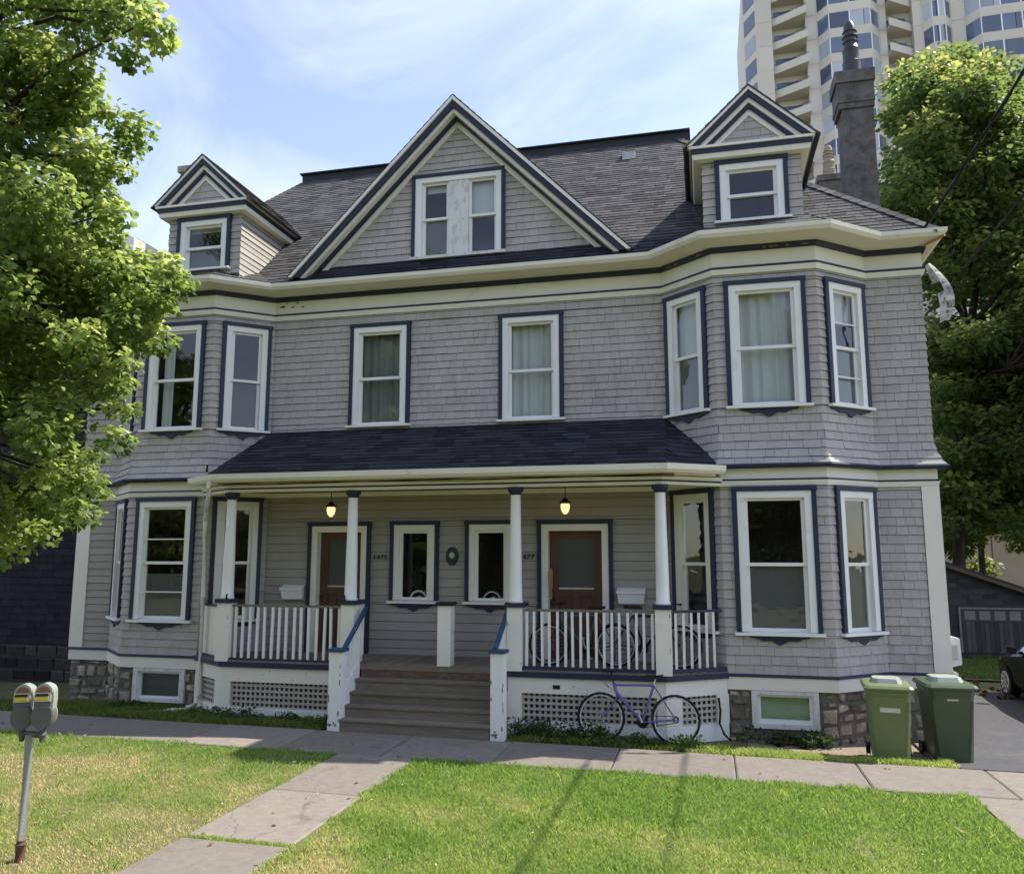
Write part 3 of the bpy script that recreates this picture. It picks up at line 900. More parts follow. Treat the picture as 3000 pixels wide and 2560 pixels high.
EZ = 6.885
MAINZ = lambda y: EZ + 0.5 + y                 # main front slope, 45 degrees
DECK = 11.33
gab = lambda z: [(8.2 - (10.36 - (EZ + z * 0.70711)) , 8.2 + (10.36 - (EZ + z * 0.70711)))] if z > 0.60 and (EZ + z * 0.70711) < 10.4 else []
_n0 = len(ROOFT)
main_o = roof_plane('main_roof', [(-8.2, -0.5, EZ), (8.2, -0.5, EZ), (3.99, 3.95, EZ + 4.45), (-5.35, 3.95, EZ + 4.45)], 'roof', holes=gab, seed=1, expo=0.13, wmin=0.14, wmax=0.40)
for _i in range(_n0, len(ROOFT)):             # darker shingle colour on the strip under the big gable
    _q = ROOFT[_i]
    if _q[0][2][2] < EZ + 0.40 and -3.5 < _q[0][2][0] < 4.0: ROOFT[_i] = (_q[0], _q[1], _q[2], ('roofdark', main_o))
roof_plane('side_roof', [(8.2, 12.3, EZ), (8.2, -0.5, EZ), (3.99, 3.95, EZ + 4.45), (3.99, 9, EZ + 4.45)], 'roof', tab=False)
roof_plane('side_roof', [(-8.2, -0.5, EZ), (-8.2, 12.3, EZ), (-5.35, 9, EZ + 4.45), (-5.35, 3.95, EZ + 4.45)], 'roof', tab=False)
roof_plane('rear_roof', [(8.2, 12.3, EZ), (-8.2, 12.3, EZ), (-5.35, 9, EZ + 4.45), (3.99, 9, EZ + 4.45)], 'roof', tab=False)
m = MB(); m.box(-5.42, 4.3, 3.84, 9.1, EZ + 4.24, EZ + 4.52)
deck = m.build('roof_deck_edge', 'membrane', house)
m = MB(); m.box(-5.46, 4.34, 3.76, 9.14, EZ + 4.522, EZ + 4.55); m.build('roof_deck_flashing', 'membrane', house)
# hip caps down the right hip
hip0, hip1 = Vector((8.2, -0.5, EZ + 0.02)), Vector((3.99, 3.95, EZ + 4.47))
hv = (hip1 - hip0); hl = hv.length; hv.normalize(); side = hv.cross(Vector((0, 0, 1))).normalized()
for k in range(int(hl / 0.21)):
    a = hip0 + hv * (k * 0.21); b_ = hip0 + hv * (k * 0.21 + 0.25)
    m = MB(); w_ = 0.13; dn = Vector((0, 0, -0.085)); lift = Vector((0, 0, 0.03))
    for s in (-1, 1):
        m.poly([tuple(a + lift), tuple(a + lift + side * w_ * s + dn), tuple(b_ + side * w_ * s + dn + Vector((0, 0, 0.008))), tuple(b_ + Vector((0, 0, 0.008)))], random.random())
        m.poly([tuple(a + lift), tuple(a + lift + side * w_ * s + dn), tuple(a + side * w_ * s + dn - Vector((0, 0, 0.02))), tuple(a - Vector((0, 0, 0.02)))], 0.2)
    m.build('hip_cap', 'roof', main_o)

# bay roofs
def isect_side(A, nin, x):
    """on the line X = x: Y where the 45-degree facet through A meets the main slope"""
    # EZ + nin.(P-A) = EZ + .5 + y
    return (KF * (nin[0] * (x - A[0]) - nin[1] * A[1]) - 0.5) / (1 - KF * nin[1])
KF = 0.62
DC = {1: 5.325, -1: -4.96}
offs = miters(WALL)
EP = [(x + mx * 0.52, y + my * 0.52) for (x, y), (mx, my) in zip(WALL, offs)]
for sgn, vb in ((-1, (1, 2, 3, 4)), (1, (5, 6, 7, 8))):
    Lw, A, B, Rw = [EP[k] for k in vb]
    dl, drr = DC[sgn] - 0.785, DC[sgn] + 0.785
    polyF = []
    for Aq, Wq, xd, s in ((A, Lw, dl, -1), (B, Rw, drr, 1)):
        ed = Vector((Wq[0] - Aq[0], Wq[1] - Aq[1])); ed.normalize()
        nin = Vector((-ed.y, ed.x)) * s
        if nin.y < 0: nin = -nin
        hipd = (nin + Vector((0, 1)))          # equal distance to both edges: direction of the hip in plan
        # distance grows: solve hip direction h with nin.h = h.y
        hx = 1.0; hy = nin.x * hx / (1 - nin.y)
        h = Vector((hx, hy));
        if h.y < 0: h = -h
        t_ = (xd - Aq[0]) / h.x
        D = (xd, Aq[1] + h.y * t_)
        if t_ < 0 or D[1] > -0.1:
            D = (Aq[0] + h.x * (0.62 / h.y), Aq[1] + 0.62)
        C = (xd, isect_side(Aq, nin, xd))
        z = lambda P: EZ + KF * nin.dot(Vector((P[0] - Aq[0], P[1] - Aq[1])))
        Wm = Vector(Wq)
        pts = [(*Aq, EZ), (*Wq, EZ), (*C, z(C)), (*D, z(D))]
        if s < 0: pts = [pts[1], pts[0], pts[3], pts[2]]
        roof_plane('bay_roof', pts, 'roof', seed=20 + sgn * 3 + s, expo=0.185)
        polyF.append((*D, EZ + KF * (D[1] - Aq[1])))
    roof_plane('bay_roof', [(*A, EZ), (*B, EZ), polyF[1], polyF[0]], 'roof', seed=31 + sgn, expo=0.185)

# rake bands: chevrons under a gable
def chevron(name, mt, cx, apex, k, h0, h1, zb, y0, y1, parent=house):
    m = MB()
    f = lambda h, z: (apex - h - z) / k
    m.prism([(cx - f(h0, zb), zb), (cx, apex - h0), (cx, apex - h1), (cx - f(h1, zb), zb)], y0, y1)
    m.prism([(cx, apex - h0), (cx + f(h0, zb), zb), (cx + f(h1, zb), zb), (cx, apex - h1)], y0, y1)
    return m.build(name, mt, parent)

# main gable
GA, GK, GZ = 10.36, 1.012, 7.02
fr = ((0, 0, 0), (1, 0, 0), (0, 0, 1), (0, -1, 0))
gfr = ((0, -0.10, 0), (1, 0, 0), (0, 0, 1), (0, -1, 0))
win_out = (-0.90, 0.945, 7.285, 8.985)
bk = MB(gfr)
gb = MB(gfr)
gb.prism([(-3.05, 7.1), (-0.88, 7.1), (-0.88, 9.35), (-0.95, 9.35)], -0.08, -0.002)
gb.prism([(0.925, 7.1), (3.05, 7.1), (0.99, 9.35), (0.925, 9.35)], -0.08, -0.002)
gb.prism([(-0.88, 8.9), (0.925, 8.9), (0.925, 9.35), (0.0, 10.3), (-0.88, 9.35)], -0.08, -0.002)
gb.prism([(-0.88, 7.1), (0.925, 7.1), (0.925, 7.3), (-0.88, 7.3)], -0.08, -0.002)
gb.build('gable_wall', 'backing', house)
gl = lambda z: (-(10.0 - z) / GK, (10.0 - z) / GK)
tabs(LIT, gfr, 7.16, 9.95, 0.137, wall_ivals(0, [win_out], lim=gl), 0.10, 0.30, 0.022, tv=1.0, jit=0.003, vg=0.004, gap=0.0045, seed=77)
for h0, h1, y0, y1, mt_ in ((0.015, 0.09, -0.50, -0.11, 'cream'), (0.092, 0.225, -0.465, -0.11, 'navy'), (0.227, 0.31, -0.41, -0.11, 'cream'),
                            (0.312, 0.365, -0.27, -0.105, 'navy'), (0.367, 0.485, -0.17, -0.10, 'cream')):
    chevron('rake_board', mt_, 0, GA, GK, h0, h1, GZ + (0.12 if y0 > -0.4 else 0), y0, y1)
for s in (-1, 1):
    xe = (GA - GZ) / GK
    pts = [(s * xe, -0.49, GZ + 0.012), (s * xe, MAINZ(0) * 0 + (GZ - EZ - 0.5), GZ + 0.012), (0, GA - EZ - 0.5, GA + 0.012), (0, -0.49, GA + 0.012)]
    if s < 0: pts = [pts[1], pts[0], pts[3], pts[2]]
    roof_plane('gable_roof', pts, 'roof', seed=90 + s, expo=0.185, thick=0.03)
# paired gable window: one wide trim, two sashes and a weathered mullion
m = MB(gfr); s0, s1, z0, z1 = win_out
m.box(s0 + 0.07, -0.70, -0.06, 0.05, z0 + 0.05, z1 - 0.07 - 0.10); m.box(0.775, s1 - 0.07, -0.06, 0.05, z0 + 0.05, z1 - 0.17); m.box(s0 + 0.07, s1 - 0.07, -0.06, 0.054, z1 - 0.17, z1 - 0.07)
gw = m.build('gable_window', 'white', house)
m = MB(gfr); m.box(s0, s0 + 0.07, -0.02, 0.066, z0 + 0.05, z1 - 0.07); m.box(s1 - 0.07, s1, -0.02, 0.066, z0 + 0.05, z1 - 0.07); m.box(s0, s1, -0.02, 0.07, z1 - 0.07, z1); m.build('outer_trim', 'navy', gw)
m = MB(gfr); m.box(-0.165, 0.225, -0.06, 0.035, z0 + 0.05, z1 - 0.171); m.build('mullion', 'peeling', gw, label='wide weathered mullion with peeling paint')
m = MB(gfr); m.box(s0 - 0.02, s1 + 0.02, -0.06, 0.10, z0 - 0.005, z0 + 0.049); m.build('sill', 'peeling', gw)
for x0, x1, k in ((-0.70, -0.165, 0), (0.225, 0.775, 1)):
    zc = z0 + 0.05 + (z1 - 0.17 - z0 - 0.05) * 0.515
    for nm, ya, yb, n in (('lower_sash', z0 + 0.05, zc + 0.015, -0.045), ('upper_sash', zc - 0.03, z1 - 0.171, -0.008)):
        m = MB(gfr); q = 0.055
        m.box(x0, x0 + q, n - 0.035, n, ya, yb); m.box(x1 - q, x1, n - 0.035, n, ya, yb); m.box(x0 + q, x1 - q, n - 0.035, n, ya, ya + 0.05); m.box(x0 + q, x1 - q, n - 0.035, n, yb - 0.045, yb)
        m.build(nm, 'white', gw)
        m = MB(gfr); m.poly(((x0 + q, n - 0.018, ya + 0.05), (x1 - q, n - 0.018, ya + 0.05), (x1 - q, n - 0.018, yb - 0.045), (x0 + q, n - 0.018, yb - 0.045))); m.build('pane', 'glass', gw)
    m = MB(gfr)
    if k == 0: m.box(x0 + 0.06, x1 - 0.06, -0.12, -0.11, z1 - 0.33, z1 - 0.2); m.build('blind', 'blind', gw)
    else: m.box(x0 + 0.03, x1 - 0.03, -0.13, -0.12, zc - 0.02, z1 - 0.2); m.build('curtain', 'curtain', gw)
    if k == 0:
        m = MB(gfr); m.box(x0 + 0.05, x1 - 0.05, -0.083, -0.08, z0 + 0.09, zc); m.build('insect_screen', 'darkblind', gw)

# dormers over the bays
def dormer(cx, seed, left):
    yf = -0.745; hw_ = 0.785; zb, zt = 7.1, 8.33
    bk = MB()
    ff = ((cx - hw_, yf, 0), (1, 0, 0), (0, 0, 1), (0, -1, 0))
    wo = (0.20, 1.365, 7.19, 8.30)
    h, o_, w = window(ff, wo[0], wo[1], wo[2], wo[3], apron=False, sill=True, blind_up=None if not left else ('blind', 0.9),
                      blind_lo=('darkblind', 0.5) if left else None, rail=0.5)
    b1 = MB(ff); wall_back(b1, 2 * hw_, zb, zt, [h], thick=0.09)
    tabs(LIT, ff, zb, zt, 0.14, wall_ivals(2 * hw_, [o_]), 0.12, 0.30, 0.018, e=(1, 1), seed=seed, jit=0.003, vg=0.0055)
    for (p0, p1) in (((cx + hw_, yf), (cx + hw_, 1.15)), ((cx - hw_, 1.15), (cx - hw_, yf))):
        fs, Ls = frame(p0, p1)
        b2 = MB(fs); wall_back(b2, Ls, 6.95, zt, [], thick=0.09)
        k = len(b1.v); b1.v += b2.v; b1.f += [tuple(q + k for q in f) for f in b2.f]; b1.t += b2.t
        tabs(CLAP, fs, 6.95, zt, 0.115, wall_ivals(Ls, []), 2.5, 3.0, 0.018, e=(1, 1), seed=seed + 1, vg=0.006, gap=0.0)
    b1.build('dormer_wall', 'backing', house)
    line = [(cx - hw_, 1.25), (cx - hw_, yf), (cx + hw_, yf), (cx + hw_, 1.25)]
    m = MB(); m.sweep(line, ((-0.02, 8.30), (0.15, 8.315), (0.17, 8.40), (-0.02, 8.40))); m.build('dormer_cornice', 'cream', house)
    m = MB(); m.sweep(line, R4(-0.02, 0.185, 8.402, 8.485)); m.build('dormer_band', 'navy', house)
    m = MB(); m.sweep(line, R4(-0.02, 0.215, 8.487, 8.53)); m.build('dormer_moulding', 'cream', house)
    ap, k, zb2 = 9.51, 0.938, 8.532
    pf = ((cx, yf - 0.06, 0), (1, 0, 0), (0, 0, 1), (0, -1, 0))
    m = MB(pf); m.prism([(-0.95, zb2), (0.95, zb2), (0, 9.42)], -0.1, -0.002); m.build('pediment_wall', 'backing', house)
    tabs(LIT, pf, zb2, 9.2, 0.137, wall_ivals(0, [], lim=lambda z: (-(9.10 - z) / k, (9.10 - z) / k)), 0.14, 0.34, 0.016, seed=seed + 2)
    for h0, h1, y0, mt_ in ((0.015, 0.075, -0.975, 'cream'), (0.077, 0.185, -0.955, 'navy'), (0.187, 0.275, -0.915, 'cream'), (0.277, 0.36, -0.875, 'navy'), (0.362, 0.47, -0.84, 'cream')):
        chevron('dormer_rake', mt_, cx, ap, k, h0, h1, zb2, y0, yf - 0.059)
    for s in (-1, 1):
        xe = (ap - 8.49) / k
        ze = 8.49 + 0.01
        pts = [(cx + s * xe, -0.985, ze), (cx + s * xe, ze - EZ - 0.5, ze), (cx, ap - EZ - 0.5, ap + 0.01), (cx, -0.985, ap + 0.01)]
        if s < 0: pts = [pts[1], pts[0], pts[3], pts[2]]
        roof_plane('dormer_roof', pts, 'roof', seed=seed + 5 + s, expo=0.17, thick=0.02)
dormer(DC[1], 110, False)
dormer(DC[-1], 130, True)

# chimney on the right, its pot, and the smaller one behind; the stub on the left
def chim(x0, x1, y0, y1, zt, mt, pots, corb=True):
    m = MB(); m.box(x0, x1, y0, y1, 6.5, zt - (0.82 if corb else 0))
    c = m.build('chimney', mt, house)
    if corb:
        m = MB()
        z = zt - 0.818
        for h, g in ((0.12, 0.035), (0.10, 0.055), (0.34, 0.045), (0.26, 0.085)):
            m.box(x0 - g - 0.03, x1 + g * 0.7, y0 - g, y1 + g, z, z + h - 0.002); z += h
        m.build('corbel', mt, c)
    else:
        m = MB(); m.box(x0 - 0.06, x1 + 0.06, y0 - 0.06, y1 + 0.06, zt - 0.16, zt + 0.002); m.build('corbel', mt, c)
    for px, py, r0, h, pm in pots:
        m = MB()
        m.lathe(px, py, [(r0 * 1.12, zt), (r0 * 1.1, zt + h * 0.24), (r0 * 1.14, zt + h * 0.26), (r0, zt + h * 0.28), (r0, zt + h * 0.47), (r0 * 1.08, zt + h * 0.49), (r0 * 0.96, zt + h * 0.51),
                        (r0 * 0.86, zt + h * 0.60), (r0 * 1.0, zt + h * 0.62), (r0 * 0.8, zt + h * 0.64), (r0 * 0.78, zt + h * 0.70), (r0 * 0.98, zt + h * 0.715), (r0 * 0.76, zt + h * 0.735), (r0 * 0.74, zt + h * 0.8),
                        (r0 * 0.9, zt + h * 0.815), (r0 * 0.7, zt + h * 0.835), (r0 * 0.72, zt + h * 0.92), (r0 * 0.45, zt + h)], 20)
        m.build('chimney_pot', pm, c, smooth=True)
    return c
chim(7.45, 8.06, 2.85, 3.45, 11.76, 'darkstone', [(7.74, 3.1, 0.165, 1.28, 'potdark')])
chim(7.8, 8.5, 8.7, 9.5, 12.22, 'darkstone', [(8.12, 9.0, 0.16, 1.0, 'claypot')], corb=False)
chim(-8.62, -7.92, 3.3, 4.0, 11.75, 'stone', [], corb=False)
# little roof vent near the ridge
m = MB(); y = 3.15; z = MAINZ(y)
m.hexa(((2.84, y - 0.05, z - 0.06), (3.14, y - 0.05, z - 0.06), (3.14, y + 0.3, z + 0.24), (2.84, y + 0.3, z + 0.24), (2.86, y - 0.08, z + 0.12), (3.12, y - 0.08, z + 0.12), (3.12, y + 0.26, z + 0.27), (2.86, y + 0.26, z + 0.27)))
m.build('roof_vent', 'metal', house)

# torn strip of flashing hanging at the right corner
m = MB(); prev = None
k_ = 13
for i in range(k_):
    u = i / (k_ - 1)
    cx_ = 8.05 + 0.24 * math.sin(u * 2.2) ; cz_ = 6.42 - 0.96 * u; cy_ = -0.22 - 0.03 * math.sin(u * 4)
    w_ = 0.04 + 0.075 * math.sin(u * 2.7) ** 0.8
    cur = [(cx_ - w_, cy_ + 0.02 * math.sin(u * 6), cz_ - 0.03), (cx_ - w_ * 0.15, cy_ - 0.04, cz_), (cx_ + w_, cy_ + 0.015 * math.cos(u * 6), cz_ + 0.02)]
    if prev:
        for a in range(2):
            if a == 0 and 5 <= i <= 6: continue
            m.poly((prev[a], prev[a + 1], cur[a + 1], cur[a]), random.random())
            m.poly([(p[0], p[1] + 0.008, p[2]) for p in (cur[a], cur[a + 1], prev[a + 1], prev[a])], random.random())
    prev = cur
M['torn'] = mat('torn_flashing', (0.46, 0.43, 0.405), 0.7, 0.15, 0.35, 10, stain=(0.10, 0.09, 0.085), stain_amt=0.9, stain_scale=9, stain_lo=0.52, stain_hi=0.58)
m.build('loose_flashing', 'torn', house, label='torn strip of pale flashing hanging from the right eave corner')
m = MB(); m.tube([(8.25, -0.52, 6.785), (8.2, -0.46, 6.765), (8.1, -0.3, 6.765), (8.02, -0.18, 6.755)], 0.02, 6); m.build('rusty_strip', mat('orange_rust', (0.5, 0.23, 0.09), 0.8, 0.3), house)

# flaked paint on the frieze and gutter, as thin raised scabs
r = random.Random(9)
fl = mat('bare_flaked_wood', (0.22, 0.16, 0.09), 0.9, 0.4)
for (px, pz, w, h, pn) in ((-3.62, 6.60, 0.16, 0.07, 0), (-3.40, 6.58, 0.09, 0.05, 0), (-3.30, 6.66, 0.08, 0.05, 0), (-3.18, 6.57, 0.09, 0.04, 0), (-3.52, 6.66, 0.06, 0.03, 0), (1.1, 6.62, 0.03, 0.03, 0), (0.2, 6.5, 0.03, 0.02, 0)):
    pts = [(px + w * 0.5 * math.cos(a) * r.uniform(0.5, 1.1), pz + h * 0.5 * math.sin(a) * r.uniform(0.5, 1.1)) for a in np.linspace(0, 2 * math.pi, 12)[:-1]]
    m = MB(); m.prism(pts, -0.0375, -0.0352); m.build('flaked_patch', fl, house)
for k in range(9):
    fr, Ls = SEG[6 if k < 5 else 5]
    s0 = r.uniform(0.1, Ls - 0.1); q = MB(fr); w = r.uniform(0.03, 0.09)
    pts = [(s0 + w * math.cos(a) * r.uniform(0.5, 1.1), 6.70 + 0.1 * 0 + 0.022 * math.sin(a) * r.uniform(0.4, 1.1) + 0.025) for a in np.linspace(0, 2 * math.pi, 10)[:-1]]
    q.prism(pts, 0.085, 0.0905); q.build('flaked_patch', fl, house)
m = MB(); m.tube([(-7.02, -0.13, 6.2), (-7.02, -0.13, 5.75), (-7.0, -0.14, 5.6), (-7.0, -0.14, 3.7)], 0.022, 8); m.build('conduit', 'greymetal', house, smooth=True)

# ================================================================== PORCH (parts of the house)
PC = [(-4.60, -0.70), (-3.72, -1.31), (3.72, -1.31), (4.60, -0.70)]
def off_line(line, d):
    return [(x + mx * d, y + my * d) for (x, y), (mx, my) in zip(line, miters(line))]
deckp = off_line(PC, 0.10)
m = MB(); m.flat([(-3.79, -0.03)] + deckp + [(3.79, -0.03)], -0.10, -0.035)
porch_floor = m.build('porch_floor', 'greywood', house)
x = -4.5
fm = MB()
while x < 4.5:                                    # floorboards laid front to back
    ye = -1.40 if abs(x) < 3.7 else -1.40 + (abs(x) - 3.7) * 0.69
    fm = MB(); fm.box(x + 0.003, min(x + 0.127, 4.5), ye, -0.03 if abs(x) < 3.7 else -0.03 - (abs(x) - 3.7) * 0.8, -0.034, -0.022, random.random())
    if abs(x) < 4.3: fm.build('floorboard', 'greywood', porch_floor)
    x += 0.13
half = lambda a, b: [(a, -1.31), (b, -1.31)]
SPANS = [('L', [(-4.60, -0.70), (-3.72, -1.31), (-1.30, -1.31)]), ('R', [(1.30, -1.31), (3.72, -1.31), (4.60, -0.70)])]
for tg, ln in SPANS:
    m = MB(); m.sweep(ln, R4(-0.06, 0.112, -0.135, -0.05)); m.build('floor_edge', 'navy', house)
    m = MB(); m.sweep(ln, R4(-0.02, 0.085, -0.05, 0.03) if tg == 'R' else R4(-0.02, 0.07, -0.048, 0.01)); m.build('bottom_rail', 'navy', house)
    m = MB(); m.sweep(ln, R4(-0.02, 0.07, -0.375, -0.137)); m.build('skirt_board', 'cream', house)
    m = MB(); m.sweep(ln, ((-0.02, -1.25), (0.075, -1.25), (0.075, -0.80), (-0.02, -0.80))); m.build('skirt_board', 'white', house)
    # lattice with square holes, two layers of slats
    m = MB()
    for (p0, p1), (fa, fb) in zip(zip(ln[:-1], ln[1:]), (((0.0, 0), (0.16, 0.12)) if tg == 'L' else ((0.22, 0.12), (0.30, 0.28)))):
        fr, Ls = frame(p0, p1)
        a = fa; b_ = Ls - fb
        if abs(p0[1] - p1[1]) > 0.1: a, b_ = (0.25, Ls - 0.2)
        q = MB(fr)
        if tg == 'L' and abs(p0[1] - p1[1]) < 0.1: a = 0.17
        n_ = int((b_ - a) / 0.0885)
        for i in range(n_ + 1):
            s = a + i * 0.0885; q.box(s, s + 0.038, 0.012, 0.024, -0.80, -0.375, rng.uniform(0.3, 0.7))
        z = -0.79
        while z < -0.38:
            q.box(a - 0.03, b_ + 0.03, 0.026, 0.038, z - 0.0195, z + 0.0195, rng.uniform(0.3, 0.7)); z += 0.0885
        k = len(m.v); m.v += q.v; m.f += [tuple(w + k for w in f) for f in q.f]; m.t += q.t
        for s0, s1 in ((-0.02, a), (b_, Ls + 0.02)):
            if s1 - s0 > 0.02:
                q = MB(fr); q.box(s0, s1, -0.02, 0.068, -0.80, -0.375); q.build('skirt_post', 'cream', house)
    m.build('lattice', 'lattice', house, kind='stuff')
    m = MB(); m.sweep(off_line(ln, -0.3), R4(-0.02, 0.0, -1.2, -0.14)); m.build('skirt_backing', 'mortar', house)
# columns on boxed pedestals
PED = [(-3.72, 'a'), (-1.4157, 'b'), (1.4157, 'b'), (3.72, 'a')]
for i, (px, k) in enumerate(PED):
    w = 0.118
    py = -1.31
    m = MB(); m.box(px - w, px + w, py - w, py + w, -0.047, 0.925)
    pd = m.build('pedestal', 'cream', house)
    m = MB(); ex = {1: 0.20, 2: 0.14}.get(i, 0)
    m.box(px - w - 0.03, px + w + 0.03, py - w - 0.03, py + w + 0.03 + ex, 0.926, 0.995); m.build('pedestal_cap', 'navy', pd)
    m = MB(); m.lathe(px, py, [(0.115, 0.996), (0.118, 1.02), (0.104, 1.04), (0.100, 1.3), (0.096, 1.7), (0.086, 2.2), (0.080, 2.70)], 24)
    co = m.build('column', 'white', house, smooth=True)
    m = MB(); m.lathe(px, py, [(0.082, 2.701), (0.088, 2.72), (0.105, 2.745), (0.125, 2.765), (0.13, 2.80), (0.13, 2.826)], 24); m.build('capital', 'navy', co, smooth=True)
for px in (-1.4157, 1.4157):                     # boxes behind the inner pedestals, carrying the cap back
    m = MB(); m.box(px - 0.1, px + 0.1, -1.19, -1.0, -0.02, 0.924); m.build('pedestal', 'white', house)
m = MB(); m.box(0.13, 0.35, -1.36, -1.14, -0.02, 0.93); mp_ = m.build('half_post', 'cream', house)
m = MB(); m.box(0.10, 0.38, -1.39, -1.11, 0.931, 0.985); m.build('post_cap', 'iron', mp_)
# railings: every baluster its own part
bal_me = None
def baluster(x, y, z0, z1, parent, lean=0.0):
    global bal_me
    if bal_me is None:
        q = MB(); q.box(-0.019, 0.019, -0.019, 0.019, 0, 1); o = q.build('baluster', 'white', parent); bal_me = o.data
        COL.objects.unlink(o); bpy.data.objects.remove(o)
    o = link('baluster', bal_me, parent, origin=(x, y, z0)); o.scale = (1, 1, z1 - z0); o.rotation_euler = (random.uniform(-0.006, 0.006), lean, 0)
rails = []
for x0, x1, nb in ((-3.60, -1.535, 15), (1.535, 3.60, 17)):
    m = MB(); m.box(x0, x1, -1.335, -1.285, 0.862, 0.90); rl = m.build('railing', 'greywood', house)
    for i in range(nb):
        baluster(x0 + (x1 - x0) * (i + 0.55) / nb + random.uniform(-0.008, 0.008), -1.335 if x0 > 0 else -1.325, -0.02 if x0 < 0 else 0.005, 0.861, rl, random.uniform(-0.014, 0.014))
fr, Ls = frame(PC[2], PC[3])
m = MB(fr); m.box(0.12, Ls - 0.03, -0.025, 0.025, 0.862, 0.90); rl = m.build('railing', 'navy', house)
for i in range(6):
    s = 0.2 + i * 0.138; p = m.p((s, 0.02, 0)); baluster(p[0], p[1], 0.0, 0.861, rl, random.uniform(-0.01, 0.01))
fr, Ls = frame(PC[0], PC[1])
m = MB(fr)
for i in range(8):
    s = 0.03 + i * (Ls - 0.16) / 8; m.box(s, s + (Ls - 0.16) / 8 - 0.006, -0.02, 0.02, -0.04, 0.84, random.random())
pn = m.build('side_panel', 'cream', house); m = MB(fr); m.box(0, Ls - 0.11, -0.04, 0.04, 0.841, 0.88); m.build('panel_cap', 'navy', pn)
# beam, ceiling, gutter, roof
beam = lambda n, mt, pr: (lambda m: (m.sweep(PC, pr), m.build(n, mt, house)))(MB())
beam('porch_beam', 'cream', R4(-0.10, 0.10, 2.828, 2.872)); beam('beam_line', 'navy', R4(-0.1, 0.112, 2.874, 2.898))
beam('beam_moulding', 'cream', ((-0.1, 2.90), (0.12, 2.90), (0.15, 2.945), (0.15, 2.955), (-0.1, 2.955)))
beam('beam_groove', 'greywood', R4(-0.1, 0.11, 2.957, 2.968))
PC_FULL = PC; PC = [(-4.47, -0.79), (-3.72, -1.31), (3.72, -1.31), (4.47, -0.79)]
beam('porch_soffit', 'cream', ((-0.1, 2.97), (0.18, 2.97), (0.20, 3.0), (0.36, 3.005), (0.36, 3.05), (-0.1, 3.05)))
beam('porch_gutter', 'cream', ((0.362, 2.985), (0.41, 2.985), (0.455, 3.03), (0.47, 3.115), (0.452, 3.115), (0.435, 3.05), (0.40, 3.01), (0.38, 3.02), (0.38, 3.11), (0.362, 3.11)))
PC = PC_FULL
m = MB(); m.flat([(-3.78, -0.03), (-4.58, -0.72), (-3.72, -1.25), (3.72, -1.25), (4.58, -0.72), (3.78, -0.03)], 2.93, 2.96); m.build('porch_ceiling', 'clapboard', house)
PE = off_line(PC, 0.40)
pz, pt = 3.095, 4.09
def on_plane(a, b, c, x, y):
    a, b, c = Vector(a), Vector(b), Vector(c); n = (b - a).cross(c - a)
    return a.z - (n.x * (x - a.x) + n.y * (y - a.y)) / n.z
zc_ = on_plane((*PE[2], pz), (4.73, -0.88, pz), (3.78, 0.02, pt), 4.62, -0.72)
dk = dict(mt='roofdark', expo=0.145, wmin=0.2, wmax=0.5)
roof_plane('porch_roof', [(*PE[1], pz), (*PE[2], pz), (3.78, 0.02, pt), (-3.78, 0.02, pt)], seed=200, **dk)
roof_plane('porch_roof', [(*PE[2], pz), (4.73, -0.88, pz), (3.78, 0.02, pt)], seed=201, **dk)
roof_plane('porch_roof', [(-4.73, -0.88, pz), (*PE[1], pz), (-3.78, 0.02, pt)], seed=202, **dk)
# wires tacked under the gutter
m = MB()
for k in range(3):
    m.tube([(x, -1.50 - 0.02 * k, 2.972 - 0.014 * k + 0.012 * math.sin(x * 1.7 + k * 2)) for x in np.linspace(-3.9, 3.95, 25)], 0.006, 5)
m.build('clipped_wires', 'cable', house)
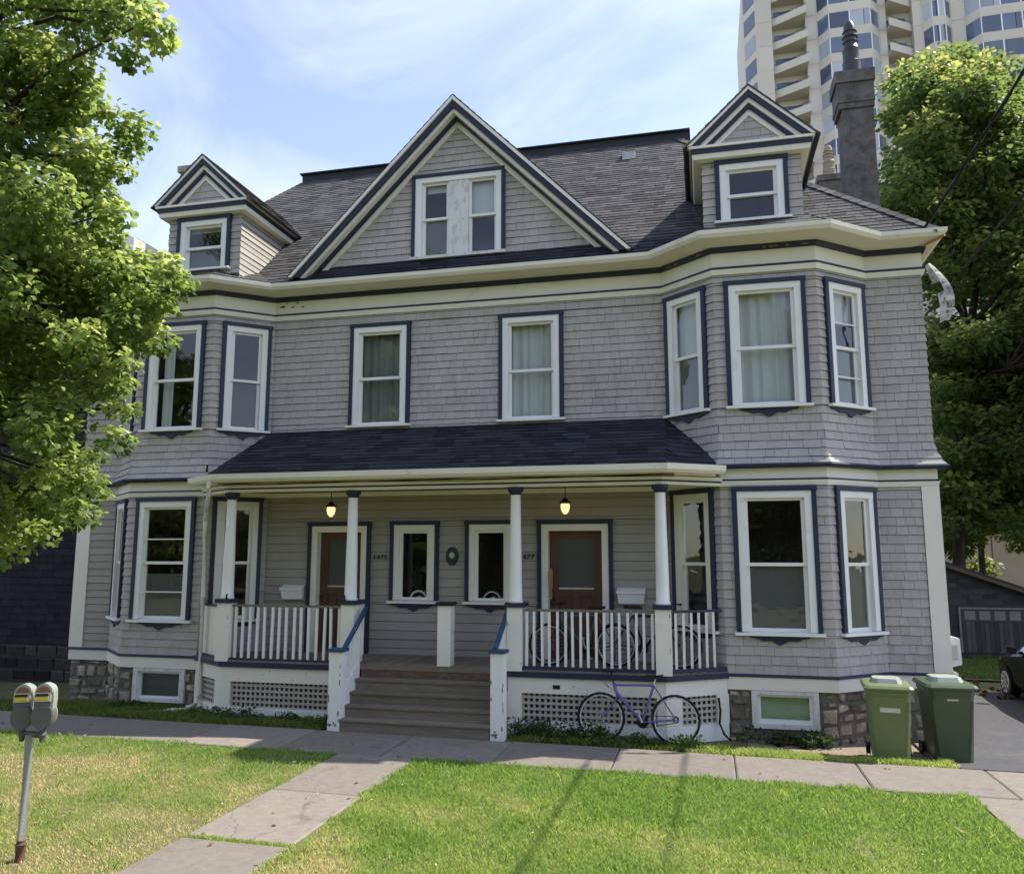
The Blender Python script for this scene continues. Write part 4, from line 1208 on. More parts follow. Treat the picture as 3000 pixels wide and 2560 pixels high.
# steps
ny = [-1.43, -1.62, -1.81, -2.0, -2.19]
for i in range(5):
    z = -0.05 - 0.172 * i
    zb = z - 0.172 if i < 4 else gz(0, -2.2) - 0.06
    m = MB()
    if i > 0:
        m.box(-1.165, 1.225, ny[i], ny[i] + 0.22, z - 0.032, z, random.random()); st = m.build('tread', 'greywood', house)
    m = MB(); m.box(-1.15, 1.21, ny[i] + 0.028, ny[i] + 0.05, zb, z - 0.033, random.random()); m.build('riser', 'bareriser' if i == 0 else 'greywood', house)
for sx, xn, ztop in ((-1, -1.255, 0.255), (1, 1.33, 0.30)):
    xa, xb = xn - 0.10, xn + 0.10
    m = MB(); m.box(xa, xb, -2.17, -1.97, gz(xn, -2.1) - 0.1, ztop); nw = m.build('newel_post', 'white', house)
    m = MB(); m.box(xa - 0.03, xb + 0.03, -2.20, -1.94, ztop + 0.001, ztop + 0.045); m.build('newel_cap', 'bluerail', nw)
    xs_ = xb - 0.03 if sx < 0 else xa + 0.03
    m = MB(); m.hexa(((xs_ - 0.035, -2.0, ztop + 0.01), (xs_ + 0.035, -2.0, ztop + 0.01), (xs_ + 0.035, -1.19, 0.84), (xs_ - 0.035, -1.19, 0.84),
                      (xs_ - 0.035, -2.0, ztop + 0.06), (xs_ + 0.035, -2.0, ztop + 0.06), (xs_ + 0.035, -1.19, 0.89), (xs_ - 0.035, -1.19, 0.89)))
    hr = m.build('handrail', 'bluerail', house)
    for k in range(6):
        y = -1.92 + k * 0.118; zt_ = ztop + 0.01 + (y + 2.0) / 0.81 * (0.84 - ztop)
        baluster(xs_, y, zt_ - 0.62, zt_, hr)
    m = MB(); pts = [(-2.0, gz(xn, -2.1) - 0.06), (-2.0, ztop - 0.5)]
    m.hexa(((xs_ - 0.02, -1.98, -1.0), (xs_ + 0.02, -1.98, -1.0), (xs_ + 0.02, -1.43, -1.0), (xs_ - 0.02, -1.43, -1.0),
            (xs_ - 0.02, -1.98, ztop - 0.53), (xs_ + 0.02, -1.98, ztop - 0.53), (xs_ + 0.02, -1.43, 0.05), (xs_ - 0.02, -1.43, 0.05))); m.build('stair_stringer', 'white', house)
# downspout at the left end of the porch gutter, with its splash board
m = MB(); m.tube([(-3.93, -1.70, 3.0), (-3.95, -1.69, 2.9), (-4.0, -1.6, 2.78), (-4.33, -1.15, 2.52), (-4.44, -1.0, 2.36), (-4.46, -0.96, 2.1), (-4.44, -0.95, 1.0), (-4.42, -0.95, -0.70), (-4.43, -1.0, -0.84), (-4.55, -1.1, -0.90)], 0.042, 10)
m.build('downspout', 'cream', house, smooth=True)

m = MB(); m.box(2.02, 2.13, -1.388, -1.379, -0.30, -0.24); m.build('skirt_vent', 'iron', house)
m = MB(); m.tube([(4.50, -0.86, -0.42), (4.52, -0.90, -0.6), (4.50, -0.95, -0.78), (4.56, -1.0, -0.92), (4.66, -1.05, -1.0)], 0.018, 7); m.build('drain_hose', 'rubber', house, smooth=True)
for px in (-3.66, -1.47):
    m = MB(); m.lathe(px, -1.43, [(0.022, 0.996), (0.022, 1.02), (0.01, 1.03), (0.016, 1.07), (0.004, 1.085)], 8); m.build('pedestal_hook', 'iron', house)

# chips and bare wood where the paint has worn off the posts and the skirt
r = random.Random(21)
chipm = mat('chipped_bare_wood', (0.25, 0.20, 0.14), 0.9, 0.35)
def chip(x, y, z, w, h):
    pts = [(x + w * math.cos(a) * r.uniform(0.35, 1.1), z + h * math.sin(a) * r.uniform(0.35, 1.1)) for a in np.linspace(0, 2 * math.pi, 10)[:-1]]
    m = MB(); m.prism(pts, y - 0.0025, y); m.build('paint_chip', chipm, house)
for xn in (-1.255, 1.33):
    for k in range(7): chip(xn + r.choice((-0.085, 0.085)) + r.uniform(-0.012, 0.012), -2.1702, r.uniform(-0.86, 0.1), r.uniform(0.006, 0.018), r.uniform(0.02, 0.07))
    for k in range(4): chip(xn + r.uniform(-0.09, 0.09), -2.1702, r.uniform(-0.88, -0.78), r.uniform(0.015, 0.04), r.uniform(0.015, 0.04))
for px in (-3.72, -1.4157, 1.4157, 3.72):
    for k in range(3): chip(px + r.choice((-0.1, 0.1)), -1.4282, r.uniform(-0.03, 0.85), r.uniform(0.005, 0.012), r.uniform(0.01, 0.04))
for k in range(16):
    x = r.choice((r.uniform(-3.6, -1.5), r.uniform(1.6, 3.6))); chip(x, -1.3802, r.uniform(-0.37, -0.15), r.uniform(0.006, 0.02), r.uniform(0.005, 0.015))
for k in range(10):
    x = r.choice((r.uniform(-3.6, -1.5), r.uniform(1.6, 3.6))); chip(x, -1.3852, r.uniform(-0.95, -0.86), r.uniform(0.02, 0.06), r.uniform(0.01, 0.03))

# house numbers, built as standing figures
def figure(txt, x, z, h, n=0.028):
    cu = bpy.data.curves.new('house_number', 'FONT'); cu.body = txt; cu.size = h; cu.extrude = 0.008; cu.shear = 0.15; cu.space_character = 1.05
    par = empty_part('house_number', house, (x, -n, z)); par['label'] = 'black house number ' + txt
    w = 0.0
    for ch in txt:
        cu.body = ch
        tmp = bpy.data.objects.new('digit', cu); COL.objects.link(tmp)
        bpy.context.view_layer.update()
        me = bpy.data.meshes.new_from_object(tmp.evaluated_get(bpy.context.evaluated_depsgraph_get()))
        COL.objects.unlink(tmp); bpy.data.objects.remove(tmp)
        me.materials.clear(); me.materials.append(M['iron'])
        o = bpy.data.objects.new('digit', me); COL.objects.link(o); o.parent = par
        o.location = (w, 0, 0); o.rotation_euler = (math.pi / 2, 0, 0); w += h * 0.58
    return par
figure('1475', -1.585, 1.66, 0.125); figure('1477', 1.165, 1.67, 0.125)

# the shingles and boards: the largest-looking ones are parts of their own, the rest one part
def deal(store, limit, name, mt, parent_of, rest_name):
    order = sorted(range(len(store)), key=lambda i: -store[i][2])
    single = set(order[:limit])
    rest = {}
    for i, (q, t, w, mk) in enumerate(store):
        par, mm = parent_of(mk), (mk[0] if mk else mt)
        if i in single:
            b = MB(); add_tab(b, q, t); b.build(name, mm, par)
        else:
            add_tab(rest.setdefault((par.name, mm), (par, MB()))[1], q, t)
    for (pn_, mm), (par, b) in rest.items():
        b.build(rest_name, mm, par, kind='stuff')
deal(LIT, 295, 'shingle', 'shingle', lambda mk: wall_o, 'shingles')
deal(CLAP, 150, 'clapboard', 'clapboard', lambda mk: wall_o, 'clapboards')
deal(ROOFT, 295, 'roof_shingle', 'roof', lambda mk: mk[1], 'roof_shingles')

# ================================================================== THINGS ON THE PORCH
for px, lab in ((-2.166, 'lit amber porch lantern hanging over the left front door'), (2.106, 'lit amber porch lantern hanging over the right front door')):
    t = thing('porch_lantern', lab, 'lantern', (px, -0.6, 2.93), 'porch lanterns')
    lo = (px, -0.6, 2.93)
    m = MB(); m.lathe(0, 0, [(0.05, -0.03), (0.055, -0.015), (0.055, 0.0)], 12); m.tube([(0, 0, -0.03), (0, 0, -0.25)], 0.007, 6); m.build('chain', 'iron', t, origin=lo)
    m = MB(); m.lathe(0, 0, [(0.075, -0.335), (0.098, -0.325), (0.098, -0.30), (0.06, -0.285), (0.04, -0.25), (0.015, -0.235)], 16); m.build('cap', 'iron', t, smooth=True, origin=lo)
    m = MB(); m.lathe(0, 0, [(0.004, -0.515), (0.03, -0.505), (0.062, -0.46), (0.078, -0.40), (0.078, -0.36), (0.07, -0.336)], 16); m.build('glass_globe', 'lampglow', t, smooth=True, origin=lo)
    m = MB(); m.lathe(0, 0, [(0.003, -0.555), (0.012, -0.54), (0.008, -0.525), (0.02, -0.514)], 8); m.build('finial', 'iron', t, smooth=True, origin=lo)
for x0, x1, lab in ((-3.35, -2.93, 'white wall mailbox left of the left front door'), (2.9, 3.36, 'white wall mailbox right of the right front door')):
    t = thing('mailbox', lab, 'mailbox', ((x0 + x1) / 2, -0.02, 0.95), 'wall mailboxes')
    m = MB(); m.hexa(((x0 + 0.02, -0.13, 0.93), (x1 - 0.02, -0.13, 0.93), (x1 - 0.02, -0.02, 0.93), (x0 + 0.02, -0.02, 0.93), (x0, -0.17, 1.11), (x1, -0.17, 1.11), (x1, -0.02, 1.16), (x0, -0.02, 1.16))); m.build('box', 'white', t)
    m = MB(); m.hexa(((x0 - 0.01, -0.19, 1.10), (x1 + 0.01, -0.19, 1.10), (x1 + 0.01, -0.02, 1.166), (x0 - 0.01, -0.02, 1.166), (x0 - 0.01, -0.19, 1.125), (x1 + 0.01, -0.19, 1.125), (x1 + 0.01, -0.02, 1.19), (x0 - 0.01, -0.02, 1.19))); m.build('lid', 'white', t)
# oval plaque
t = thing('plaque', 'dark green oval plaque between the two hall windows', 'plaque', (-0.05, -0.02, 1.72))
el = lambda a, b, n=28: [(-0.05 + a * math.cos(2 * math.pi * i / n), 1.72 + b * math.sin(2 * math.pi * i / n)) for i in range(n)]
m = MB(); m.prism(el(0.115, 0.165), -0.05, -0.02); m.build('rim', 'plaque', t)
m = MB(); m.prism(el(0.092, 0.140), -0.056, -0.0505); m.build('face', mat('plaque_face', (0.03, 0.06, 0.055), 0.5), t)
m = MB(); q = [(-0.05 + 0.05 * math.cos(a), 1.735 + 0.055 * math.sin(a)) for a in np.linspace(0, 2 * math.pi, 17)[:-1]]; m.prism(q, -0.060, -0.0565); m.build('emblem', mat('plaque_emblem', (0.40, 0.46, 0.44), 0.5), t)
m = MB(); m.prism([(-0.105, 1.635), (-0.05, 1.61), (0.005, 1.635), (0.0, 1.655), (-0.05, 1.632), (-0.10, 1.655)], -0.0605, -0.0565); m.build('scroll', 'iron', t)

# ------------------------------------------------------------------ bicycles
def bicycle(label, loc, rotz, tilt, fm, group, wheel_r=0.335, base=1.08, bar='flat', steer=0.0):
    """local: rolls along +x towards the rear wheel (front wheel at x = 0), z up"""
    t = thing('bicycle', label, 'bicycle', loc, group, rotz)
    t.rotation_euler = (tilt, 0, rotz)
    lo = tuple(wpos(t))
    B = lambda mb, n, mt, par=t, **k: mb.build(n, mt, par, smooth=True, **k)
    R = wheel_r
    fx, rx = 0.0, base
    bb = (0.60, 0, R - 0.05); hd_t = (0.19, 0, R + 0.50); hd_b = (0.225, 0, R + 0.36); st_t = (0.775, 0, R + 0.47); seat_base = (0.80, 0, R + 0.56)
    m = MB()
    m.tube([hd_t, hd_b], 0.026, 8); m.tube([(0.20, 0, R + 0.46), st_t], 0.020, 8); m.tube([hd_b, bb], 0.024, 8); m.tube([bb, st_t], 0.020, 8)
    for s in (-1, 1):
        m.tube([st_t, (rx, s * 0.06, R)], 0.010, 6); m.tube([(bb[0], 0, bb[2]), (rx, s * 0.06, R)], 0.011, 6)
    fr_ = B(m, 'frame', fm); fr_.location = (0, 0, 0)
    m = MB()
    for s in (-1, 1): m.tube([(0.235, s * 0.045, R + 0.33), (0.22, s * 0.055, R + 0.25), (0.07, s * 0.055, R + 0.05), (fx, s * 0.055, R)], 0.012, 6)
    m.tube([(0.235, -0.05, R + 0.34), (0.235, 0.05, R + 0.34)], 0.018, 6)
    f2 = B(m, 'fork', fm); f2.location = (0, 0, 0)
    for wx in (fx, rx):
        m = MB(); m.tube([(wx + R * math.cos(a), 0, R + R * math.sin(a)) for a in np.linspace(0, 2 * math.pi, 41)[:-1]], 0.019, 6, closed=True)
        w = B(m, 'wheel', 'rubber'); w.location = (0, 0, 0)
        m = MB(); m.tube([(wx + (R - 0.03) * math.cos(a), 0, R + (R - 0.03) * math.sin(a)) for a in np.linspace(0, 2 * math.pi, 41)[:-1]], 0.010, 6, closed=True)
        q = B(m, 'rim', 'silver', w); q.location = (0, 0, 0)
        m = MB()
        for k in range(24):
            a = 2 * math.pi * k / 24
            m.tube([(wx + 0.02 * math.cos(a + 0.9), 0.03 * (-1) ** k, R + 0.02 * math.sin(a + 0.9)), (wx + (R - 0.03) * math.cos(a), 0, R + (R - 0.03) * math.sin(a))], 0.0016, 3)
        m.tube([(wx, -0.05, R), (wx, 0.05, R)], 0.02, 8)
        q = B(m, 'spokes', 'silver', w); q.location = (0, 0, 0)
    m = MB(); m.tube([(bb[0], 0.05, bb[2]), (bb[0], 0.056, bb[2])], 0.088, 20); m.tube([(rx, 0.045, R), (rx, 0.055, R)], 0.05, 14)
    for dz in (0.045, -0.045): m.tube([(bb[0], 0.053, bb[2] + dz * 1.9), (rx, 0.05, R + dz)], 0.005, 4)
    q = B(m, 'drivetrain', 'iron'); q.location = (0, 0, 0)
    m = MB(); a = 1.9
    for s in (-1, 1):
        c, d = math.cos(a) * s * 0.17, math.sin(a) * s * 0.17
        m.tube([(bb[0], -s * 0.07, bb[2]), (bb[0] + c, -s * 0.08, bb[2] + d)], 0.010, 6); m.box(bb[0] + c - 0.04, bb[0] + c + 0.04, min(-s * 0.09, -s * 0.17), max(-s * 0.09, -s * 0.17), bb[2] + d - 0.01, bb[2] + d + 0.012)
    q = B(m, 'crank', 'silver'); q.location = (0, 0, 0)
    m = MB(); m.tube([st_t, seat_base], 0.013, 8)
    prof = [(-0.17, 0.018, 0.0), (-0.10, 0.03, 0.01), (0.0, 0.05, 0.005), (0.07, 0.09, 0.01), (0.115, 0.085, 0.02)]
    q = B(m, 'seat_post', 'silver'); q.location = (0, 0, 0)
    m = MB()
    for (xa, wa, za), (xb, wb, zb_) in zip(prof[:-1], prof[1:]):
        X, Y, Z = seat_base
        m.hexa(((X + xa, -wa, Z + za), (X + xb, -wb, Z + zb_), (X + xb, wb, Z + zb_), (X + xa, wa, Z + za), (X + xa, -wa * 0.8, Z + za + 0.045), (X + xb, -wb * 0.8, Z + zb_ + 0.05), (X + xb, wb * 0.8, Z + zb_ + 0.05), (X + xa, wa * 0.8, Z + za + 0.045)))
    q = B(m, 'saddle', 'rubber'); q.location = (0, 0, 0)
    m = MB(); h0 = (0.175, 0, R + 0.555)
    m.tube([hd_t, h0, (0.155, 0, R + 0.63), (0.10, 0, R + 0.66)], 0.014, 8)
    cs, sn = math.cos(steer), math.sin(steer)
    rot = lambda x, y: (0.10 + (x * cs - y * sn), x * sn + y * cs)
    pts = [(0.07, -0.29, 0.0), (0.03, -0.20, 0.01), (0, -0.09, 0.0), (0, 0.09, 0.0), (0.03, 0.20, 0.01), (0.07, 0.29, 0.0)]
    m.tube([(*rot(x, y), R + 0.66 + z) for x, y, z in pts], 0.012, 8)
    q = B(m, 'handlebar', 'iron'); q.location = (0, 0, 0)
    m = MB()
    for s in (0, 1):
        e = pts[0] if s == 0 else pts[-1]
        m.tube([(*rot(e[0], e[1]), R + 0.66), (*rot(e[0] - 0.06, e[1] * 0.62), R + 0.655)], 0.017, 8)
        m.tube([(*rot(0.0, e[1] * 0.3), R + 0.65), (*rot(-0.10, e[1] * 0.55), R + 0.55), (0.12, 0.0, R + 0.42), (0.24, 0.0, R + 0.36)], 0.004, 5)
    q = B(m, 'grips_and_cables', 'rubber'); q.location = (0, 0, 0)
    return t
bicycle('purple mountain bike leaning on the lattice skirt of the porch', (2.80, -1.74, gz(2.8, -1.74) + 0.01), 0.02, -0.09, 'purple', None, steer=0.35)
bicycle('silver bicycle on the porch in front of the right door', (1.85, -0.78, -0.02), 0.05, -0.06, 'greymetal', 'bicycles stored on the porch', wheel_r=0.32, steer=0.5)
bicycle('black bicycle on the porch behind the right corner pedestal', (3.95, -0.66, -0.02), 2.98, 0.07, 'iron', 'bicycles stored on the porch', wheel_r=0.32, steer=-0.4)
# slatted bundle of poles beside the right door (yellow wooden tool)
t = thing('wooden_bat', 'worn wooden bat hanging on the left jamb of the right door', 'bat', (1.76, -0.09, 1.06))
m = MB(); m.lathe(1.76, -0.09, [(0.018, 0.98), (0.02, 1.0), (0.014, 1.03), (0.016, 1.16), (0.03, 1.24), (0.034, 1.45), (0.03, 1.50), (0.012, 1.515)], 10); m.build('bat_body', mat('tan_wood', (0.36, 0.20, 0.085), 0.6, 0.25), t, smooth=True)

# ------------------------------------------------------------------ wheelie bins
def wheelie(label, loc, rotz, mt, hh=0.97, w=0.56, d=0.66, handle=False):
    t = thing('wheelie_bin', label, 'bin', loc, 'green wheelie bins', rotz)
    k = dict(origin=tuple(loc))
    m = MB()
    wb, db = w * 0.40, d * 0.38; wt_, dt = w * 0.5, d * 0.5
    lv = [(0.03, wb * 0.98, db * 0.98), (0.06, wb, db), (hh * 0.86, wt_ * 0.955, dt * 0.95), (hh * 0.862, wt_ * 0.985, dt * 0.985), (hh * 0.93, wt_ * 0.99, dt * 0.99)]
    def ring(a, b_, z, c=0.05):
        return [(-a + c, -b_, z), (a - c, -b_, z), (a, -b_ + c, z), (a, b_ - c, z), (a - c, b_, z), (-a + c, b_, z), (-a, b_ - c, z), (-a, -b_ + c, z)]
    rs = [ring(a, b_, z) for z, a, b_ in lv]
    for r0, r1 in zip(rs[:-1], rs[1:]):
        for i in range(8):
            m.poly((r0[i], r0[(i + 1) % 8], r1[(i + 1) % 8], r1[i]))
    m.poly(rs[0][::-1])
    m.build('body', mt, t, **k)
    m = MB()
    for s in (-1, 1):
        m.hexa(((s * wb * 0.75 - 0.012, -db - 0.004, 0.08), (s * wb * 0.75 + 0.012, -db - 0.004, 0.08), (s * wb * 0.75 + 0.012, -db + 0.02, 0.08), (s * wb * 0.75 - 0.012, -db + 0.02, 0.08),
                (s * wt_ * 0.82 - 0.012, -dt * 0.95 - 0.004, hh * 0.8), (s * wt_ * 0.82 + 0.012, -dt * 0.95 - 0.004, hh * 0.8), (s * wt_ * 0.82 + 0.012, -dt * 0.95 + 0.02, hh * 0.8), (s * wt_ * 0.82 - 0.012, -dt * 0.95 + 0.02, hh * 0.8)))
    m.build('ribs', mt, t, **k)
    m = MB(); a, b_ = wt_ + 0.03, dt + 0.03
    r0, r1, r2, r3 = ring(a, b_, hh * 0.93), ring(a + 0.006, b_ + 0.006, hh * 0.955), ring(a - 0.02, b_ - 0.02, hh * 0.985), ring(a - 0.10, b_ - 0.10, hh)
    for p, q in ((r0, r1), (r1, r2), (r2, r3)):
        for i in range(8): m.poly((p[i], p[(i + 1) % 8], q[(i + 1) % 8], q[i]))
    m.poly(r3); m.poly(r0[::-1])
    lid = m.build('lid', mt, t, **k)
    m = MB(); r0, r1 = ring(a * 0.62, b_ * 0.55, hh * 1.0, 0.06), ring(a * 0.56, b_ * 0.48, hh * 1.055, 0.06)
    for i in range(8): m.poly((r0[i], r0[(i + 1) % 8], r1[(i + 1) % 8], r1[i]))
    m.poly(r1); m.build('lid_panel', mat('lid_sun_glint', (0.34, 0.36, 0.31), 0.35, 0.1, spec=0.6), lid, **k)  # pale colour paints the sun's gloss onto the raised lid panel
    m = MB(); m.tube([(-wt_ * 0.85, dt + 0.03, hh * 0.94), (-wt_ * 0.85, dt + 0.10, hh * 0.955), (wt_ * 0.85, dt + 0.10, hh * 0.955), (wt_ * 0.85, dt + 0.03, hh * 0.94)], 0.018, 8)
    m.build('handle', mt, t, **k)
    for s in (-1, 1):
        m = MB(); x = s * (wb + 0.035); m.tube([(x - 0.025, db + 0.0, 0.1), (x + 0.025, db + 0.0, 0.1)], 0.1, 18); m.build('wheel', 'rubber', t, smooth=True, **k)
    m = MB(); f = 0.68 if mt == 'bin' else 0.80
    fy = lambda z: -(db + (dt * 0.95 - db) * (z - 0.06) / (hh * 0.86 - 0.06)) - 0.004
    lw = 0.125 if mt == 'bin' else 0.07; hs_ = 0.03 if mt == 'bin' else 0.011
    za, zb_ = hh * f - hs_, hh * f + hs_
    m.hexa(((-lw, fy(za), za), (lw, fy(za), za), (lw, fy(za) + 0.02, za), (-lw, fy(za) + 0.02, za), (-lw, fy(zb_), zb_), (lw, fy(zb_), zb_), (lw, fy(zb_) + 0.02, zb_), (-lw, fy(zb_) + 0.02, zb_)))
    m.build('label', 'sticker', t, **k)
    return t
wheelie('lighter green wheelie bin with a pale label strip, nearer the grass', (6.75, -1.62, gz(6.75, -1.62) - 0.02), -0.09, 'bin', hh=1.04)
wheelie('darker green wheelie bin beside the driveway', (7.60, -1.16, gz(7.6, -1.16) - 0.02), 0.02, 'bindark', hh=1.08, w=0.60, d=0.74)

# ------------------------------------------------------------------ twin parking meter
M['meter_paint'] = mat('meter_silver_paint', (0.40, 0.41, 0.37), 0.42, 0.2, 0.1, 8, metal=0.35)
PM = (-1.57, -7.72, gz(-1.5, -7.7) - 0.06)
t = thing('parking_meter', 'twin headed parking meter on a grey pole in the left lawn', 'parking meter', PM)
k = dict(origin=PM, smooth=True)
m = MB(); m.tube([(0, 0, 0.22), (0, 0, 1.12)], 0.037, 16); m.build('pole', 'metal', t, **k)
m = MB(); m.tube([(0, 0, 0), (0.0, 0, 0.19), (0, 0, 0.225)], [0.047, 0.046, 0.04], 16); m.build('pole_base', 'rust', t, **k)
m = MB(); m.tube([(-0.10, 0, 1.115), (-0.05, 0, 1.12), (0.08, 0, 1.12), (0.15, 0, 1.115)], 0.03, 10)
for s in (-0.085, 0.135): m.tube([(s, 0, 1.055), (s, 0, 1.12), (s, 0, 1.17)], [0.022, 0.034, 0.028], 10)
m.build('yoke', 'greymetal', t, **k)
for hx, hz, ry in ((-0.085, 1.155, 0.40), (0.135, 1.17, 0.40)):
    o_h = (PM[0] + hx, PM[1], PM[2] + hz); kh = dict(origin=o_h, smooth=True)
    W_, H_ = 0.70, 0.71
    P_ = lambda pts: [(x_ * W_, z_ * H_) for x_, z_ in pts]
    out_ = [(0.135 * math.sin(a) * 0.95, 0.165 - 0.165 * math.cos(a)) for a in np.linspace(-2.35, 2.35, 22)]
    m = MB(); m.prism(P_(out_), -0.05, 0.05); b = m.build('meter_head', 'greymetal', t, **kh)
    def hp(name, mm, mb, smooth=True):
        o = mb.build(name, mm, b, smooth=smooth); o.location = (0, 0, 0); return o
    m = MB(); m.prism(P_([(x_ * 0.96, 0.006 + z_ * 0.98) for x_, z_ in out_]), -0.066, -0.051); hp('vault_door', 'greymetal', m)
    m = MB(); m.prism(P_([(x_ * 0.97, 0.004 + z_ * 0.98) for x_, z_ in out_]), 0.051, 0.075); hp('vault_back', 'meter_paint', m)
    case = [(-0.11, 0.235), (0.11, 0.235), (0.118, 0.36), (0.112, 0.45)] + [(0.112 * math.cos(a), 0.45 + 0.105 * math.sin(a)) for a in np.linspace(0.1, math.pi - 0.1, 14)] + [(-0.112, 0.45), (-0.118, 0.36)]
    m = MB(); m.prism(P_(case), -0.04, 0.062); hp('case', 'meter_paint', m)
    m = MB(); m.prism(P_([(0.104 * math.cos(a), 0.452 + 0.112 * math.sin(a)) for a in np.linspace(0, math.pi, 18)]), -0.055, 0.045); hp('dome', 'meterdome', m)
    m = MB(); m.prism(P_([(0.086 * math.cos(a), 0.45 + 0.085 * math.sin(a)) for a in np.linspace(0.12, math.pi - 0.12, 14)]), -0.060, -0.0555); hp('dial_window', 'reddome', m)
    m = MB(); m.box(-0.105 * W_, 0.085 * W_, -0.056, -0.041, 0.345 * H_, 0.452 * H_); hp('instruction_plate', 'silver', m, False)
    m = MB(); m.box(-0.095 * W_, 0.06 * W_, -0.060, -0.0565, 0.36 * H_, 0.402 * H_); hp('yellow_sticker', 'yellow', m, False)
    m = MB(); m.box(-0.095 * W_, 0.06 * W_, -0.060, -0.0565, 0.408 * H_, 0.44 * H_); hp('dark_band', 'plaque', m, False)
    m = MB(); m.box(-0.108 * W_, 0.09 * W_, -0.05, -0.041, 0.25 * H_, 0.338 * H_); hp('coin_slot_panel', 'greymetal', m, False)
    b.rotation_euler = (0, 0, ry)

# ------------------------------------------------------------------ boxes on the right side wall
for z0, z1, w, lab in ((0.02, 0.50, 0.17, 'white electricity meter box high on the right side wall'), (-0.62, -0.02, 0.11, 'white conduit box low on the right side wall')):
    t = thing('utility_box', lab, 'utility box', (8.02, 0.02, z0))
    m = MB(); m.hexa(((7.985, 0.02, z0), (8.0 + w, 0.02, z0 + 0.05), (8.0 + w, 0.30, z0 + 0.05), (7.985, 0.30, z0), (7.985, 0.02, z1), (8.0 + w * 0.95, 0.02, z1 - 0.04), (8.0 + w * 0.95, 0.30, z1 - 0.04), (7.985, 0.30, z1))); b = m.build('case', 'white', t)
    m = MB(); m.box(8.03, 8.03 + w * 0.5, 0.012, 0.019, z0 + 0.12, z1 - 0.14); m.build('cover_plate', 'silver', b)
t = thing('splash_board', 'pale splash board lying on the grass below the downspout', 'board', (-4.75, -1.2, gz(-4.7, -1.2)))
m = MB(); m.hexa(((-4.98, -1.36, gz(-4.7, -1.3) + 0.005), (-4.62, -1.30, gz(-4.7, -1.3) + 0.02), (-4.48, -1.06, gz(-4.7, -1.1) + 0.05), (-4.84, -1.12, gz(-4.7, -1.1) + 0.035),
                  (-4.98, -1.36, gz(-4.7, -1.3) + 0.025), (-4.62, -1.30, gz(-4.7, -1.3) + 0.04), (-4.48, -1.06, gz(-4.7, -1.1) + 0.07), (-4.84, -1.12, gz(-4.7, -1.1) + 0.055))); m.build('board', 'white', t)

# ================================================================== GROUND
def grid_sheet(name, xs, ys, dz, mt, kind='structure', keep=None):
    xs, ys = list(xs), list(ys)
    v = [(x, y, gz(x, y) + dz) for y in ys for x in xs]
    n = len(xs); f = []
    for j in range(len(ys) - 1):
        for i in range(n - 1):
            if keep is None or keep((xs[i] + xs[i + 1]) / 2, (ys[j] + ys[j + 1]) / 2):
                f.append((j * n + i, j * n + i + 1, (j + 1) * n + i + 1, (j + 1) * n + i))
    m = MB(); m.v = v; m.f = f; m.t = [0.5] * len(f)
    return m.build(name, mt, kind=kind)
# a gently clamped far ground: gz is linear in x, so pull the far corners in
_g = gz
def gz(x, y):
    return _g(max(-25, min(25, x)), y)
ax = [-500, -200, -90, -45, -25] + list(np.arange(-20, 20.1, 0.5)) + [25, 45, 90, 200, 500]
ay = [-500, -200, -90, -45, -30, -22] + list(np.arange(-18, 14.1, 0.4)) + [18, 30, 60, 120, 250, 600]
grid_sheet('ground', ax, ay, -0.05, 'soil')
WX0, WX1 = -26.0, 22.0
PATHX = (-0.555, 0.555)
def lawn_keep(x, y): return True
grid_sheet('lawn', list(np.arange(-26, -0.7, 0.4)) + [-0.56], list(np.arange(-9.6, -3.5, 0.4)) + [-3.47], -0.02, 'soil')
grid_sheet('lawn', [0.56] + list(np.arange(0.9, 7.31, 0.4)), list(np.arange(-9.6, -3.5, 0.4)) + [-3.47], -0.02, 'soil')
grid_sheet('lawn_verge', np.arange(-26, 7.3, 0.3), np.arange(-2.2, 0.3, 0.15), -0.018, 'soil', keep=lambda x, y: True)
grid_sheet('bare_earth', np.arange(4.9, 7.4, 0.15), np.arange(-1.75, -0.1, 0.15), -0.008, 'dirt', keep=lambda x, y: y > -1.75 + 0.25 * math.sin(x * 5) + 0.15)
grid_sheet('driveway', list(np.arange(7.5, 14.0, 0.5)), list(np.arange(-2.1, 6.0, 0.45)), -0.012, 'asphalt', keep=lambda x, y: x < 8.0 or y > -9)
grid_sheet('driveway_apron', list(np.arange(7.25, 12.3, 0.4)), list(np.arange(-9.6, -3.4, 0.4)) + [-3.49], -0.006, 'concrete')
grid_sheet('garage_lawn', list(np.arange(7.9, 20, 0.5)), list(np.arange(7.2, 12, 0.4)), -0.008, 'soil')
grid_sheet('street', [-500, -100, -25, 25, 100, 500], [-22, -18, -14, -10.2], -0.14, 'asphalt')
m = MB(); m.box(-60, 60, -10.2, -9.7, -1.3, gz(0, -9) + 0.0); kb = m.build('kerb', 'concrete', kind='structure')
def slab(parent, pts, tnt, thick=0.09, mt='concrete'):
    m = MB(); P = [(x, y, gz(x, y) + dz) for x, y, dz in pts]
    cx_ = sum(p[0] for p in P) / 4; cy_ = sum(p[1] for p in P) / 4
    e = 0.018
    top = [(p[0] + (e if p[0] < cx_ else -e), p[1] + (e if p[1] < cy_ else -e), p[2]) for p in P]
    low = [(p[0], p[1], p[2] - 0.012) for p in P]; bot = [(p[0], p[1], p[2] - thick) for p in P]
    m.poly(top, tnt)
    for a, b_ in ((low, top), (bot, low)):
        for i in range(4): m.poly((a[i], a[(i + 1) % 4], b_[(i + 1) % 4], b_[i]), tnt)
    return m.build('slab', mt, parent)
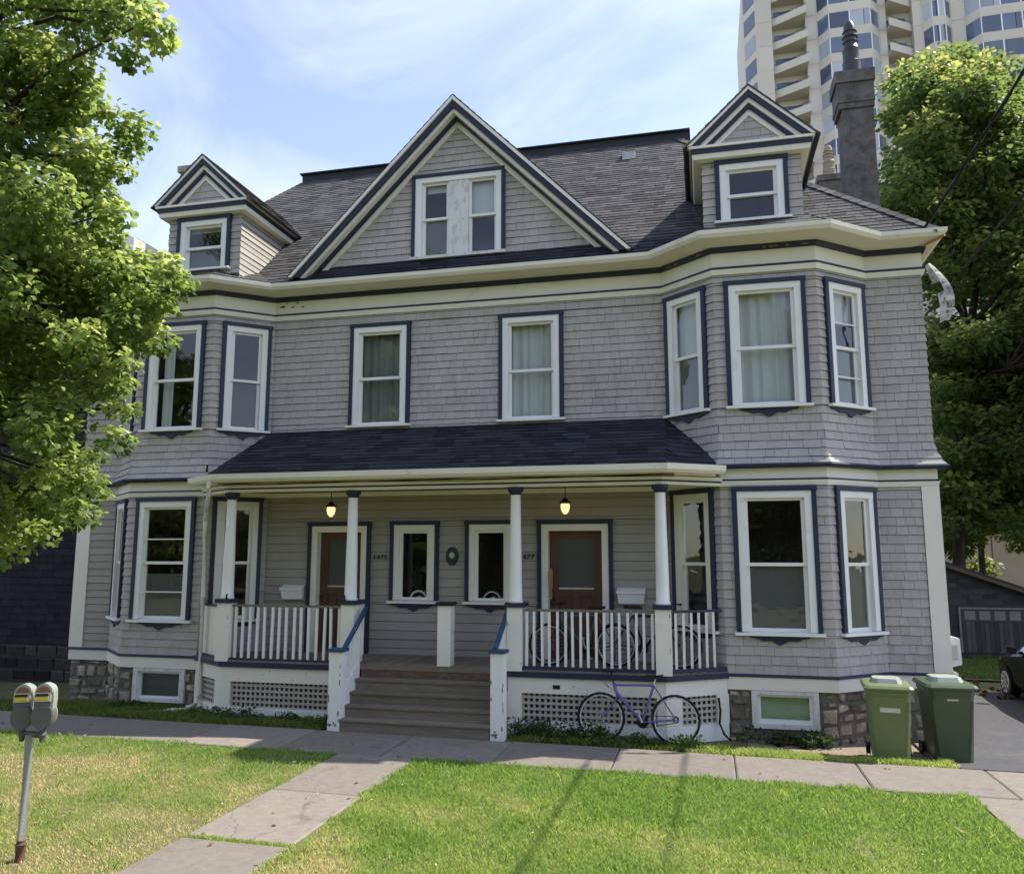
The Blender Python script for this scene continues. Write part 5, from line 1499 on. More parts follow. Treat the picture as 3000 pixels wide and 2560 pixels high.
m = MB(); m.v = [(x, y, gz(x, y) - 0.045) for y in (-3.47, -2.18) for x in (WX0, 0, WX1)]; m.f = [(0, 1, 4, 3), (1, 2, 5, 4)]; m.t = [0.3, 0.3]
walk = m.build('pavement', 'mortar', kind='structure')
x = 0.04 - 1.54 * 17
while x < WX1 - 1:
    dz = random.uniform(-0.006, 0.004)
    slab(walk, [(x + 0.006, -3.46, dz), (x + 1.534, -3.46, dz), (x + 1.534, -2.19, dz), (x + 0.006, -2.19, dz)], random.random()); x += 1.54
m = MB(); m.v = [(x, y, gz(x, y) - 0.045) for y in (-9.7, -3.47) for x in PATHX]; m.f = [(0, 1, 3, 2)]; m.t = [0.3]
path = m.build('path', 'mortar', kind='structure')
for y0, y1 in ((-9.7, -8.45), (-8.44, -6.86), (-6.80, -5.22), (-5.21, -3.66), (-3.65, -3.475)):
    dz = random.uniform(-0.004, 0.004)
    slab(path, [(PATHX[0], y0, dz), (PATHX[1], y0, dz - 0.003), (PATHX[1], y1, dz), (PATHX[0], y1, dz)], random.random())
m = MB(); m.box(7.32, 7.5, -2.1, -0.4, -1.3, gz(7.4, -1) + 0.03); m.build('driveway_edge', 'concrete', kind='structure')

# ------------------------------------------------------------------ grass: blades as one mesh per area
def vnoise(x, y, s, seed):
    r = np.random.default_rng(seed); g = r.random((64, 64))
    x = x / s + 31.7; y = y / s + 17.3
    i, j = np.floor(x).astype(int), np.floor(y).astype(int); u, v = x - i, y - j
    u, v = u * u * (3 - 2 * u), v * v * (3 - 2 * v)
    a = g[i % 64, j % 64]; b_ = g[(i + 1) % 64, j % 64]; c = g[i % 64, (j + 1) % 64]; d = g[(i + 1) % 64, (j + 1) % 64]
    return (a * (1 - u) + b_ * u) * (1 - v) + (c * (1 - u) + d * u) * v
gz_v = np.vectorize(gz)
def np_mesh(name, V, F, tint, material, parent=None, kind=None):
    me = bpy.data.meshes.new(name)
    nf, k = F.shape
    me.vertices.add(len(V)); me.vertices.foreach_set('co', V.astype(np.float32).ravel())
    me.loops.add(nf * k); me.loops.foreach_set('vertex_index', F.astype(np.int32).ravel())
    me.polygons.add(nf); me.polygons.foreach_set('loop_start', np.arange(0, nf * k, k, dtype=np.int32))
    me.update(calc_edges=True)
    a = me.attributes.new('tint', 'FLOAT', 'FACE'); a.data.foreach_set('value', tint.astype(np.float32))
    me.materials.append(M[material]); me.validate()
    return link(name, me, parent, kind)
def blades(name, n, x0, x1, y0, y1, hmin, hmax, keep, dry, seed, wid=(0.003, 0.006), mt='grass', dens=None):
    r = np.random.default_rng(seed)
    x = r.uniform(x0, x1, n); y = r.uniform(y0, y1, n)
    if dens is not None:                       # more blades nearer the street
        y = y0 + (y1 - y0) * r.random(n) ** dens
    ok = keep(x, y); x, y = x[ok], y[ok]; n = len(x)
    dn = dry(x, y)
    h = r.uniform(hmin, hmax, n) * (1.12 - 0.45 * np.clip(dn, 0, 1)) * (0.7 + 0.6 * vnoise(x, y, 0.35, seed + 3))
    th = r.uniform(0, 2 * np.pi, n); lean = r.uniform(0.1, 1.0, n) * h
    la = r.uniform(0, 2 * np.pi, n)
    w = r.uniform(*wid, n)
    z = gz_v(x, y) - 0.022
    V = np.empty((n, 4, 3))
    bx, by = np.cos(th) * w, np.sin(th) * w
    V[:, 0] = np.stack([x - bx, y - by, z], 1); V[:, 1] = np.stack([x + bx, y + by, z], 1)
    V[:, 2] = np.stack([x + bx * 0.8 + np.cos(la) * lean * 0.45, y + by * 0.8 + np.sin(la) * lean * 0.45, z + h * 0.62], 1)
    V[:, 3] = np.stack([x + np.cos(la) * lean, y + np.sin(la) * lean, z + h * 0.95], 1)
    b0 = np.arange(n) * 4
    F = np.concatenate([np.stack([b0, b0 + 1, b0 + 2], 1), np.stack([b0, b0 + 2, b0 + 3], 1)])
    tt = np.clip(0.08 + 0.72 * dn + r.normal(0, 0.13, n), 0, 1)
    return np_mesh(name, V.reshape(-1, 3), F, np.concatenate([tt, tt]), mt, kind='stuff')
edge_w = lambda x, y: (vnoise(x, y, 0.22, 5) - 0.45) * 0.15
def dry_left(x, y):
    v = 0.55 * vnoise(x, y, 0.8, 1) + 0.3 * vnoise(x, y, 0.3, 2) + 0.25 * vnoise(x, y, 2.2, 3)
    d = np.clip((v - 0.42) * 2.6 + 0.46, 0, 1)
    d *= np.clip((-3.5 - y) / 0.9, 0.15, 1)                       # greener by the pavement
    return np.clip(d, 0, 1)
def dry_right(x, y):
    v = 0.5 * vnoise(x, y, 0.7, 11) + 0.3 * vnoise(x, y, 0.25, 12) + 0.3 * vnoise(x, y, 1.9, 13)
    d = np.clip((v - 0.50) * 2.1, 0, 1) * 0.7
    d += np.clip(1 - np.hypot((x - 0.9) / 1.2, (y + 5.4) / 0.45), 0, 1) * 0.6 + np.clip(1 - np.hypot((x - 4.2) / 0.7, (y + 5.9) / 0.5), 0, 1) * 0.5
    d += np.clip((-6.3 - y) / 1.2, 0, 1) * np.clip((2.6 - x) / 1.5, 0, 1) * 0.5
    return np.clip(d * np.clip((-3.4 - y) / 1.0, 0.1, 1), 0, 1)
blades('grass', 95000, -9.0, PATHX[0] + 0.08, -9.6, -3.40, 0.028, 0.06, lambda x, y: (x < PATHX[0] + edge_w(x, y)) & (y < -3.46 + edge_w(y, x)), dry_left, 21)
blades('grass', 150000, PATHX[1] - 0.08, 7.32, -9.6, -3.40, 0.03, 0.066, lambda x, y: (x > PATHX[1] + edge_w(x, y)) & (y < -3.46 + edge_w(y, x)) & (x < 7.22 + edge_w(y, x)), dry_right, 22)
verge_ok = lambda x, y: (y < -2.17 + 0 * x + (0.98 + 0.75 * (np.abs(x) > 3.9) + 0.6 * (np.abs(x) > 7.0))) & ~((x > -1.45) & (x < 1.5))
blades('verge_grass', 42000, -10, 4.6, -2.2, -0.5, 0.05, 0.12, lambda x, y: verge_ok(x, y) & ((x < 4.0) | (y < -1.5)), lambda x, y: 0.10 + 0.3 * vnoise(x, y, 0.3, 7), 23, mt='shadegrass')
blades('verge_grass', 16000, 4.0, 7.45, -2.2, -1.2, 0.04, 0.10, lambda x, y: (y < -1.78 + 0.35 * (vnoise(x, y, 0.5, 8) - 0.2)) , lambda x, y: 0.32 + 0.5 * vnoise(x, y, 0.5, 9), 24)
blades('joint_grass', 1500, PATHX[0], PATHX[1], -6.87, -6.79, 0.02, 0.06, lambda x, y: vnoise(x, y * 3, 0.2, 2) > 0.35, lambda x, y: 0.4 + 0 * x, 25)
blades('yard_grass', 22000, 8.3, 18, 7.4, 11.7, 0.06, 0.14, lambda x, y: x > 8.4, lambda x, y: 0.1 + 0.2 * vnoise(x, y, 1, 5), 26, wid=(0.006, 0.012), mt='shadegrass')
# clover heads, fallen leaves and longer tufts scattered over the lawns
blades('grass_tufts', 16000, -8.5, 7.2, -9.4, -3.5, 0.07, 0.12, lambda x, y: ((x < PATHX[0] - 0.02) | (x > PATHX[1] + 0.02)) & (vnoise(x, y, 0.28, 61) > 0.72), lambda x, y: 0.12 + 0.4 * vnoise(x, y, 0.3, 62), 63)
# leafy weeds along the skirt
def weeds(name, spots, seed, mt='weed'):
    r = np.random.default_rng(seed); Vs, Fs, T = [], [], []
    k = 0
    for x, y, hgt, nn in spots:
        zb = gz(x, y) - 0.02
        for _ in range(nn):
            a = r.uniform(0, 2 * np.pi); d = r.random() ** 0.6 * hgt * 0.9; z = r.random() * hgt
            c = np.array([x + math.cos(a) * d, min(y + math.sin(a) * d * 0.6, -1.42 if abs(x) < 3.8 else y + 0.1), zb + z])
            u = r.normal(0, 1, 3); u[2] = abs(u[2]) * 0.6; u /= np.linalg.norm(u); w = np.cross(u, r.normal(0, 1, 3)); w /= np.linalg.norm(w)
            l = r.uniform(0.03, 0.075); ww = l * r.uniform(0.2, 0.4)
            Vs += [c, c + u * l * 0.5 + w * ww, c + u * l, c + u * l * 0.5 - w * ww]; Fs.append((k, k + 1, k + 2, k + 3)); T.append(np.clip(r.normal(0.35, 0.25), 0, 1)); k += 4
    return np_mesh(name, np.array(Vs), np.array(Fs), np.array(T), mt, kind='stuff')
r_ = random.Random(5)
weeds('weeds', [(r_.uniform(1.55, 2.75), r_.uniform(-2.05, -1.5), r_.uniform(0.1, 0.3), 120) for _ in range(22)] + [(r_.uniform(2.8, 4.2), r_.uniform(-2.1, -1.65), r_.uniform(0.06, 0.2), 90) for _ in range(16)]
      + [(r_.uniform(-4.6, -1.5), r_.uniform(-1.75, -1.48), r_.uniform(0.06, 0.2), 70) for _ in range(16)] + [(r_.uniform(-1.5, -1.3), -2.0, 0.2, 80) for _ in range(3)]
      + [(r_.uniform(4.7, 6.1), r_.uniform(-1.1, -0.85), r_.uniform(0.08, 0.24), 80) for _ in range(14)] + [(r_.uniform(-6.2, -5.0), r_.uniform(-1.1, -0.85), r_.uniform(0.06, 0.2), 60) for _ in range(8)], 31)
def flat_leaves(name, n, x0, x1, y0, y1, mt, seed, size, up=0.03):
    r = np.random.default_rng(seed); Vs, Fs, T = [], [], []
    for i in range(n):
        x, y = r.uniform(x0, x1), r.uniform(y0, y1); a = r.uniform(0, 2 * np.pi); l = size * r.uniform(0.6, 1.3); z = gz(x, y) + up * r.random()
        if PATHX[0] < x < PATHX[1] or -3.47 < y < -2.18: z = gz(x, y) + 0.004
        u = np.array([math.cos(a), math.sin(a), r.normal(0, 0.15)]); w = np.array([-math.sin(a), math.cos(a), r.normal(0, 0.2)])
        c = np.array([x, y, z + 0.004]); k = len(Vs)
        Vs += [c, c + u * l * 0.5 + w * l * 0.4, c + u * l, c + u * l * 0.5 - w * l * 0.4]; Fs.append((k, k + 1, k + 2, k + 3)); T.append(r.random())
    return np_mesh(name, np.array(Vs), np.array(Fs), np.array(T), mt, kind='stuff')
flat_leaves('fallen_leaves', 260, -7, 7, -8.8, -2.0, 'litter', 71, 0.05)
M['clover'] = mat('white_clover', (0.75, 0.76, 0.66), 0.8, 0.1)
flat_leaves('clover_heads', 110, -7, 7, -8.8, -3.5, 'clover', 72, 0.022, 0.05)
# dry leaves and litter behind the driveway
weeds('leaf_litter', [(r_.uniform(8.2, 11.5), r_.uniform(4.5, 7.4), 0.05, 60) for _ in range(40)], 33, 'litter') if 'litter' in M else None
CL_LEFT = [(-1.65,-6.99,7.91,0.24),(-1.10,-7.40,7.29,0.24),(-1.28,-7.02,7.38,0.21),(-1.43,-7.30,7.05,0.22),(-2.26,-6.98,7.18,0.23),(-2.21,-7.03,6.90,0.23),(-2.22,-6.57,6.87,0.19),(-1.57,-6.95,6.37,0.24),(-2.26,-6.33,6.57,0.24),(-1.96,-6.65,6.08,0.17),(-2.56,-6.31,6.06,0.22),(-1.60,-7.15,5.34,0.21),(-2.01,-6.72,5.32,0.20),(-2.24,-6.10,5.34,0.20),(-1.07,-6.81,4.77,0.19),(-1.39,-6.28,4.82,0.20),(-1.54,-6.37,4.60,0.24),(-1.99,-5.95,4.47,0.18),(-1.65,-6.20,4.18,0.20),(-1.64,-6.81,3.79,0.20),(-2.27,-6.14,3.74,0.22),(-1.91,-6.45,3.35,0.18),(-1.69,-6.76,2.95,0.19),(-2.77,-5.86,2.90,0.18),(-2.18,-6.50,2.51,0.23),(-1.95,-6.89,2.19,0.22),(-2.96,-6.38,1.99,0.23),(-3.03,-6.75,1.80,0.23),(-3.92,-7.02,6.45,0.45),(-2.58,-6.87,6.88,0.28),(-3.36,-6.23,3.55,0.31),(-3.23,-6.46,9.18,0.37),(-2.98,-6.92,8.64,0.33),(-3.43,-6.44,7.01,0.37),(-4.10,-7.51,8.58,0.27),(-4.87,-6.97,5.77,0.39),(-3.60,-6.37,5.74,0.45),(-4.20,-7.66,8.25,0.40),(-4.27,-5.82,3.93,0.34),(-3.94,-7.26,7.80,0.32),(-3.30,-5.73,2.72,0.42),(-5.19,-6.50,10.09,0.36),(-3.03,-7.06,6.41,0.43),(-3.72,-6.01,3.92,0.37),(-6.17,-5.96,6.30,0.44),(-4.90,-5.79,3.34,0.39),(-3.38,-5.90,9.74,0.28),(-3.71,-5.60,7.02,0.34),(-3.05,-7.41,3.41,0.42),(-3.69,-5.75,2.59,0.33),(-3.14,-6.44,3.53,0.44),(-4.02,-6.97,6.92,0.32),(-3.14,-5.42,3.94,0.39),(-2.86,-6.99,9.11,0.46),(-4.37,-7.28,2.42,0.45),(-3.46,-7.26,3.02,0.34),(-1.86,-7.68,8.21,0.41),(-3.40,-7.45,4.43,0.44),(-2.16,-5.71,5.17,0.37),(-2.48,-6.80,3.25,0.42),(-4.39,-5.79,2.71,0.44),(-2.78,-6.73,7.10,0.30),(-2.37,-6.79,8.22,0.32),(-4.17,-6.40,3.50,0.44),(-3.64,-5.53,2.46,0.46),(-4.60,-5.92,7.66,0.45),(-4.79,-6.84,7.67,0.31),(-3.30,-5.98,8.47,0.32),(-1.81,-7.21,7.64,0.29),(-4.52,-6.17,2.04,0.39),(-2.25,-6.66,5.73,0.27),(-2.11,-7.67,5.38,0.41),(-5.04,-6.70,9.10,0.33),(-2.98,-5.66,9.12,0.44),(-3.16,-5.30,4.16,0.37),(-3.10,-6.37,7.09,0.41),(-2.21,-7.19,2.99,0.31),(-4.70,-6.98,6.96,0.44),(-2.48,-6.45,5.14,0.45),(-3.13,-7.21,2.07,0.35),(-4.34,-7.36,2.45,0.40),(-3.06,-5.88,5.83,0.33),(-3.61,-6.74,7.27,0.41),(-2.56,-7.02,6.66,0.29),(-4.16,-5.93,3.65,0.28),(-3.53,-7.57,2.49,0.44),(-3.96,-6.72,6.12,0.36),(-5.13,-6.60,9.29,0.29),(-3.19,-6.50,8.47,0.28),(-3.25,-7.12,5.88,0.41),(-2.97,-4.88,4.62,0.27),(-2.08,-6.88,5.62,0.27),(-2.89,-6.89,5.04,0.45),(-4.15,-5.94,8.25,0.29),(-4.42,-7.83,7.12,0.39),(-5.34,-6.29,2.65,0.36),(-4.05,-7.74,5.24,0.36),(-2.74,-6.31,9.72,0.43),(-5.05,-5.98,3.64,0.38),(-3.14,-6.72,7.50,0.42),(-4.71,-7.22,4.45,0.34),(-5.75,-5.73,5.49,0.39),(-4.36,-6.63,8.64,0.33),(-4.84,-6.93,3.30,0.30),(-4.27,-4.93,2.37,0.39),(-2.16,-7.03,6.08,0.31),(-2.26,-6.82,2.53,0.38),(-3.21,-6.93,7.51,0.43),(-2.38,-7.22,7.09,0.32),(-3.19,-6.57,5.03,0.43),(-4.58,-5.57,4.92,0.40),(-2.91,-7.77,8.60,0.40),(-4.10,-6.82,8.13,0.44),(-3.06,-6.45,4.15,0.40),(-4.03,-7.63,5.28,0.46),(-3.38,-6.14,3.35,0.41),(-4.45,-6.41,5.41,0.28),(-5.09,-5.66,5.19,0.44),(-4.21,-6.31,6.93,0.30),(-3.18,-7.76,7.25,0.45),(-4.49,-5.51,2.86,0.30),(-1.92,-6.65,4.85,0.34),(-4.46,-7.51,8.28,0.36),(-3.34,-8.21,7.92,0.36),(-2.75,-7.17,9.03,0.28),(-4.27,-7.18,2.42,0.34),(-4.29,-5.73,3.66,0.28),(-4.14,-4.88,2.69,0.30),(-4.02,-6.44,4.38,0.28),(-5.38,-6.85,9.21,0.39),(-4.43,-5.69,5.11,0.43),(-2.90,-6.68,9.24,0.42),(-3.67,-5.62,6.68,0.27),(-3.32,-6.60,5.34,0.39),(-3.23,-8.05,6.36,0.29),(-2.40,-6.73,6.22,0.36),(-4.19,-6.75,3.55,0.28),(-2.32,-7.48,7.96,0.28),(-4.54,-6.98,3.51,0.36),(-4.64,-4.94,2.12,0.32),(-5.55,-6.07,4.92,0.32),(-4.42,-7.18,2.26,0.37),(-5.40,-6.72,4.16,0.41),(-4.30,-5.71,4.93,0.39),(-3.91,-7.26,8.66,0.30),(-2.57,-7.61,4.44,0.42),(-4.97,-7.04,8.29,0.28),(-3.66,-6.82,4.19,0.40),(-3.90,-7.82,4.59,0.33),(-4.06,-5.38,4.02,0.43),(-5.17,-6.56,5.44,0.32),(-1.96,-7.07,4.01,0.28),(-4.88,-6.85,3.97,0.36),(-4.60,-6.98,3.24,0.41),(-5.38,-6.14,4.52,0.38),(-2.52,-6.10,4.26,0.38),(-3.92,-7.49,4.13,0.39),(-3.15,-7.31,5.53,0.28),(-3.65,-5.87,4.13,0.36),(-4.30,-6.21,6.80,0.34),(-2.07,-7.18,8.44,0.26),(-3.88,-7.13,2.16,0.33),(-4.37,-6.87,3.10,0.34),(-4.21,-5.90,8.51,0.33),(-3.83,-5.80,6.36,0.27),(-2.91,-7.70,4.51,0.37),(-3.53,-5.93,8.90,0.35),(-2.90,-6.55,7.12,0.34),(-2.32,-7.49,5.14,0.35),(-3.05,-6.86,2.24,0.27),(-4.53,-6.57,6.25,0.36),(-3.18,-7.26,4.47,0.41),(-4.13,-7.40,5.00,0.43),(-4.55,-6.54,2.27,0.38),(-5.37,-5.39,2.33,0.38),(-2.94,-7.48,8.10,0.44),(-4.00,-6.07,9.06,0.43),(-4.35,-7.07,5.54,0.26),(-2.88,-5.51,5.36,0.28),(-2.41,-6.62,4.64,0.32),(-2.09,-5.94,4.74,0.28),(-3.47,-5.95,4.54,0.26),(-2.75,-6.82,4.86,0.30),(-3.64,-5.46,4.47,0.32),(-2.19,-5.56,4.88,0.21),(-1.79,-6.64,4.28,0.24),(-2.54,-6.77,4.87,0.32),(-3.14,-4.90,5.03,0.30),(-2.37,-5.80,5.28,0.28),(-2.22,-5.36,5.20,0.24),(-2.41,-6.48,4.77,0.32),(-4.04,-5.78,4.56,0.32),(-2.86,-4.81,5.34,0.29),(-2.94,-5.10,4.83,0.25),(-3.80,-4.92,4.86,0.23),(-1.93,-6.09,4.71,0.21),(-2.71,-5.15,5.38,0.25),(-2.72,-6.46,4.79,0.24),(-2.61,-6.15,4.64,0.31),(-2.56,-6.22,5.14,0.22),(-3.81,-6.08,4.91,0.26),(-3.98,-5.78,5.21,0.27),(-2.19,-6.36,4.14,0.23),(-2.80,-7.06,4.93,0.30),(-4.02,-5.49,5.08,0.28),(-1.82,-6.60,4.47,0.21),(-3.82,-5.60,5.50,0.20),(-2.28,-5.90,4.41,0.23),(-6.02,-7.23,5.10,0.61),(-8.24,-6.05,2.63,0.64),(-7.04,-7.19,4.87,0.63),(-6.24,-7.40,6.48,0.54),(-5.67,-6.57,5.55,0.46),(-7.79,-8.84,6.24,0.59),(-5.07,-7.62,3.96,0.57),(-4.72,-8.21,3.10,0.53),(-4.48,-7.19,5.30,0.65),(-5.05,-7.85,4.09,0.45),(-5.47,-8.66,8.83,0.44),(-7.05,-8.80,7.17,0.63),(-4.58,-8.79,11.07,0.70),(-4.70,-8.36,10.45,0.62),(-5.63,-8.56,5.56,0.63),(-5.05,-8.98,7.03,0.43),(-6.69,-7.20,6.62,0.60),(-7.25,-8.12,6.88,0.53),(-4.59,-7.12,3.56,0.50),(-5.89,-7.47,7.10,0.58),(-4.59,-10.64,8.89,0.47),(-4.79,-7.28,3.93,0.60),(-7.42,-6.41,8.78,0.46),(-6.05,-7.92,5.91,0.55),(-5.11,-7.88,5.31,0.62),(-6.70,-7.40,12.59,0.55),(-5.59,-7.06,2.89,0.63),(-5.75,-9.30,8.16,0.57),(-7.00,-9.23,5.46,0.44),(-6.85,-6.25,6.61,0.57),(-7.43,-4.90,9.71,0.60),(-5.81,-10.56,8.17,0.60),(-4.74,-7.29,10.61,0.45),(-3.60,-8.08,3.10,0.60),(-6.18,-10.62,8.23,0.62),(-6.55,-9.94,8.51,0.41),(-10.90,-7.80,3.30,0.46),(-4.57,-7.53,8.77,0.60)]
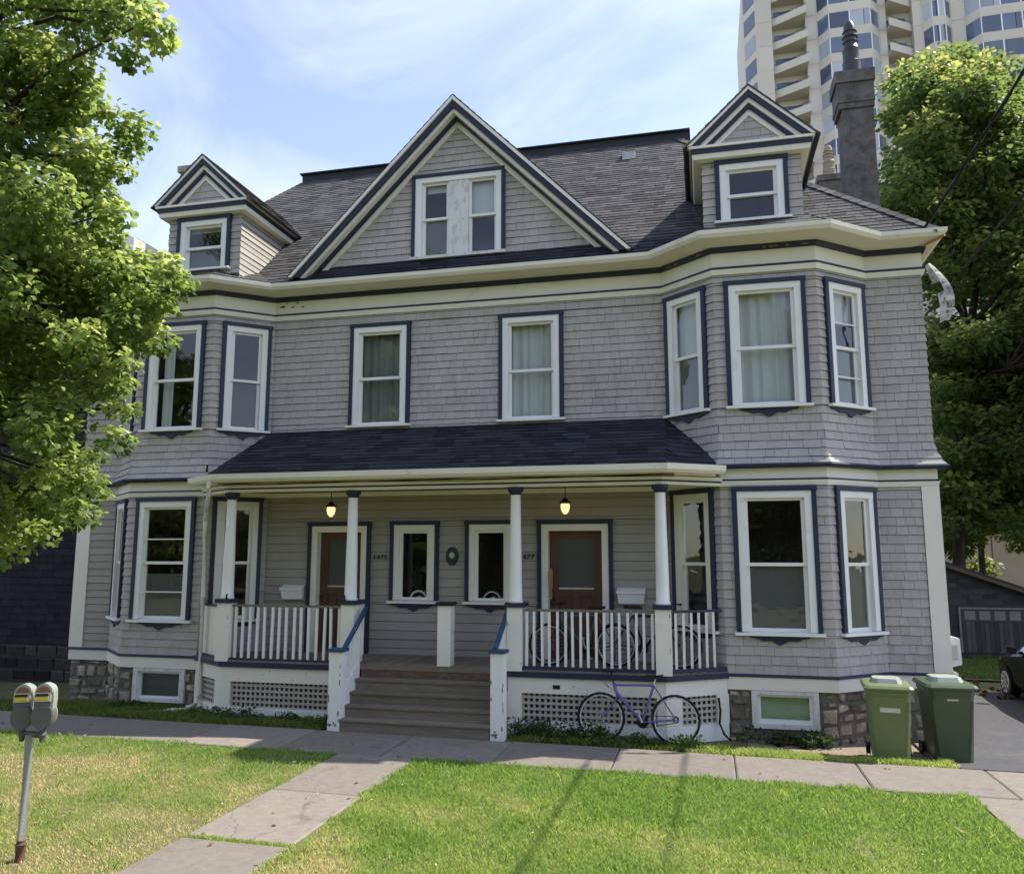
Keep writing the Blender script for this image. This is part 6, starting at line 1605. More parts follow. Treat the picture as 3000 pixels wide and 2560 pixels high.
CL_RIGHT = [(17.04,19.38,6.74,0.87),(14.64,16.72,5.82,0.64),(13.29,16.41,11.53,0.60),(14.42,20.07,8.99,0.90),(17.76,21.81,16.44,0.90),(16.86,20.45,20.33,0.62),(12.72,15.11,15.18,0.66),(14.64,19.67,5.39,1.09),(15.91,18.83,4.08,0.83),(11.25,13.57,14.00,0.89),(13.22,16.35,5.71,0.86),(15.32,15.43,15.63,0.78),(15.77,18.32,6.57,1.01),(14.52,20.38,13.29,0.67),(15.28,21.04,17.34,0.82),(13.61,15.96,19.45,0.81),(12.93,15.82,4.45,1.13),(14.78,15.26,7.55,1.00),(13.50,16.23,7.78,1.14),(16.89,23.24,3.11,0.63),(14.98,17.69,5.35,0.72),(14.84,16.24,5.16,0.67),(13.90,18.76,17.56,1.04),(11.73,13.96,17.77,0.66),(12.46,20.87,15.19,1.14),(16.74,21.06,15.79,0.83),(18.16,21.91,15.58,0.72),(17.78,22.08,6.94,0.84),(14.16,21.29,14.70,0.76),(15.83,18.61,15.45,0.61),(15.61,19.12,4.47,0.75),(12.02,13.28,15.48,0.88),(14.71,15.61,3.68,0.76),(11.34,13.58,13.10,0.73),(14.63,19.47,4.10,0.68),(14.65,15.58,6.46,0.93),(16.12,20.88,3.15,0.81),(15.03,16.40,12.51,0.79),(12.37,17.02,15.60,0.90),(16.18,23.07,4.35,0.95),(14.23,18.82,7.23,1.10),(13.69,15.69,12.63,1.05),(17.60,21.65,11.09,0.67),(13.71,20.30,21.39,0.61),(12.92,16.08,12.68,0.95),(13.51,19.85,7.25,1.00),(15.72,17.48,14.24,0.88),(15.15,14.62,15.10,1.12),(16.92,20.37,17.86,0.85),(14.86,20.44,21.97,0.61),(17.12,23.61,3.70,0.64),(16.77,19.75,3.32,0.60),(14.52,20.33,13.11,0.83),(10.71,14.05,12.70,0.80),(12.65,15.99,8.43,1.09),(15.67,18.45,16.22,0.80),(13.14,13.33,16.68,1.03),(16.39,20.22,6.68,0.63),(15.06,16.43,12.19,0.70),(16.86,22.18,12.50,0.91),(15.14,22.97,3.37,0.88),(15.16,20.61,22.25,0.81),(12.82,18.88,13.94,1.04),(13.33,19.77,8.08,0.98),(14.79,20.17,18.36,0.97),(17.62,22.86,3.95,1.03),(13.45,17.34,8.48,1.03),(14.15,17.29,6.10,1.09),(12.72,16.30,11.00,0.86),(11.57,15.08,17.12,0.69),(15.67,23.30,4.84,1.14),(18.20,21.96,10.82,0.78),(12.98,19.33,8.58,0.83),(16.47,19.32,6.04,0.86),(15.32,15.75,8.41,0.88),(14.72,18.40,5.41,0.74),(14.90,16.46,18.12,1.01),(15.87,16.82,8.10,0.88),(12.14,14.03,10.76,0.76),(13.12,18.46,16.44,1.08),(14.16,17.44,9.04,0.76),(15.15,15.21,7.52,0.89),(13.29,15.83,4.46,1.12),(11.61,15.45,17.29,0.78),(14.49,16.45,13.74,0.73),(15.59,18.84,15.43,0.93),(13.23,18.37,5.11,1.05),(14.31,19.55,15.84,1.08),(15.08,14.82,16.50,0.75),(13.45,18.49,8.36,0.68),(17.19,19.54,9.78,1.01),(12.78,19.80,18.23,0.84),(13.82,19.69,6.41,0.80),(13.82,21.47,4.79,1.11),(14.66,18.15,19.55,0.79),(14.62,19.76,12.37,1.07),(14.32,17.11,5.31,0.89),(18.21,21.62,10.47,0.82),(11.69,18.48,15.27,1.03),(14.79,19.74,5.54,0.77),(16.68,19.32,8.53,0.64),(14.22,17.51,6.63,0.92),(15.79,17.73,14.91,0.78),(13.60,21.34,14.37,0.80),(16.65,19.46,20.06,0.77),(14.75,15.08,8.43,0.79),(14.32,17.83,17.84,0.76),(15.88,20.27,8.64,0.92),(14.48,18.27,5.37,1.10),(12.46,16.63,3.51,0.65),(14.52,22.75,5.66,0.61),(14.47,19.83,8.71,0.80),(15.42,15.97,3.53,0.74),(15.53,18.40,4.21,1.00),(14.39,16.37,11.89,0.78),(13.90,20.74,18.10,1.00),(14.87,22.75,5.56,0.71),(13.41,20.38,21.07,0.69),(13.31,20.80,16.47,0.69),(16.57,18.35,4.62,0.74),(13.11,16.89,17.47,0.97),(14.15,16.53,13.78,1.05),(14.52,20.76,9.77,0.70),(16.89,19.04,6.48,0.74),(12.70,15.80,18.37,0.81),(15.69,22.86,4.44,1.11),(13.16,16.27,6.15,0.70),(14.58,14.60,15.00,0.69),(16.12,21.01,20.30,1.13),(14.62,18.50,7.34,0.75),(16.25,16.41,12.68,0.74),(17.34,21.08,9.82,0.85),(16.53,20.20,4.38,0.94),(13.88,19.84,18.69,0.86),(16.10,17.68,15.58,0.82),(16.97,16.41,17.22,0.70),(12.77,16.30,3.63,1.12),(14.53,16.93,4.95,0.79),(16.88,20.72,20.27,0.94),(18.29,20.52,17.67,0.80),(14.91,21.15,4.07,1.15),(12.44,18.29,15.77,1.01),(15.48,19.13,20.82,0.77),(12.77,15.05,13.50,0.74),(13.82,20.40,20.73,0.90),(15.34,18.86,4.47,1.10),(17.73,20.62,11.19,0.68),(17.02,23.36,5.21,0.96),(15.13,15.71,11.48,1.08),(12.87,17.25,12.85,0.74),(12.11,15.29,13.26,0.91),(13.09,17.03,10.09,0.94),(18.40,23.49,3.20,1.00),(13.82,14.24,16.80,0.79),(15.29,21.07,6.99,1.02),(16.03,21.78,4.14,0.69),(13.14,16.46,8.15,1.07),(15.48,18.90,4.67,0.75),(13.24,15.02,6.85,0.65),(13.18,20.25,8.62,0.81),(17.01,23.63,3.22,0.63),(13.87,18.07,3.59,1.04),(18.21,21.95,12.12,0.83),(15.86,20.48,10.79,1.10),(16.08,20.40,17.96,0.76),(16.14,17.08,7.93,0.82),(15.76,16.37,10.84,0.89),(14.80,20.86,18.74,0.93),(13.46,14.38,11.67,1.09),(14.41,19.61,6.07,0.76),(17.18,22.07,16.12,0.82),(14.44,15.55,17.06,0.89),(15.76,20.83,18.79,1.01),(14.66,14.83,11.69,1.02),(13.52,20.66,5.97,1.11),(11.84,14.42,11.16,0.87),(16.30,21.49,13.44,1.07),(12.57,16.53,4.79,0.71),(14.81,20.79,3.13,0.82),(15.88,19.12,3.47,0.60),(13.38,19.05,5.00,0.83),(12.79,18.37,5.17,0.63),(15.85,16.90,16.74,0.76),(17.99,22.39,11.37,0.61),(17.13,19.66,8.12,1.00),(10.91,14.58,13.31,0.99),(13.69,18.98,3.28,0.61),(16.79,19.30,8.97,0.76),(11.41,18.57,15.27,1.12),(15.66,15.51,9.15,0.71),(13.78,20.11,15.37,0.82),(14.08,16.41,11.86,0.91),(15.28,19.31,16.34,0.70),(13.86,18.78,5.47,0.61),(15.72,16.28,6.00,0.69),(16.23,17.29,14.78,0.85),(16.55,23.50,4.71,1.07),(16.16,17.30,6.71,0.92),(17.13,19.61,10.81,0.86),(14.36,16.37,16.37,1.09),(13.48,17.10,3.71,0.83),(13.88,19.01,17.59,0.70),(13.98,15.89,5.96,0.77),(14.76,15.44,16.35,0.75),(13.77,18.13,6.20,0.98),(13.42,14.69,14.68,0.64),(17.50,21.70,18.32,1.14),(16.65,21.56,6.23,0.64),(13.85,15.95,8.94,0.98),(15.82,20.19,5.02,0.71),(13.90,20.27,19.78,0.95),(12.31,13.68,14.76,0.63),(12.71,15.11,10.56,0.60),(17.87,22.09,8.62,0.83),(12.19,15.87,13.19,0.94),(15.64,17.53,6.93,0.89),(14.86,20.70,7.18,1.13),(13.59,20.57,14.73,0.75),(12.04,14.27,16.15,0.88),(16.13,17.46,7.69,0.96),(14.91,16.24,12.59,0.84),(12.59,14.57,8.04,0.66),(13.11,17.78,14.39,0.75),(17.31,19.60,18.71,0.66),(13.72,20.57,8.94,1.13),(13.64,14.56,17.62,0.98),(16.38,18.72,9.96,0.91),(13.32,17.92,20.62,0.63),(15.29,18.07,4.55,0.68),(12.37,14.55,15.03,0.78),(15.75,21.18,8.80,1.08),(13.11,20.09,3.96,0.71),(16.51,19.30,3.80,0.81),(12.66,18.33,16.47,0.83),(16.02,16.73,11.70,1.10),(17.61,21.75,18.50,1.06),(12.96,15.46,16.72,1.11),(16.92,21.11,6.19,0.64),(13.75,14.61,14.13,0.96),(13.21,16.38,17.59,1.03),(16.01,18.74,19.37,0.94),(18.70,21.30,16.18,1.07),(14.52,19.34,19.69,0.77),(15.65,15.95,8.74,0.66),(16.33,20.27,7.62,0.82),(12.97,18.75,5.38,0.80),(13.76,19.23,18.02,0.65),(16.87,20.96,7.45,0.76),(14.30,18.59,8.07,1.13),(14.20,22.92,4.78,0.96),(15.72,16.30,6.00,1.01),(12.15,18.04,14.26,0.79),(16.50,21.75,4.25,0.66),(15.05,20.14,12.04,0.63),(18.36,22.83,6.28,1.12),(14.60,14.91,13.37,1.01),(14.60,19.20,16.64,0.73),(16.06,18.33,13.02,0.69),(15.38,21.24,5.11,0.67),(13.49,17.72,14.18,1.08),(15.98,21.81,14.47,0.72),(18.39,21.49,12.71,1.01),(14.60,20.34,13.64,0.64),(13.64,20.50,14.19,1.04),(17.77,22.82,9.26,0.62),(14.27,18.92,19.66,0.75),(12.38,15.06,6.64,0.65),(16.04,23.07,3.85,0.88),(14.81,21.20,14.54,0.98),(15.89,18.88,18.60,1.04),(15.42,15.26,15.09,0.79),(16.99,20.66,10.85,0.78),(15.49,17.66,9.74,1.13),(12.12,15.11,3.99,1.06),(12.17,15.13,8.65,0.87),(15.45,21.13,7.57,0.73),(12.59,14.48,12.91,1.13),(13.77,18.04,15.34,1.15),(15.84,16.76,14.81,0.91),(15.66,20.85,15.40,0.97),(13.15,15.63,3.51,0.93),(15.60,15.79,6.10,0.74),(16.93,21.98,10.92,1.10),(14.39,15.60,15.64,1.05),(14.50,18.11,15.85,0.66),(16.49,22.47,9.66,0.78),(17.58,23.05,5.22,0.66),(14.92,20.83,8.10,0.88),(13.72,18.93,4.35,0.99),(16.79,22.50,11.43,1.03),(14.39,16.72,13.13,1.03),(16.03,18.07,14.92,0.99),(15.32,16.00,4.30,1.10),(13.91,17.65,13.01,0.68),(16.37,22.60,9.09,0.77),(16.91,21.17,5.72,1.06),(15.64,21.31,5.21,0.70),(15.94,14.57,14.23,0.68),(13.08,16.25,13.78,0.98),(13.43,20.13,6.74,0.79),(16.01,19.76,11.72,0.97),(16.30,17.68,10.29,0.85),(14.58,14.25,14.95,0.60),(12.26,14.52,13.46,0.67),(14.02,19.15,21.26,0.97),(14.13,15.13,14.50,0.68),(14.69,17.28,18.37,0.94),(16.51,20.20,4.71,0.93),(17.60,23.37,3.95,0.67),(14.85,17.61,7.27,0.75),(12.38,14.86,12.71,0.90),(16.63,17.51,16.30,1.06),(15.73,21.62,10.18,1.01),(13.91,14.13,17.82,0.76),(15.35,18.40,15.08,0.92),(14.24,19.12,6.04,0.68),(16.46,17.95,14.79,0.73),(14.43,14.61,10.90,1.02),(13.15,18.22,3.72,1.10),(15.04,16.90,19.32,1.14),(16.18,18.90,12.86,0.68),(16.79,19.29,7.49,0.62),(15.39,18.96,3.89,1.06),(18.12,20.39,13.30,1.01),(13.25,16.06,4.52,0.68),(16.56,17.25,12.86,0.97),(16.56,18.35,11.52,0.95),(13.57,14.79,13.74,0.98),(17.66,19.78,17.78,1.12),(15.33,17.97,13.42,0.61),(15.34,15.70,14.42,0.85),(14.71,17.50,15.80,0.63),(14.52,16.94,3.30,0.72),(16.43,16.68,13.97,0.61),(16.30,18.11,6.02,0.79),(12.57,19.62,14.88,0.60),(13.89,20.70,3.86,0.65),(16.55,20.51,17.33,0.90),(12.99,17.81,7.61,1.10),(17.09,19.20,11.50,0.71),(16.31,20.89,6.75,1.08),(15.29,21.76,6.68,0.81),(15.75,15.06,12.40,0.70),(16.43,21.55,3.67,0.64),(15.40,18.76,6.82,0.80),(14.05,16.38,14.34,0.76),(13.57,15.80,15.02,0.84),(16.97,18.92,9.39,1.13),(16.12,17.64,4.86,0.63),(14.24,17.37,6.97,0.78),(15.33,20.55,10.02,0.97),(16.65,21.05,16.36,0.88),(15.29,15.31,16.11,0.85),(12.01,15.65,18.03,0.84),(13.41,20.15,10.33,0.78),(14.52,18.66,11.68,1.03),(14.54,18.81,9.96,0.81),(13.23,16.65,9.76,0.64),(15.33,18.29,19.91,0.69),(15.06,16.69,4.92,0.96),(15.51,15.29,7.26,0.65),(17.55,20.30,17.61,0.80),(12.84,19.68,20.98,1.05),(15.22,15.40,10.29,1.04),(13.21,15.40,14.16,0.90),(13.97,16.07,12.18,1.11),(14.29,21.53,14.16,1.03),(11.77,14.75,16.56,0.61),(13.21,19.83,17.09,0.69),(16.45,18.48,11.51,0.76),(14.70,15.66,5.60,0.70),(13.98,13.81,14.44,0.65),(15.87,23.20,4.97,1.09),(14.89,16.20,9.48,1.10),(10.85,13.31,13.35,0.64),(17.28,22.17,9.32,0.76),(17.55,21.02,7.80,1.11),(14.79,18.66,20.11,1.09),(12.18,13.88,12.79,0.84),(13.51,14.03,17.22,0.96),(14.75,17.39,5.78,0.96),(16.61,23.03,7.76,1.03),(15.17,18.40,12.76,0.83),(18.05,22.76,4.50,0.74),(16.31,19.94,20.02,1.01),(13.28,19.76,20.93,0.96),(11.57,16.18,15.54,0.86),(13.15,14.70,13.47,0.73),(13.89,22.22,4.28,0.73),(17.26,21.11,19.61,0.90),(17.99,23.10,10.06,0.68),(15.13,16.94,4.87,0.83),(16.63,20.89,4.90,0.61),(16.88,19.18,15.28,0.86),(12.20,16.21,17.67,0.93),(12.69,15.06,6.44,0.96),(17.58,20.07,9.57,0.91),(15.16,14.78,12.56,1.04),(12.76,16.45,13.34,0.79),(11.67,14.13,15.10,0.87),(13.48,16.57,4.68,0.90),(15.80,18.70,8.95,1.07),(13.51,19.79,19.22,0.61),(12.56,18.34,15.57,1.09),(12.84,18.95,7.38,0.79),(14.34,15.23,17.12,0.90),(12.72,15.12,18.56,0.73),(15.13,14.79,10.28,0.71),(12.94,15.55,13.92,0.83),(14.23,19.99,7.27,0.85),(24.77,24.37,13.01,0.94),(19.75,23.43,10.31,0.70),(25.27,23.92,13.47,0.95),(23.00,21.76,15.60,0.78),(20.49,20.07,12.68,0.61),(17.64,19.53,14.51,1.09),(20.25,17.91,6.19,1.05),(20.05,23.43,3.31,0.80),(18.07,18.72,8.43,0.62),(17.56,20.08,11.24,0.77),(18.75,19.14,16.83,1.00),(20.40,15.91,13.19,0.68),(21.22,18.24,9.65,0.66),(16.75,17.58,9.68,0.62),(18.12,21.64,15.00,1.04),(19.70,20.06,6.14,0.85),(21.28,16.38,10.93,0.93),(19.00,21.73,20.07,0.61),(20.64,21.93,7.60,1.07),(20.59,22.14,19.62,0.92),(20.97,17.15,7.90,0.61),(19.72,22.53,4.99,0.67),(18.93,21.98,16.60,1.04),(20.40,17.67,7.57,0.70),(21.26,16.20,13.05,0.80),(20.39,20.54,8.31,0.94),(22.26,18.43,15.17,0.87),(23.53,21.46,15.82,0.78),(18.00,17.01,17.47,1.03),(22.33,19.99,11.37,0.66),(17.50,19.76,4.74,0.79),(22.38,21.62,7.11,1.08),(18.69,16.83,4.96,0.63),(17.46,15.64,13.68,0.66),(18.49,18.99,8.13,1.12),(17.80,18.94,8.49,0.71),(19.79,16.88,3.41,0.79),(23.69,21.83,13.66,0.88),(20.11,17.29,10.59,0.70),(20.49,16.06,14.22,0.95),(21.08,22.09,15.58,1.03),(17.44,16.07,6.50,0.98),(18.99,21.07,19.51,0.76),(15.40,17.69,3.91,1.12),(22.14,21.47,12.22,0.86),(19.86,16.64,7.56,1.04),(19.48,16.10,8.88,0.78),(21.40,20.05,13.62,0.74),(22.72,22.30,6.53,0.94),(16.01,18.16,9.12,1.11),(18.05,20.24,5.95,0.86),(16.68,17.33,14.45,1.08),(18.24,20.71,4.59,0.84),(20.96,17.69,5.84,0.79),(20.77,17.49,12.14,1.11),(20.71,21.53,14.40,0.63),(18.77,16.39,8.74,1.01),(17.05,17.82,16.00,0.60),(20.68,17.19,14.18,0.69),(16.17,16.42,14.42,0.62),(18.04,20.58,4.38,0.75),(15.70,16.03,14.93,0.83),(22.89,22.40,18.86,0.87),(17.58,16.85,14.16,0.97),(19.22,22.91,6.37,0.94),(20.57,23.41,2.60,0.68),(16.36,17.14,5.11,0.79),(22.88,23.15,10.08,0.98),(23.61,23.36,7.03,0.69),(20.62,22.12,19.75,0.93),(21.53,22.11,8.42,0.71),(20.63,23.17,9.29,1.03),(21.69,24.45,5.19,0.94),(24.20,22.96,16.57,1.03),(20.32,16.93,11.24,1.05),(22.00,22.66,3.57,0.60),(21.69,22.91,12.90,0.63),(23.15,23.85,4.03,1.15),(16.53,15.68,11.23,1.12),(17.68,19.32,9.00,0.76),(21.73,19.01,15.88,0.69),(18.55,23.33,9.09,0.69),(21.97,19.37,3.00,0.97),(18.38,18.69,14.73,0.93),(19.61,15.92,14.53,1.02),(18.54,16.68,9.35,0.85),(22.89,23.16,8.47,0.86),(18.25,17.22,16.64,0.90),(18.98,17.60,6.73,0.79),(20.09,18.71,5.58,0.96),(19.22,15.83,10.47,0.73),(20.56,18.23,5.68,0.80),(20.83,22.38,19.83,1.14),(20.75,18.45,6.13,0.79),(20.94,18.17,4.39,0.98),(21.73,18.90,7.12,1.06),(18.01,16.64,16.53,0.93),(25.77,25.02,9.96,1.01),(15.02,16.05,4.61,1.04),(21.21,17.00,7.85,0.98),(15.29,16.58,6.40,0.67),(19.28,17.81,4.13,1.11),(21.88,18.68,5.44,0.96),(19.84,18.79,4.68,0.76),(17.53,20.15,5.89,0.81),(20.60,17.98,13.34,0.87),(20.47,17.54,3.53,0.93),(20.47,20.96,18.15,0.96),(23.05,21.12,8.21,0.95),(19.40,18.33,13.03,0.72),(13.08,13.22,5.94,0.59),(12.01,13.78,7.09,0.60),(14.50,13.90,6.96,0.74),(14.70,14.87,7.28,0.78),(13.99,14.01,8.94,0.84),(13.61,15.60,9.10,0.63),(14.26,16.54,2.66,0.59),(13.59,17.28,3.02,0.67),(13.68,13.98,2.77,0.81),(13.37,15.00,4.19,0.82),(14.25,17.08,7.60,0.61),(14.64,14.29,2.75,0.56),(13.06,14.81,7.22,0.75),(14.09,16.31,3.14,0.87),(11.82,14.84,8.09,0.74),(13.27,16.28,7.52,0.59),(13.50,14.79,8.44,0.67),(12.58,15.80,8.52,0.74),(13.56,16.48,7.43,0.74),(15.50,17.73,3.14,0.73),(13.83,14.77,7.08,0.69),(11.96,14.92,3.73,0.61),(11.48,14.02,3.69,0.65),(12.66,14.01,4.96,0.85),(13.43,13.37,5.86,0.79),(12.36,13.40,8.52,0.56),(12.78,15.36,6.02,0.56),(13.66,14.95,8.69,0.74),(13.28,17.90,5.33,0.83),(13.56,15.31,6.87,0.55),(14.86,14.92,5.22,0.70),(12.53,15.90,9.63,0.60),(13.58,13.31,4.65,0.81),(11.93,13.42,4.85,0.80),(12.77,12.83,8.40,0.94),(11.86,13.69,6.03,0.83),(14.51,16.37,8.79,0.68),(14.88,17.51,5.68,0.72),(13.63,13.04,5.18,0.94),(12.11,15.36,9.13,0.59),(13.39,17.28,5.42,0.94),(11.73,14.09,2.74,0.74),(13.26,16.82,9.11,0.71),(14.22,17.34,3.20,0.67),(12.29,15.26,6.19,0.71),(14.47,17.63,3.89,0.85),(16.03,17.81,5.77,0.71),(12.63,17.39,5.42,0.83),(12.89,15.14,8.72,0.87),(12.37,15.45,8.36,0.72),(14.77,17.59,7.00,0.71),(14.63,14.97,7.46,0.65),(11.84,14.61,6.73,0.81),(14.69,17.37,4.44,0.90),(11.90,14.79,4.82,0.79),(12.25,13.72,3.75,0.95),(14.73,17.83,7.24,0.70),(13.21,17.49,7.12,0.74),(14.64,16.04,5.07,0.83),(12.28,12.80,8.33,0.56),(15.69,16.30,7.06,0.90),(15.68,16.86,3.81,0.57),(14.94,17.35,3.96,0.69),(14.48,16.04,2.97,0.79),(13.64,14.08,4.82,0.77),(14.70,14.11,7.23,0.57),(15.81,17.51,6.53,0.75)]

# ================================================================== NEIGHBOURS AND BACKGROUND
def simple_rows(fr, L_, z0, z1, expo, wmin, wmax, lift, seed, lim=None, holes=()):
    st = []
    tabs(st, fr, z0, z1, expo, wall_ivals(L_, list(holes), lim), wmin, wmax, lift, seed=seed, tv=1.0, jit=0.003)
    return st
# dark neighbour on the left
nb = thing('neighbour_house', 'dark navy shingled house in shade left of the grey house', 'house', (-15.5, 2.2, gz(-15, 2)))
nfr, NL = frame((-23.0, 2.2), (-9.25, 2.2))
m = MB(nfr); m.box(0, NL, -9.0, 0.0, -0.32, 6.6); nwall = m.build('wall', 'darkhouse', nb)
deal(simple_rows(nfr, NL, -0.30, 6.5, 0.17, 0.14, 0.36, 0.018, 301), 180, 'shingle', 'darkhouse', lambda mk: nwall, 'shingles')
efr, EL = frame((-9.25, 2.2), (-9.25, 11.2))
deal(simple_rows(efr, EL, -0.30, 6.5, 0.17, 0.5, 1.4, 0.018, 302), 0, 'shingle', 'darkhouse', lambda mk: nwall, 'shingles')
m = MB(nfr); m.box(-0.05, NL + 0.05, -9.05, 0.05, -1.45, -0.322); nf_ = m.build('foundation', 'darkrubble', nb)
r_ = random.Random(77)
z = -1.4
while z < -0.4:
    s = 6.5 - r_.random() * 0.3
    while s < NL - 0.1:
        w = r_.uniform(0.25, 0.6); m = MB(nfr); e = min(s + w, NL)
        m.hexa(((s + 0.015, 0.05, z + 0.015), (e - 0.015, 0.05, z + 0.02), (e - 0.015, 0.06, z + 0.02), (s + 0.015, 0.06, z + 0.015), (s + 0.02, 0.05, z + 0.25), (e - 0.02, 0.05, z + 0.24), (e - 0.03, 0.085, z + 0.22), (s + 0.03, 0.09, z + 0.22)), r_.random())
        m.build('stone', 'darkrubble', nf_); s = e
    z += 0.27
m = MB(); m.prism([(-23.4, 6.3), (-16.1, 13.3), (-8.75, 8.95), (-8.75, 9.10), (-16.1, 13.55), (-23.4, 6.5)], 2.0, 11.5); nrf = m.build('roof', 'roof', nb)
m = MB(); m.prism([(-16.1, 13.1), (-8.70, 8.80), (-8.70, 9.26), (-16.1, 13.72)], 1.85, 2.25); m.build('rake_board', 'white', nrf)
m = MB(); m.prism([(-23.0, 6.5), (-9.3, 6.5), (-9.3, 9.2), (-16.1, 13.2)], 2.2, 2.4); m.build('gable_wall', 'darkhouse', nb)
m = MB(nfr); m.box(9.0, 10.1, 0.0, 0.06, 2.6, 4.5); w_ = m.build('window', 'white', nb); m = MB(nfr); m.box(9.12, 9.98, 0.02, 0.07, 2.72, 4.38); m.build('pane', 'frost', w_)

# garage at the end of the drive
gr = thing('garage', 'dark shingled garage with a sloping roof and a row of small door lights', 'garage', (13.0, 11.8, gz(13, 11.8)))
gfr2, GL = frame((10.2, 11.8), (16.5, 11.8))
zt_l = lambda s: 1.52 - 0.366 * (s - 0.68)            # roof line along the front wall
m = MB(gfr2); pts = [(0, -1.1), (GL, -1.1), (GL, zt_l(GL)), (0, zt_l(0))]
m.prism(pts, -6.0, 0.0); gwall = m.build('wall', 'darkgarage', gr)
dz0, dz1, ds0, ds1 = -0.98, 0.22, 1.16, 4.6
deal(simple_rows(gfr2, GL, -1.0, 1.7, 0.15, 0.15, 0.4, 0.016, 311, lim=lambda z: (0.0, min(GL, 0.68 + (1.5 - z) / 0.366)), holes=[(ds0 - 0.06, ds1 + 0.06, -1.2, dz1 + 0.06)]), 120, 'shingle', 'darkgarage', lambda mk: gwall, 'shingles')
m = MB(gfr2); a, b_ = -0.25, GL + 0.3
m.prism([(a, zt_l(a) + 0.0), (b_, zt_l(b_)), (b_, zt_l(b_) + 0.1), (a, zt_l(a) + 0.1)], -6.2, 0.22); grf = m.build('roof', 'membrane', gr)
m = MB(gfr2); m.prism([(a, zt_l(a) - 0.07), (b_, zt_l(b_) - 0.07), (b_, zt_l(b_) + 0.025), (a, zt_l(a) + 0.025)], 0.221, 0.25); m.build('fascia', mat('dark_brown_fascia', (0.11, 0.075, 0.055), 0.8, 0.2), grf)
m = MB(gfr2); m.box(ds0 - 0.05, ds0, 0.0, 0.05, dz0, dz1); m.box(ds1, ds1 + 0.05, 0.0, 0.05, dz0, dz1); m.box(ds0 - 0.05, ds1 + 0.05, 0.0, 0.05, dz1, dz1 + 0.05); m.build('door_casing', mat('grey_casing', (0.20, 0.20, 0.18), 0.7), gr)
gd = empty_part('garage_door', gr, (12.5, 11.78, -0.98))
s = ds0; i = 0
plank = mat('weathered_dark_plank', (0.062, 0.066, 0.062), 0.85, 0.3, 0.4, 4)
while s < ds1 - 0.02:
    m = MB(gfr2); m.box(s + 0.004, min(s + 0.116, ds1), 0.0, 0.03, dz0, dz1 - 0.36, random.random()); m.build('plank', plank, gd); s += 0.12
m = MB(gfr2); m.box(ds0, ds1, 0.0, 0.02, dz1 - 0.358, dz1); m.build('light_rail', plank, gd)
for i in range(9):
    s = ds0 + 0.1 + i * 0.385
    m = MB(gfr2); m.box(s, s + 0.28, 0.021, 0.03, dz1 - 0.30, dz1 - 0.05); m.build('light', mat('dusty_pane', (0.20, 0.185, 0.165), 0.5, 0.3, 0.3, 3) if i == 0 else bpy.data.materials['dusty_pane'], gd)

# parked car, mostly outside the frame
CX, CY = 11.12, 3.5
car = thing('parked_car', 'dark parked car in the driveway, cut off by the right frame edge', 'car', (CX, CY, gz(11, 6)))
cz = gz(11, 6) - 0.01
def ring_c(y, hw_, zlo, zhi, top_w, shoulder):
    return [(-hw_ * 0.92, y, zlo), (hw_ * 0.92, y, zlo), (hw_, y, zlo + 0.18), (hw_, y, shoulder), (top_w, y, zhi), (-top_w, y, zhi), (-hw_, y, shoulder), (-hw_, y, zlo + 0.18)]
secs = [(-2.05, 0.66, 0.32, 0.62, 0.58, 0.56), (-1.95, 0.80, 0.24, 0.74, 0.70, 0.66), (-1.55, 0.86, 0.20, 0.86, 0.74, 0.78), (-0.95, 0.88, 0.19, 0.95, 0.76, 0.86), (-0.35, 0.88, 0.19, 1.36, 0.60, 0.92),
        (0.25, 0.88, 0.19, 1.47, 0.60, 0.94), (1.0, 0.88, 0.19, 1.44, 0.60, 0.95), (1.65, 0.87, 0.2, 1.20, 0.62, 0.96), (1.95, 0.82, 0.26, 1.0, 0.66, 0.9), (2.08, 0.70, 0.34, 0.82, 0.6, 0.74)]
m = MB(); rs = [[(CX + p[0], CY - p[1], cz + p[2]) for p in ring_c(*s)] for s in secs]
for r0, r1 in zip(rs[:-1], rs[1:]):
    for i in range(8): m.poly((r0[i], r0[(i + 1) % 8], r1[(i + 1) % 8], r1[i]))
m.poly(rs[0][::-1]); m.poly(rs[-1])
body = m.build('body', 'carpaint', car, smooth=True)
bv = body.modifiers.new('bevel', 'BEVEL'); bv.width = 0.05; bv.segments = 3; bv.limit_method = 'ANGLE'; bv.angle_limit = math.radians(25)
m = MB()
q = lambda x, y, z: (CX + x, CY - y, cz + z)
for s in (-1, 1):
    m.poly((q(s * 0.875, -0.55, 0.96), q(s * 0.885, 0.28, 0.98), q(s * 0.63, 0.25, 1.42), q(s * 0.65, -0.28, 1.34)))
    m.poly((q(s * 0.885, 0.34, 0.98), q(s * 0.885, 1.35, 0.99), q(s * 0.65, 1.05, 1.39), q(s * 0.63, 0.31, 1.43)))
m.poly((q(-0.70, -0.90, 0.98), q(0.70, -0.90, 0.98), q(0.56, -0.36, 1.375), q(-0.56, -0.36, 1.375)))
m.build('windows', mat('car_glass', (0.006, 0.007, 0.008), 0.05, 0.05, 0.0, 3, spec=0.9, bump=0), car)
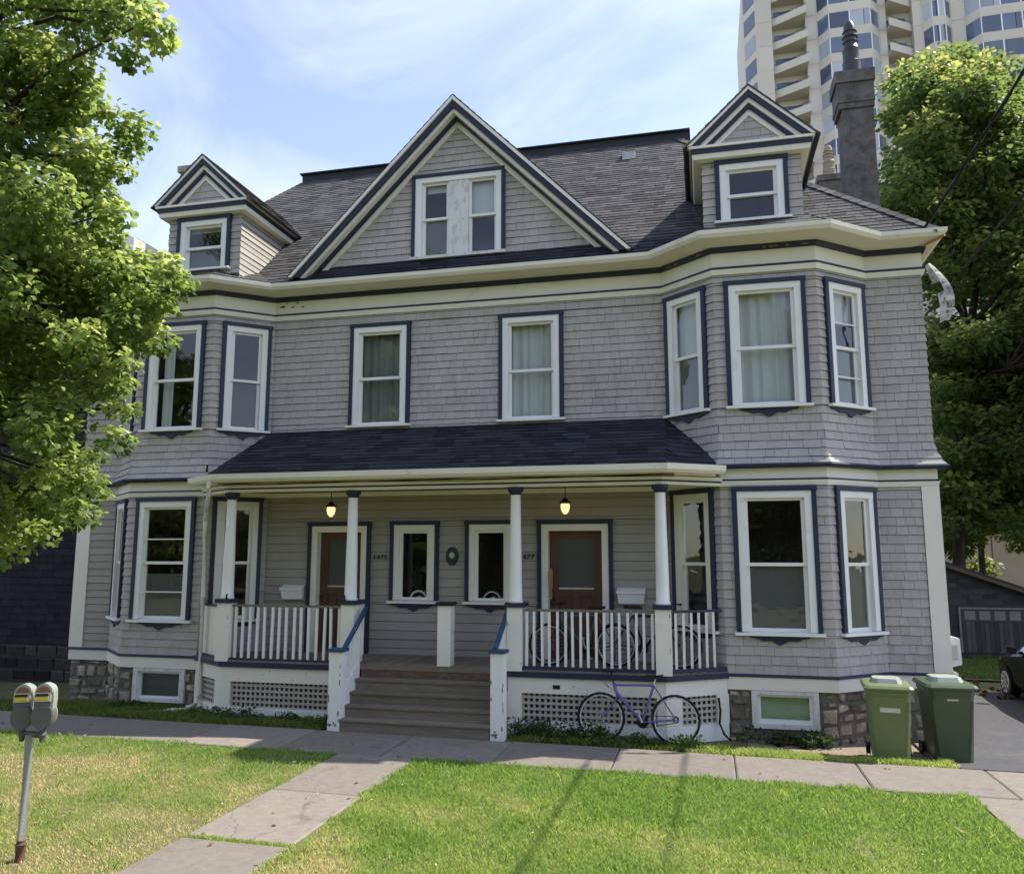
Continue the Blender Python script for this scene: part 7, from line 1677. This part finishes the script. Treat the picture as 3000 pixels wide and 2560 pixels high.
for wx in (-1, 1):
    for wy in (-1.28, 1.28):
        m = MB(); x0 = CX + wx * 0.72; x1 = CX + wx * 0.905; m.tube([(x0, CY + wy, cz + 0.315), (x1, CY + wy, cz + 0.315)], 0.315, 28); w_ = m.build('wheel', 'rubber', car, smooth=True)
        m = MB(); m.tube([(x1, CY + wy, cz + 0.315), (x1 + wx * 0.012, CY + wy, cz + 0.315)], 0.10, 16)
        m.tube([(x1 + wx * 0.004, CY + wy + 0.20 * math.cos(a), cz + 0.315 + 0.20 * math.sin(a)) for a in np.linspace(0, 2 * math.pi, 29)[:-1]], 0.018, 6, closed=True)
        for k_ in range(7):
            a = 2 * math.pi * k_ / 7; m.tube([(x1 + wx * 0.006, CY + wy + 0.08 * math.cos(a), cz + 0.315 + 0.08 * math.sin(a)), (x1 + wx * 0.006, CY + wy + 0.2 * math.cos(a), cz + 0.315 + 0.2 * math.sin(a))], 0.02, 5)
        m.build('rim', 'silver', w_, smooth=True)
for s in (-1, 1):
    m = MB(); m.hexa((q(s * 0.62, -2.03, 0.60), q(s * 0.80, -1.90, 0.62), q(s * 0.80, -1.80, 0.62), q(s * 0.60, -1.90, 0.60), q(s * 0.62, -2.0, 0.70), q(s * 0.80, -1.87, 0.73), q(s * 0.80, -1.76, 0.74), q(s * 0.60, -1.86, 0.74))); m.build('headlight', 'silver', car)
    m = MB(); m.hexa((q(s * 0.88, -0.72, 0.94), q(s * 1.06, -0.70, 0.96), q(s * 1.06, -0.58, 0.96), q(s * 0.88, -0.58, 0.94), q(s * 0.88, -0.72, 1.06), q(s * 1.05, -0.70, 1.09), q(s * 1.05, -0.60, 1.09), q(s * 0.88, -0.60, 1.06))); m.build('wing_mirror', 'cardark', car)
m = MB(); m.hexa((q(-0.4, -2.06, 0.36), q(0.4, -2.06, 0.36), q(0.4, -2.0, 0.36), q(-0.4, -2.0, 0.36), q(-0.4, -2.06, 0.5), q(0.4, -2.06, 0.5), q(0.4, -2.0, 0.5), q(-0.4, -2.0, 0.5))); m.build('grille', 'cardark', car)

# pale retaining building behind the garage
bgw = thing('rear_building', 'pale pinkish concrete building behind the garage', 'building', (24, 32, -1))
m = MB(); m.box(14, 44, 30, 44, -1.2, 5.6); bw = m.build('wall', 'pink', bgw)
for i in range(8):
    m = MB(); x = 14.3 + i * 3.6; m.box(x, x + 3.52, 29.93, 29.999, -1.1, 2.6, random.random()); m.build('wall_panel', 'pink', bw)
    m = MB(); m.box(x, x + 3.52, 29.93, 29.999, 2.66, 5.5, random.random()); m.build('wall_panel', 'pink', bw)
m = MB(); m.box(13.8, 44.2, 29.8, 44.2, 5.602, 5.9); m.build('parapet', 'pink', bgw)

# the apartment tower
TY, FH = 85.0, 3.27
tw = thing('apartment_tower', 'tall beige concrete apartment tower with canted window bays rising behind the roof', 'building', (30, TY + 10, -1))
def tz(k): return 67.55 - FH * k                       # top of the windows of floor k
m = MB()
m.box(11.9, 13.7, TY, TY + 18, -1, 76); m.box(17.7, 19.0, TY, TY + 18, -1, 76); m.box(26.2, 27.0, TY, TY + 18, -1, 76)
m.box(30.0, 31.0, TY, TY + 18, -1, 76); m.box(34.2, 35.6, TY, TY + 18, -1, 76)
m.box(13.702, 17.698, TY + 1.5, TY + 18, -1, 76); m.box(27.002, 29.998, TY + 1.5, TY + 18, -1, 76); m.box(49.0, 52.0, TY, TY + 18, -1, 76)
m.flat([(10.4, TY + 3.2), (11.898, TY + 0.4), (11.898, TY + 18), (10.4, TY + 18)], -1, 76)
shaft = m.build('shaft', 'tower', tw)
m = MB()
for k in range(-2, 8):
    for x0, x1 in ((11.9, 13.7), (17.7, 19.0), (26.2, 27.0), (30.0, 31.0), (34.2, 35.6)):
        m = MB(); m.box(x0 + 0.01, x1 - 0.01, TY - 0.035, TY - 0.001, tz(k) - 2.35, tz(k) + 0.85, random.random()); m.build('pier_panel', 'tower', shaft)
bays = [(19.0, 26.2, 1.5), (31.0, 34.2, 1.1), (35.6, 49.0, 1.6)]
WH = 2.15
for k in range(-2, 9):
    zt_, zb_ = tz(k), tz(k) - WH
    for x0, x1, pj in bays:
        pl = [(x0, TY), (x0 + pj * 0.8, TY - pj), (x1 - pj * 0.8, TY - pj), (x1, TY)]
        m = MB(); m.flat(pl, zb_ - (FH - WH), zb_, random.random()); sp = m.build('spandrel', 'tower', tw)
        for j, ((a, b_), (c, d)) in enumerate(zip(pl[:-1], pl[1:])):
            ffr, fl = frame((a, b_), (c, d))
            n = 1 if j != 1 else max(2, round(fl / 2.2))
            for i in range(n):
                s0, s1 = fl * i / n + 0.07, fl * (i + 1) / n - 0.07
                cut = [(s0, s1)] if (j != 1 or random.random() < 0.5) else [(s0, s0 + (s1 - s0) * 0.68), (s0 + (s1 - s0) * 0.68 + 0.06, s1)]
                q_ = MB(ffr); q_.box(s0 - 0.07, s0, -0.14, -0.02, zb_ + 0.001, zt_ - 0.001); q_.box(s1, s1 + 0.068, -0.14, -0.02, zb_ + 0.001, zt_ - 0.001); q_.box(s0 - 0.01, s1 + 0.01, -0.13, -0.03, zt_ - 0.05, zt_ - 0.002)
                wdw = q_.build('window', 'white', tw)
                for u0, u1 in cut:
                    q_ = MB(ffr); q_.box(u0, u1, -0.12, -0.07, zb_ + 0.002, zt_ - 0.002, random.random())
                    q_.build('pane', 'towercurtain' if random.random() < 0.33 else 'towerglass', wdw)
    # sawtooth balconies
    for x0, x1, sg in ((13.71, 17.69, 1), (27.01, 29.99, -1)):
        yb_ = TY + 1.5
        pl = [(x0, TY + 0.6), (x1, TY - 1.5), (x1, yb_), (x0, yb_)] if sg > 0 else [(x0, TY - 1.5), (x1, TY + 0.5), (x1, yb_), (x0, yb_)]
        zf = zb_ - 0.55
        m = MB(); m.flat(pl, zf, zf + 0.2, random.random()); bal = m.build('balcony', 'tower', tw)
        p0, p1 = pl[0], pl[1]
        ffr, fl = frame(p0, p1)
        m = MB(ffr); m.box(0.02, fl - 0.02, -0.14, 0.0, zf + 0.201, zf + 1.0, random.random()); m.build('parapet', 'tower', bal)
        m = MB(ffr); m.box(0.05, fl - 0.05, -0.09, -0.05, zf + 1.28, zf + 1.33)
        for i in range(9): m.box(0.05 + (fl - 0.14) * i / 8, 0.09 + (fl - 0.14) * i / 8, -0.085, -0.055, zf + 1.0, zf + 1.28)
        m.build('handrail', mat('blue_rail', (0.05, 0.07, 0.15), 0.5) if 'blue_rail' not in bpy.data.materials else bpy.data.materials['blue_rail'], bal)
        m = MB(); m.box(x0 + 0.4, x1 - 0.5, yb_ - 0.06, yb_ - 0.005, zf + 0.25, zf + 2.5, random.random()); m.build('balcony_door', 'towerglass', bal)
    ffr, fl = frame((10.4, TY + 3.2), (11.9, TY + 0.4))
    q_ = MB(ffr); q_.box(0.3, fl - 0.4, 0.0, 0.05, zb_, zt_, random.random()); q_.build('pane', 'towercurtain' if k % 3 == 0 else 'towerglass', shaft)
for x0, x1, pj in bays:
    m = MB(); m.box(x0 + 0.002, x1 - 0.002, TY + 0.3, TY + 18, -1, 76); m.build('core', 'tower', tw)
    m = MB(); m.flat([(x0, TY), (x0 + pj * 0.8, TY - pj), (x1 - pj * 0.8, TY - pj), (x1, TY)], -1, tz(8) - FH - 0.01); m.build('lower_bay', 'tower', tw)

tw.location.x += 0.9

# ================================================================== TREES
LEAF = np.array([(0, 0), (0.20, 0.04), (0.44, 0.08), (0.42, 0.30), (0.54, 0.56), (0.30, 0.64), (0.0, 1.0), (-0.30, 0.64), (-0.54, 0.56), (-0.42, 0.30), (-0.44, 0.08), (-0.20, 0.04)])
LEAF_F = [(0, 1, 2, 3), (0, 3, 4, 5), (0, 5, 6, 7), (0, 7, 8, 9), (0, 9, 10, 11)]
SIMPLE = np.array([(0, 0), (0.42, 0.30), (0.30, 0.72), (0, 1.0), (-0.30, 0.72), (-0.42, 0.30)])
SIMPLE_F = [(0, 1, 2, 3), (0, 3, 4, 5)]
def crown(name, clumps, per, size, mt, seed, parent, shape='maple', squash=0.8, droop=0.3, tint_mu=0.45, tint_top=0.25):
    r = np.random.default_rng(seed)
    C_ = np.array(clumps)
    S, F0 = (LEAF, LEAF_F) if shape == 'maple' else (SIMPLE, SIMPLE_F)
    n = np.maximum((per * (C_[:, 3] / C_[:, 3].mean()) ** 2).astype(int), 12)
    idx = np.repeat(np.arange(len(C_)), n); N_ = len(idx)
    d = r.normal(0, 1, (N_, 3)); d /= np.linalg.norm(d, axis=1)[:, None]
    rad = C_[idx, 3] * r.random(N_) ** 0.45 * 1.08
    P = C_[idx, :3] + d * rad[:, None] * np.array([1, 1, squash])
    # leaf axes: blade roughly level, tip pointing outwards and down
    ax_ = d + r.normal(0, 0.6, (N_, 3)); ax_[:, 2] = ax_[:, 2] * 0.5 - droop - 0.25 * r.random(N_); ax_ /= np.linalg.norm(ax_, axis=1)[:, None]
    nr = np.stack([r.normal(0, 0.55, N_), r.normal(0, 0.55, N_), np.ones(N_)], 1)
    sd = np.cross(ax_, nr); sd /= np.linalg.norm(sd, axis=1)[:, None]
    nn = np.cross(sd, ax_)
    sz = size * r.uniform(0.65, 1.25, N_)
    K_ = len(S)
    curl = -(np.abs(S[:, 0]) ** 1.5) * 0.5 - (S[:, 1] ** 2) * 0.22
    V = P[:, None, :] + sz[:, None, None] * (S[None, :, 0, None] * sd[:, None, :] + S[None, :, 1, None] * ax_[:, None, :] + curl[None, :, None] * nn[:, None, :])
    b0 = (np.arange(N_) * K_)[:, None]
    F = np.concatenate([b0 + np.array(f)[None, :] for f in F0])
    ct = r.normal(0, 0.12, len(C_))
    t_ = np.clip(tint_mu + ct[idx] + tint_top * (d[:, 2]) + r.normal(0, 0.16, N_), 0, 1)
    return np_mesh(name, V.reshape(-1, 3), F, np.concatenate([t_] * len(F0)), mt, parent, kind='stuff')
def limbs(parent, trunk, clumps, frac, r0, seed, mt='bark', name='limb', thin=0.012):
    """a limb to every few clumps, leaving the trunk below it and curving up and out"""
    r = random.Random(seed); T = [Vector(p) for p in trunk]
    groups = {}
    for c in clumps:
        if r.random() > frac: continue
        p = Vector(c[:3])
        best = min(range(len(T)), key=lambda i: (T[i] - p).length + max(0, T[i].z - p.z + 0.8) * 2.5)
        groups.setdefault((best, int(math.atan2(p.y - T[best].y, p.x - T[best].x) / 0.9)), []).append(p)
    for (b, _), ps in groups.items():
        m = MB()
        cen = sum(ps, Vector()) / len(ps)
        base = T[b]; mid = base.lerp(cen, 0.55) + Vector((0, 0, 0.10 * (cen - base).length))
        rr = min(r0, 0.015 * len(ps) + r0 * 0.35)
        m.tube([base, base.lerp(mid, 0.5) + Vector((0, 0, 0.03 * (cen - base).length)), mid], [rr, rr * 0.75, rr * 0.55], 7)
        for p in ps:
            q_ = mid.lerp(p, 0.5) + Vector((r.uniform(-.1, .1), r.uniform(-.1, .1), 0.12 * (p - mid).length))
            m.tube([mid, q_, p], [rr * 0.5, rr * 0.3, thin], 5)
        m.build(name, mt, parent, smooth=True)
tl = thing('maple_tree', 'leafy maple tree at the left edge, branches hanging across the left bay', 'tree', (-6.6, -6.6, gz(-6.6, -6.6)))
TRL = [(-6.6, -6.6, -1.0), (-6.62, -6.58, 0.2), (-6.55, -6.55, 1.8), (-6.5, -6.5, 3.2), (-6.3, -6.45, 5.0), (-6.2, -6.4, 6.8), (-6.1, -6.4, 8.6)]
m = MB(); m.tube(TRL, [0.34, 0.25, 0.21, 0.19, 0.15, 0.10, 0.05], 12); m.build('trunk', 'bark', tl, smooth=True)
limbs(tl, TRL[2:], CL_LEFT, 0.6, 0.085, 3)
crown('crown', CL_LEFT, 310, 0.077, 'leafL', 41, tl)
tr = thing('broadleaf_tree', 'tall yellow-green tree behind the right end of the grey house', 'tree', (12.6, 16.0, gz(12.6, 16)))
TRR = [(12.5, 16.0, -1.1), (12.55, 16.0, 1.0), (12.7, 16.0, 3.5), (13.0, 16.1, 6.5), (13.6, 16.3, 9.5), (14.3, 16.6, 13.0), (14.8, 17.0, 17.0)]
r = np.random.default_rng(12)                    # unseen clumps added to the crown right of the view, to shade the yard
CL_RIGHT += [(r.uniform(14.8, 20.5), r.uniform(9.5, 14.0), r.uniform(5.0, 12.5), r.uniform(0.8, 1.25)) for _ in range(75)]
m = MB(); m.tube(TRR, [0.30, 0.22, 0.20, 0.18, 0.15, 0.10, 0.04], 12); m.build('trunk', 'bark', tr, smooth=True)
limbs(tr, TRR[2:], CL_RIGHT, 0.4, 0.13, 5, thin=0.02)
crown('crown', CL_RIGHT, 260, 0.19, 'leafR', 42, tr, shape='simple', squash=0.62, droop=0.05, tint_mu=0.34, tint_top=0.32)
# a lower bright tree behind the garage seen through the gaps
for lab, bx, by, seed, hh, n, rr in (('bright yellow-green tree behind the garage roof', 15.6, 24.0, 51, 8.5, 34, 2.6), ('small bright tree beside the house corner, above the garage roof', 11.9, 20.5, 52, 4.2, 14, 1.1)):
    t = thing('background_tree', lab, 'tree', (bx, by, gz(bx, by)))
    r = np.random.default_rng(seed)
    cl = [(bx + r.normal(0, rr * 0.55), by + r.normal(0, rr * 0.5), hh * 0.62 + r.normal(0, hh * 0.2), r.uniform(0.5, 0.9)) for _ in range(n)]
    tk = [(bx, by, -1.1), (bx + 0.05, by, hh * 0.3), (bx - 0.05, by, hh * 0.6), (bx, by, hh * 0.85)]
    m = MB(); m.tube(tk, [0.16, 0.12, 0.09, 0.04], 9); m.build('trunk', 'bark', t, smooth=True)
    limbs(t, tk[1:], cl, 0.8, 0.06, seed, thin=0.015)
    crown('crown', cl, 220, 0.22, 'leafY', seed, t, shape='simple', squash=0.75)

# trees across the street, which the panes mirror
for k_, (bx, by, rz, sc) in enumerate(((-37, -43, 0.7, 0.95), (-20, -42, 4.0, 0.9), (-5, -44, 2.4, 0.95), (9, -43, 1.2, 0.9), (25, -42, 5.5, 0.9))):
    c_ = copy_tree(tr); c_.location = (bx, by, gz(bx, -20)); c_.rotation_euler = (0, 0, rz); c_.scale = (sc, sc, sc)
    c_['label'] = ('leftmost', 'second from left', 'middle', 'second from right', 'rightmost')[k_] + ' tree across the street, mirrored in the panes'; c_['group'] = 'trees across the street'

# a clipped hedge along the far side of the street
hg = thing('hedge', 'tall leafy hedge across the street behind the viewer, mirrored in the panes', 'hedge', (3, -30.5, gz(3, -30)))
r = np.random.default_rng(8)
cl = [(x + r.normal(0, 0.3), -30.5 + r.normal(0, 0.5), r.uniform(-0.6, 5.0), r.uniform(0.6, 0.9)) for x in np.arange(-34, 40, 0.42) for _ in range(3)]
crown('foliage', cl, 60, 0.34, 'leafR', 61, hg, shape='simple')
m = MB(); m.box(-34, 40, -30.9, -30.1, -1.0, 4.2); m.build('stems', 'bark', hg)

# ================================================================== OVERHEAD CABLES
def cable(label, p0, p1, sag, r):
    a, b_ = Vector(p0), Vector(p1)
    m = MB(); m.tube([a.lerp(b_, u) - Vector((0, 0, sag * 4 * u * (1 - u))) for u in np.linspace(0, 1, 25)], r, 6)
    return tag(m.build('overhead_cable', 'cable', smooth=True), label, 'cable', 'service cables from the street pole')
cable('black service cable rising from the right eave corner out of the top of the view', (8.0, -0.42, 6.98), (9.0, -10.5, 8.95), 0.10, 0.026)
cable('black service cable crossing in front of the tall tree to the rear', (9.0, 9.0, 6.6), (10.3, -10.5, 9.0), 0.18, 0.024)
up_ = thing('utility_pole', 'wooden utility pole by the kerb on the right', 'utility pole', (9.65, -10.62, -1.0))
m = MB(); m.tube([(9.65, -10.62, -1.1), (9.65, -10.62, 10.4)], [0.16, 0.11], 14); m.build('pole', 'bark', up_, smooth=True)
m = MB(); m.box(8.75, 10.6, -10.5, -10.4, 8.92, 9.04); m.build('crossarm', 'greywood', up_)
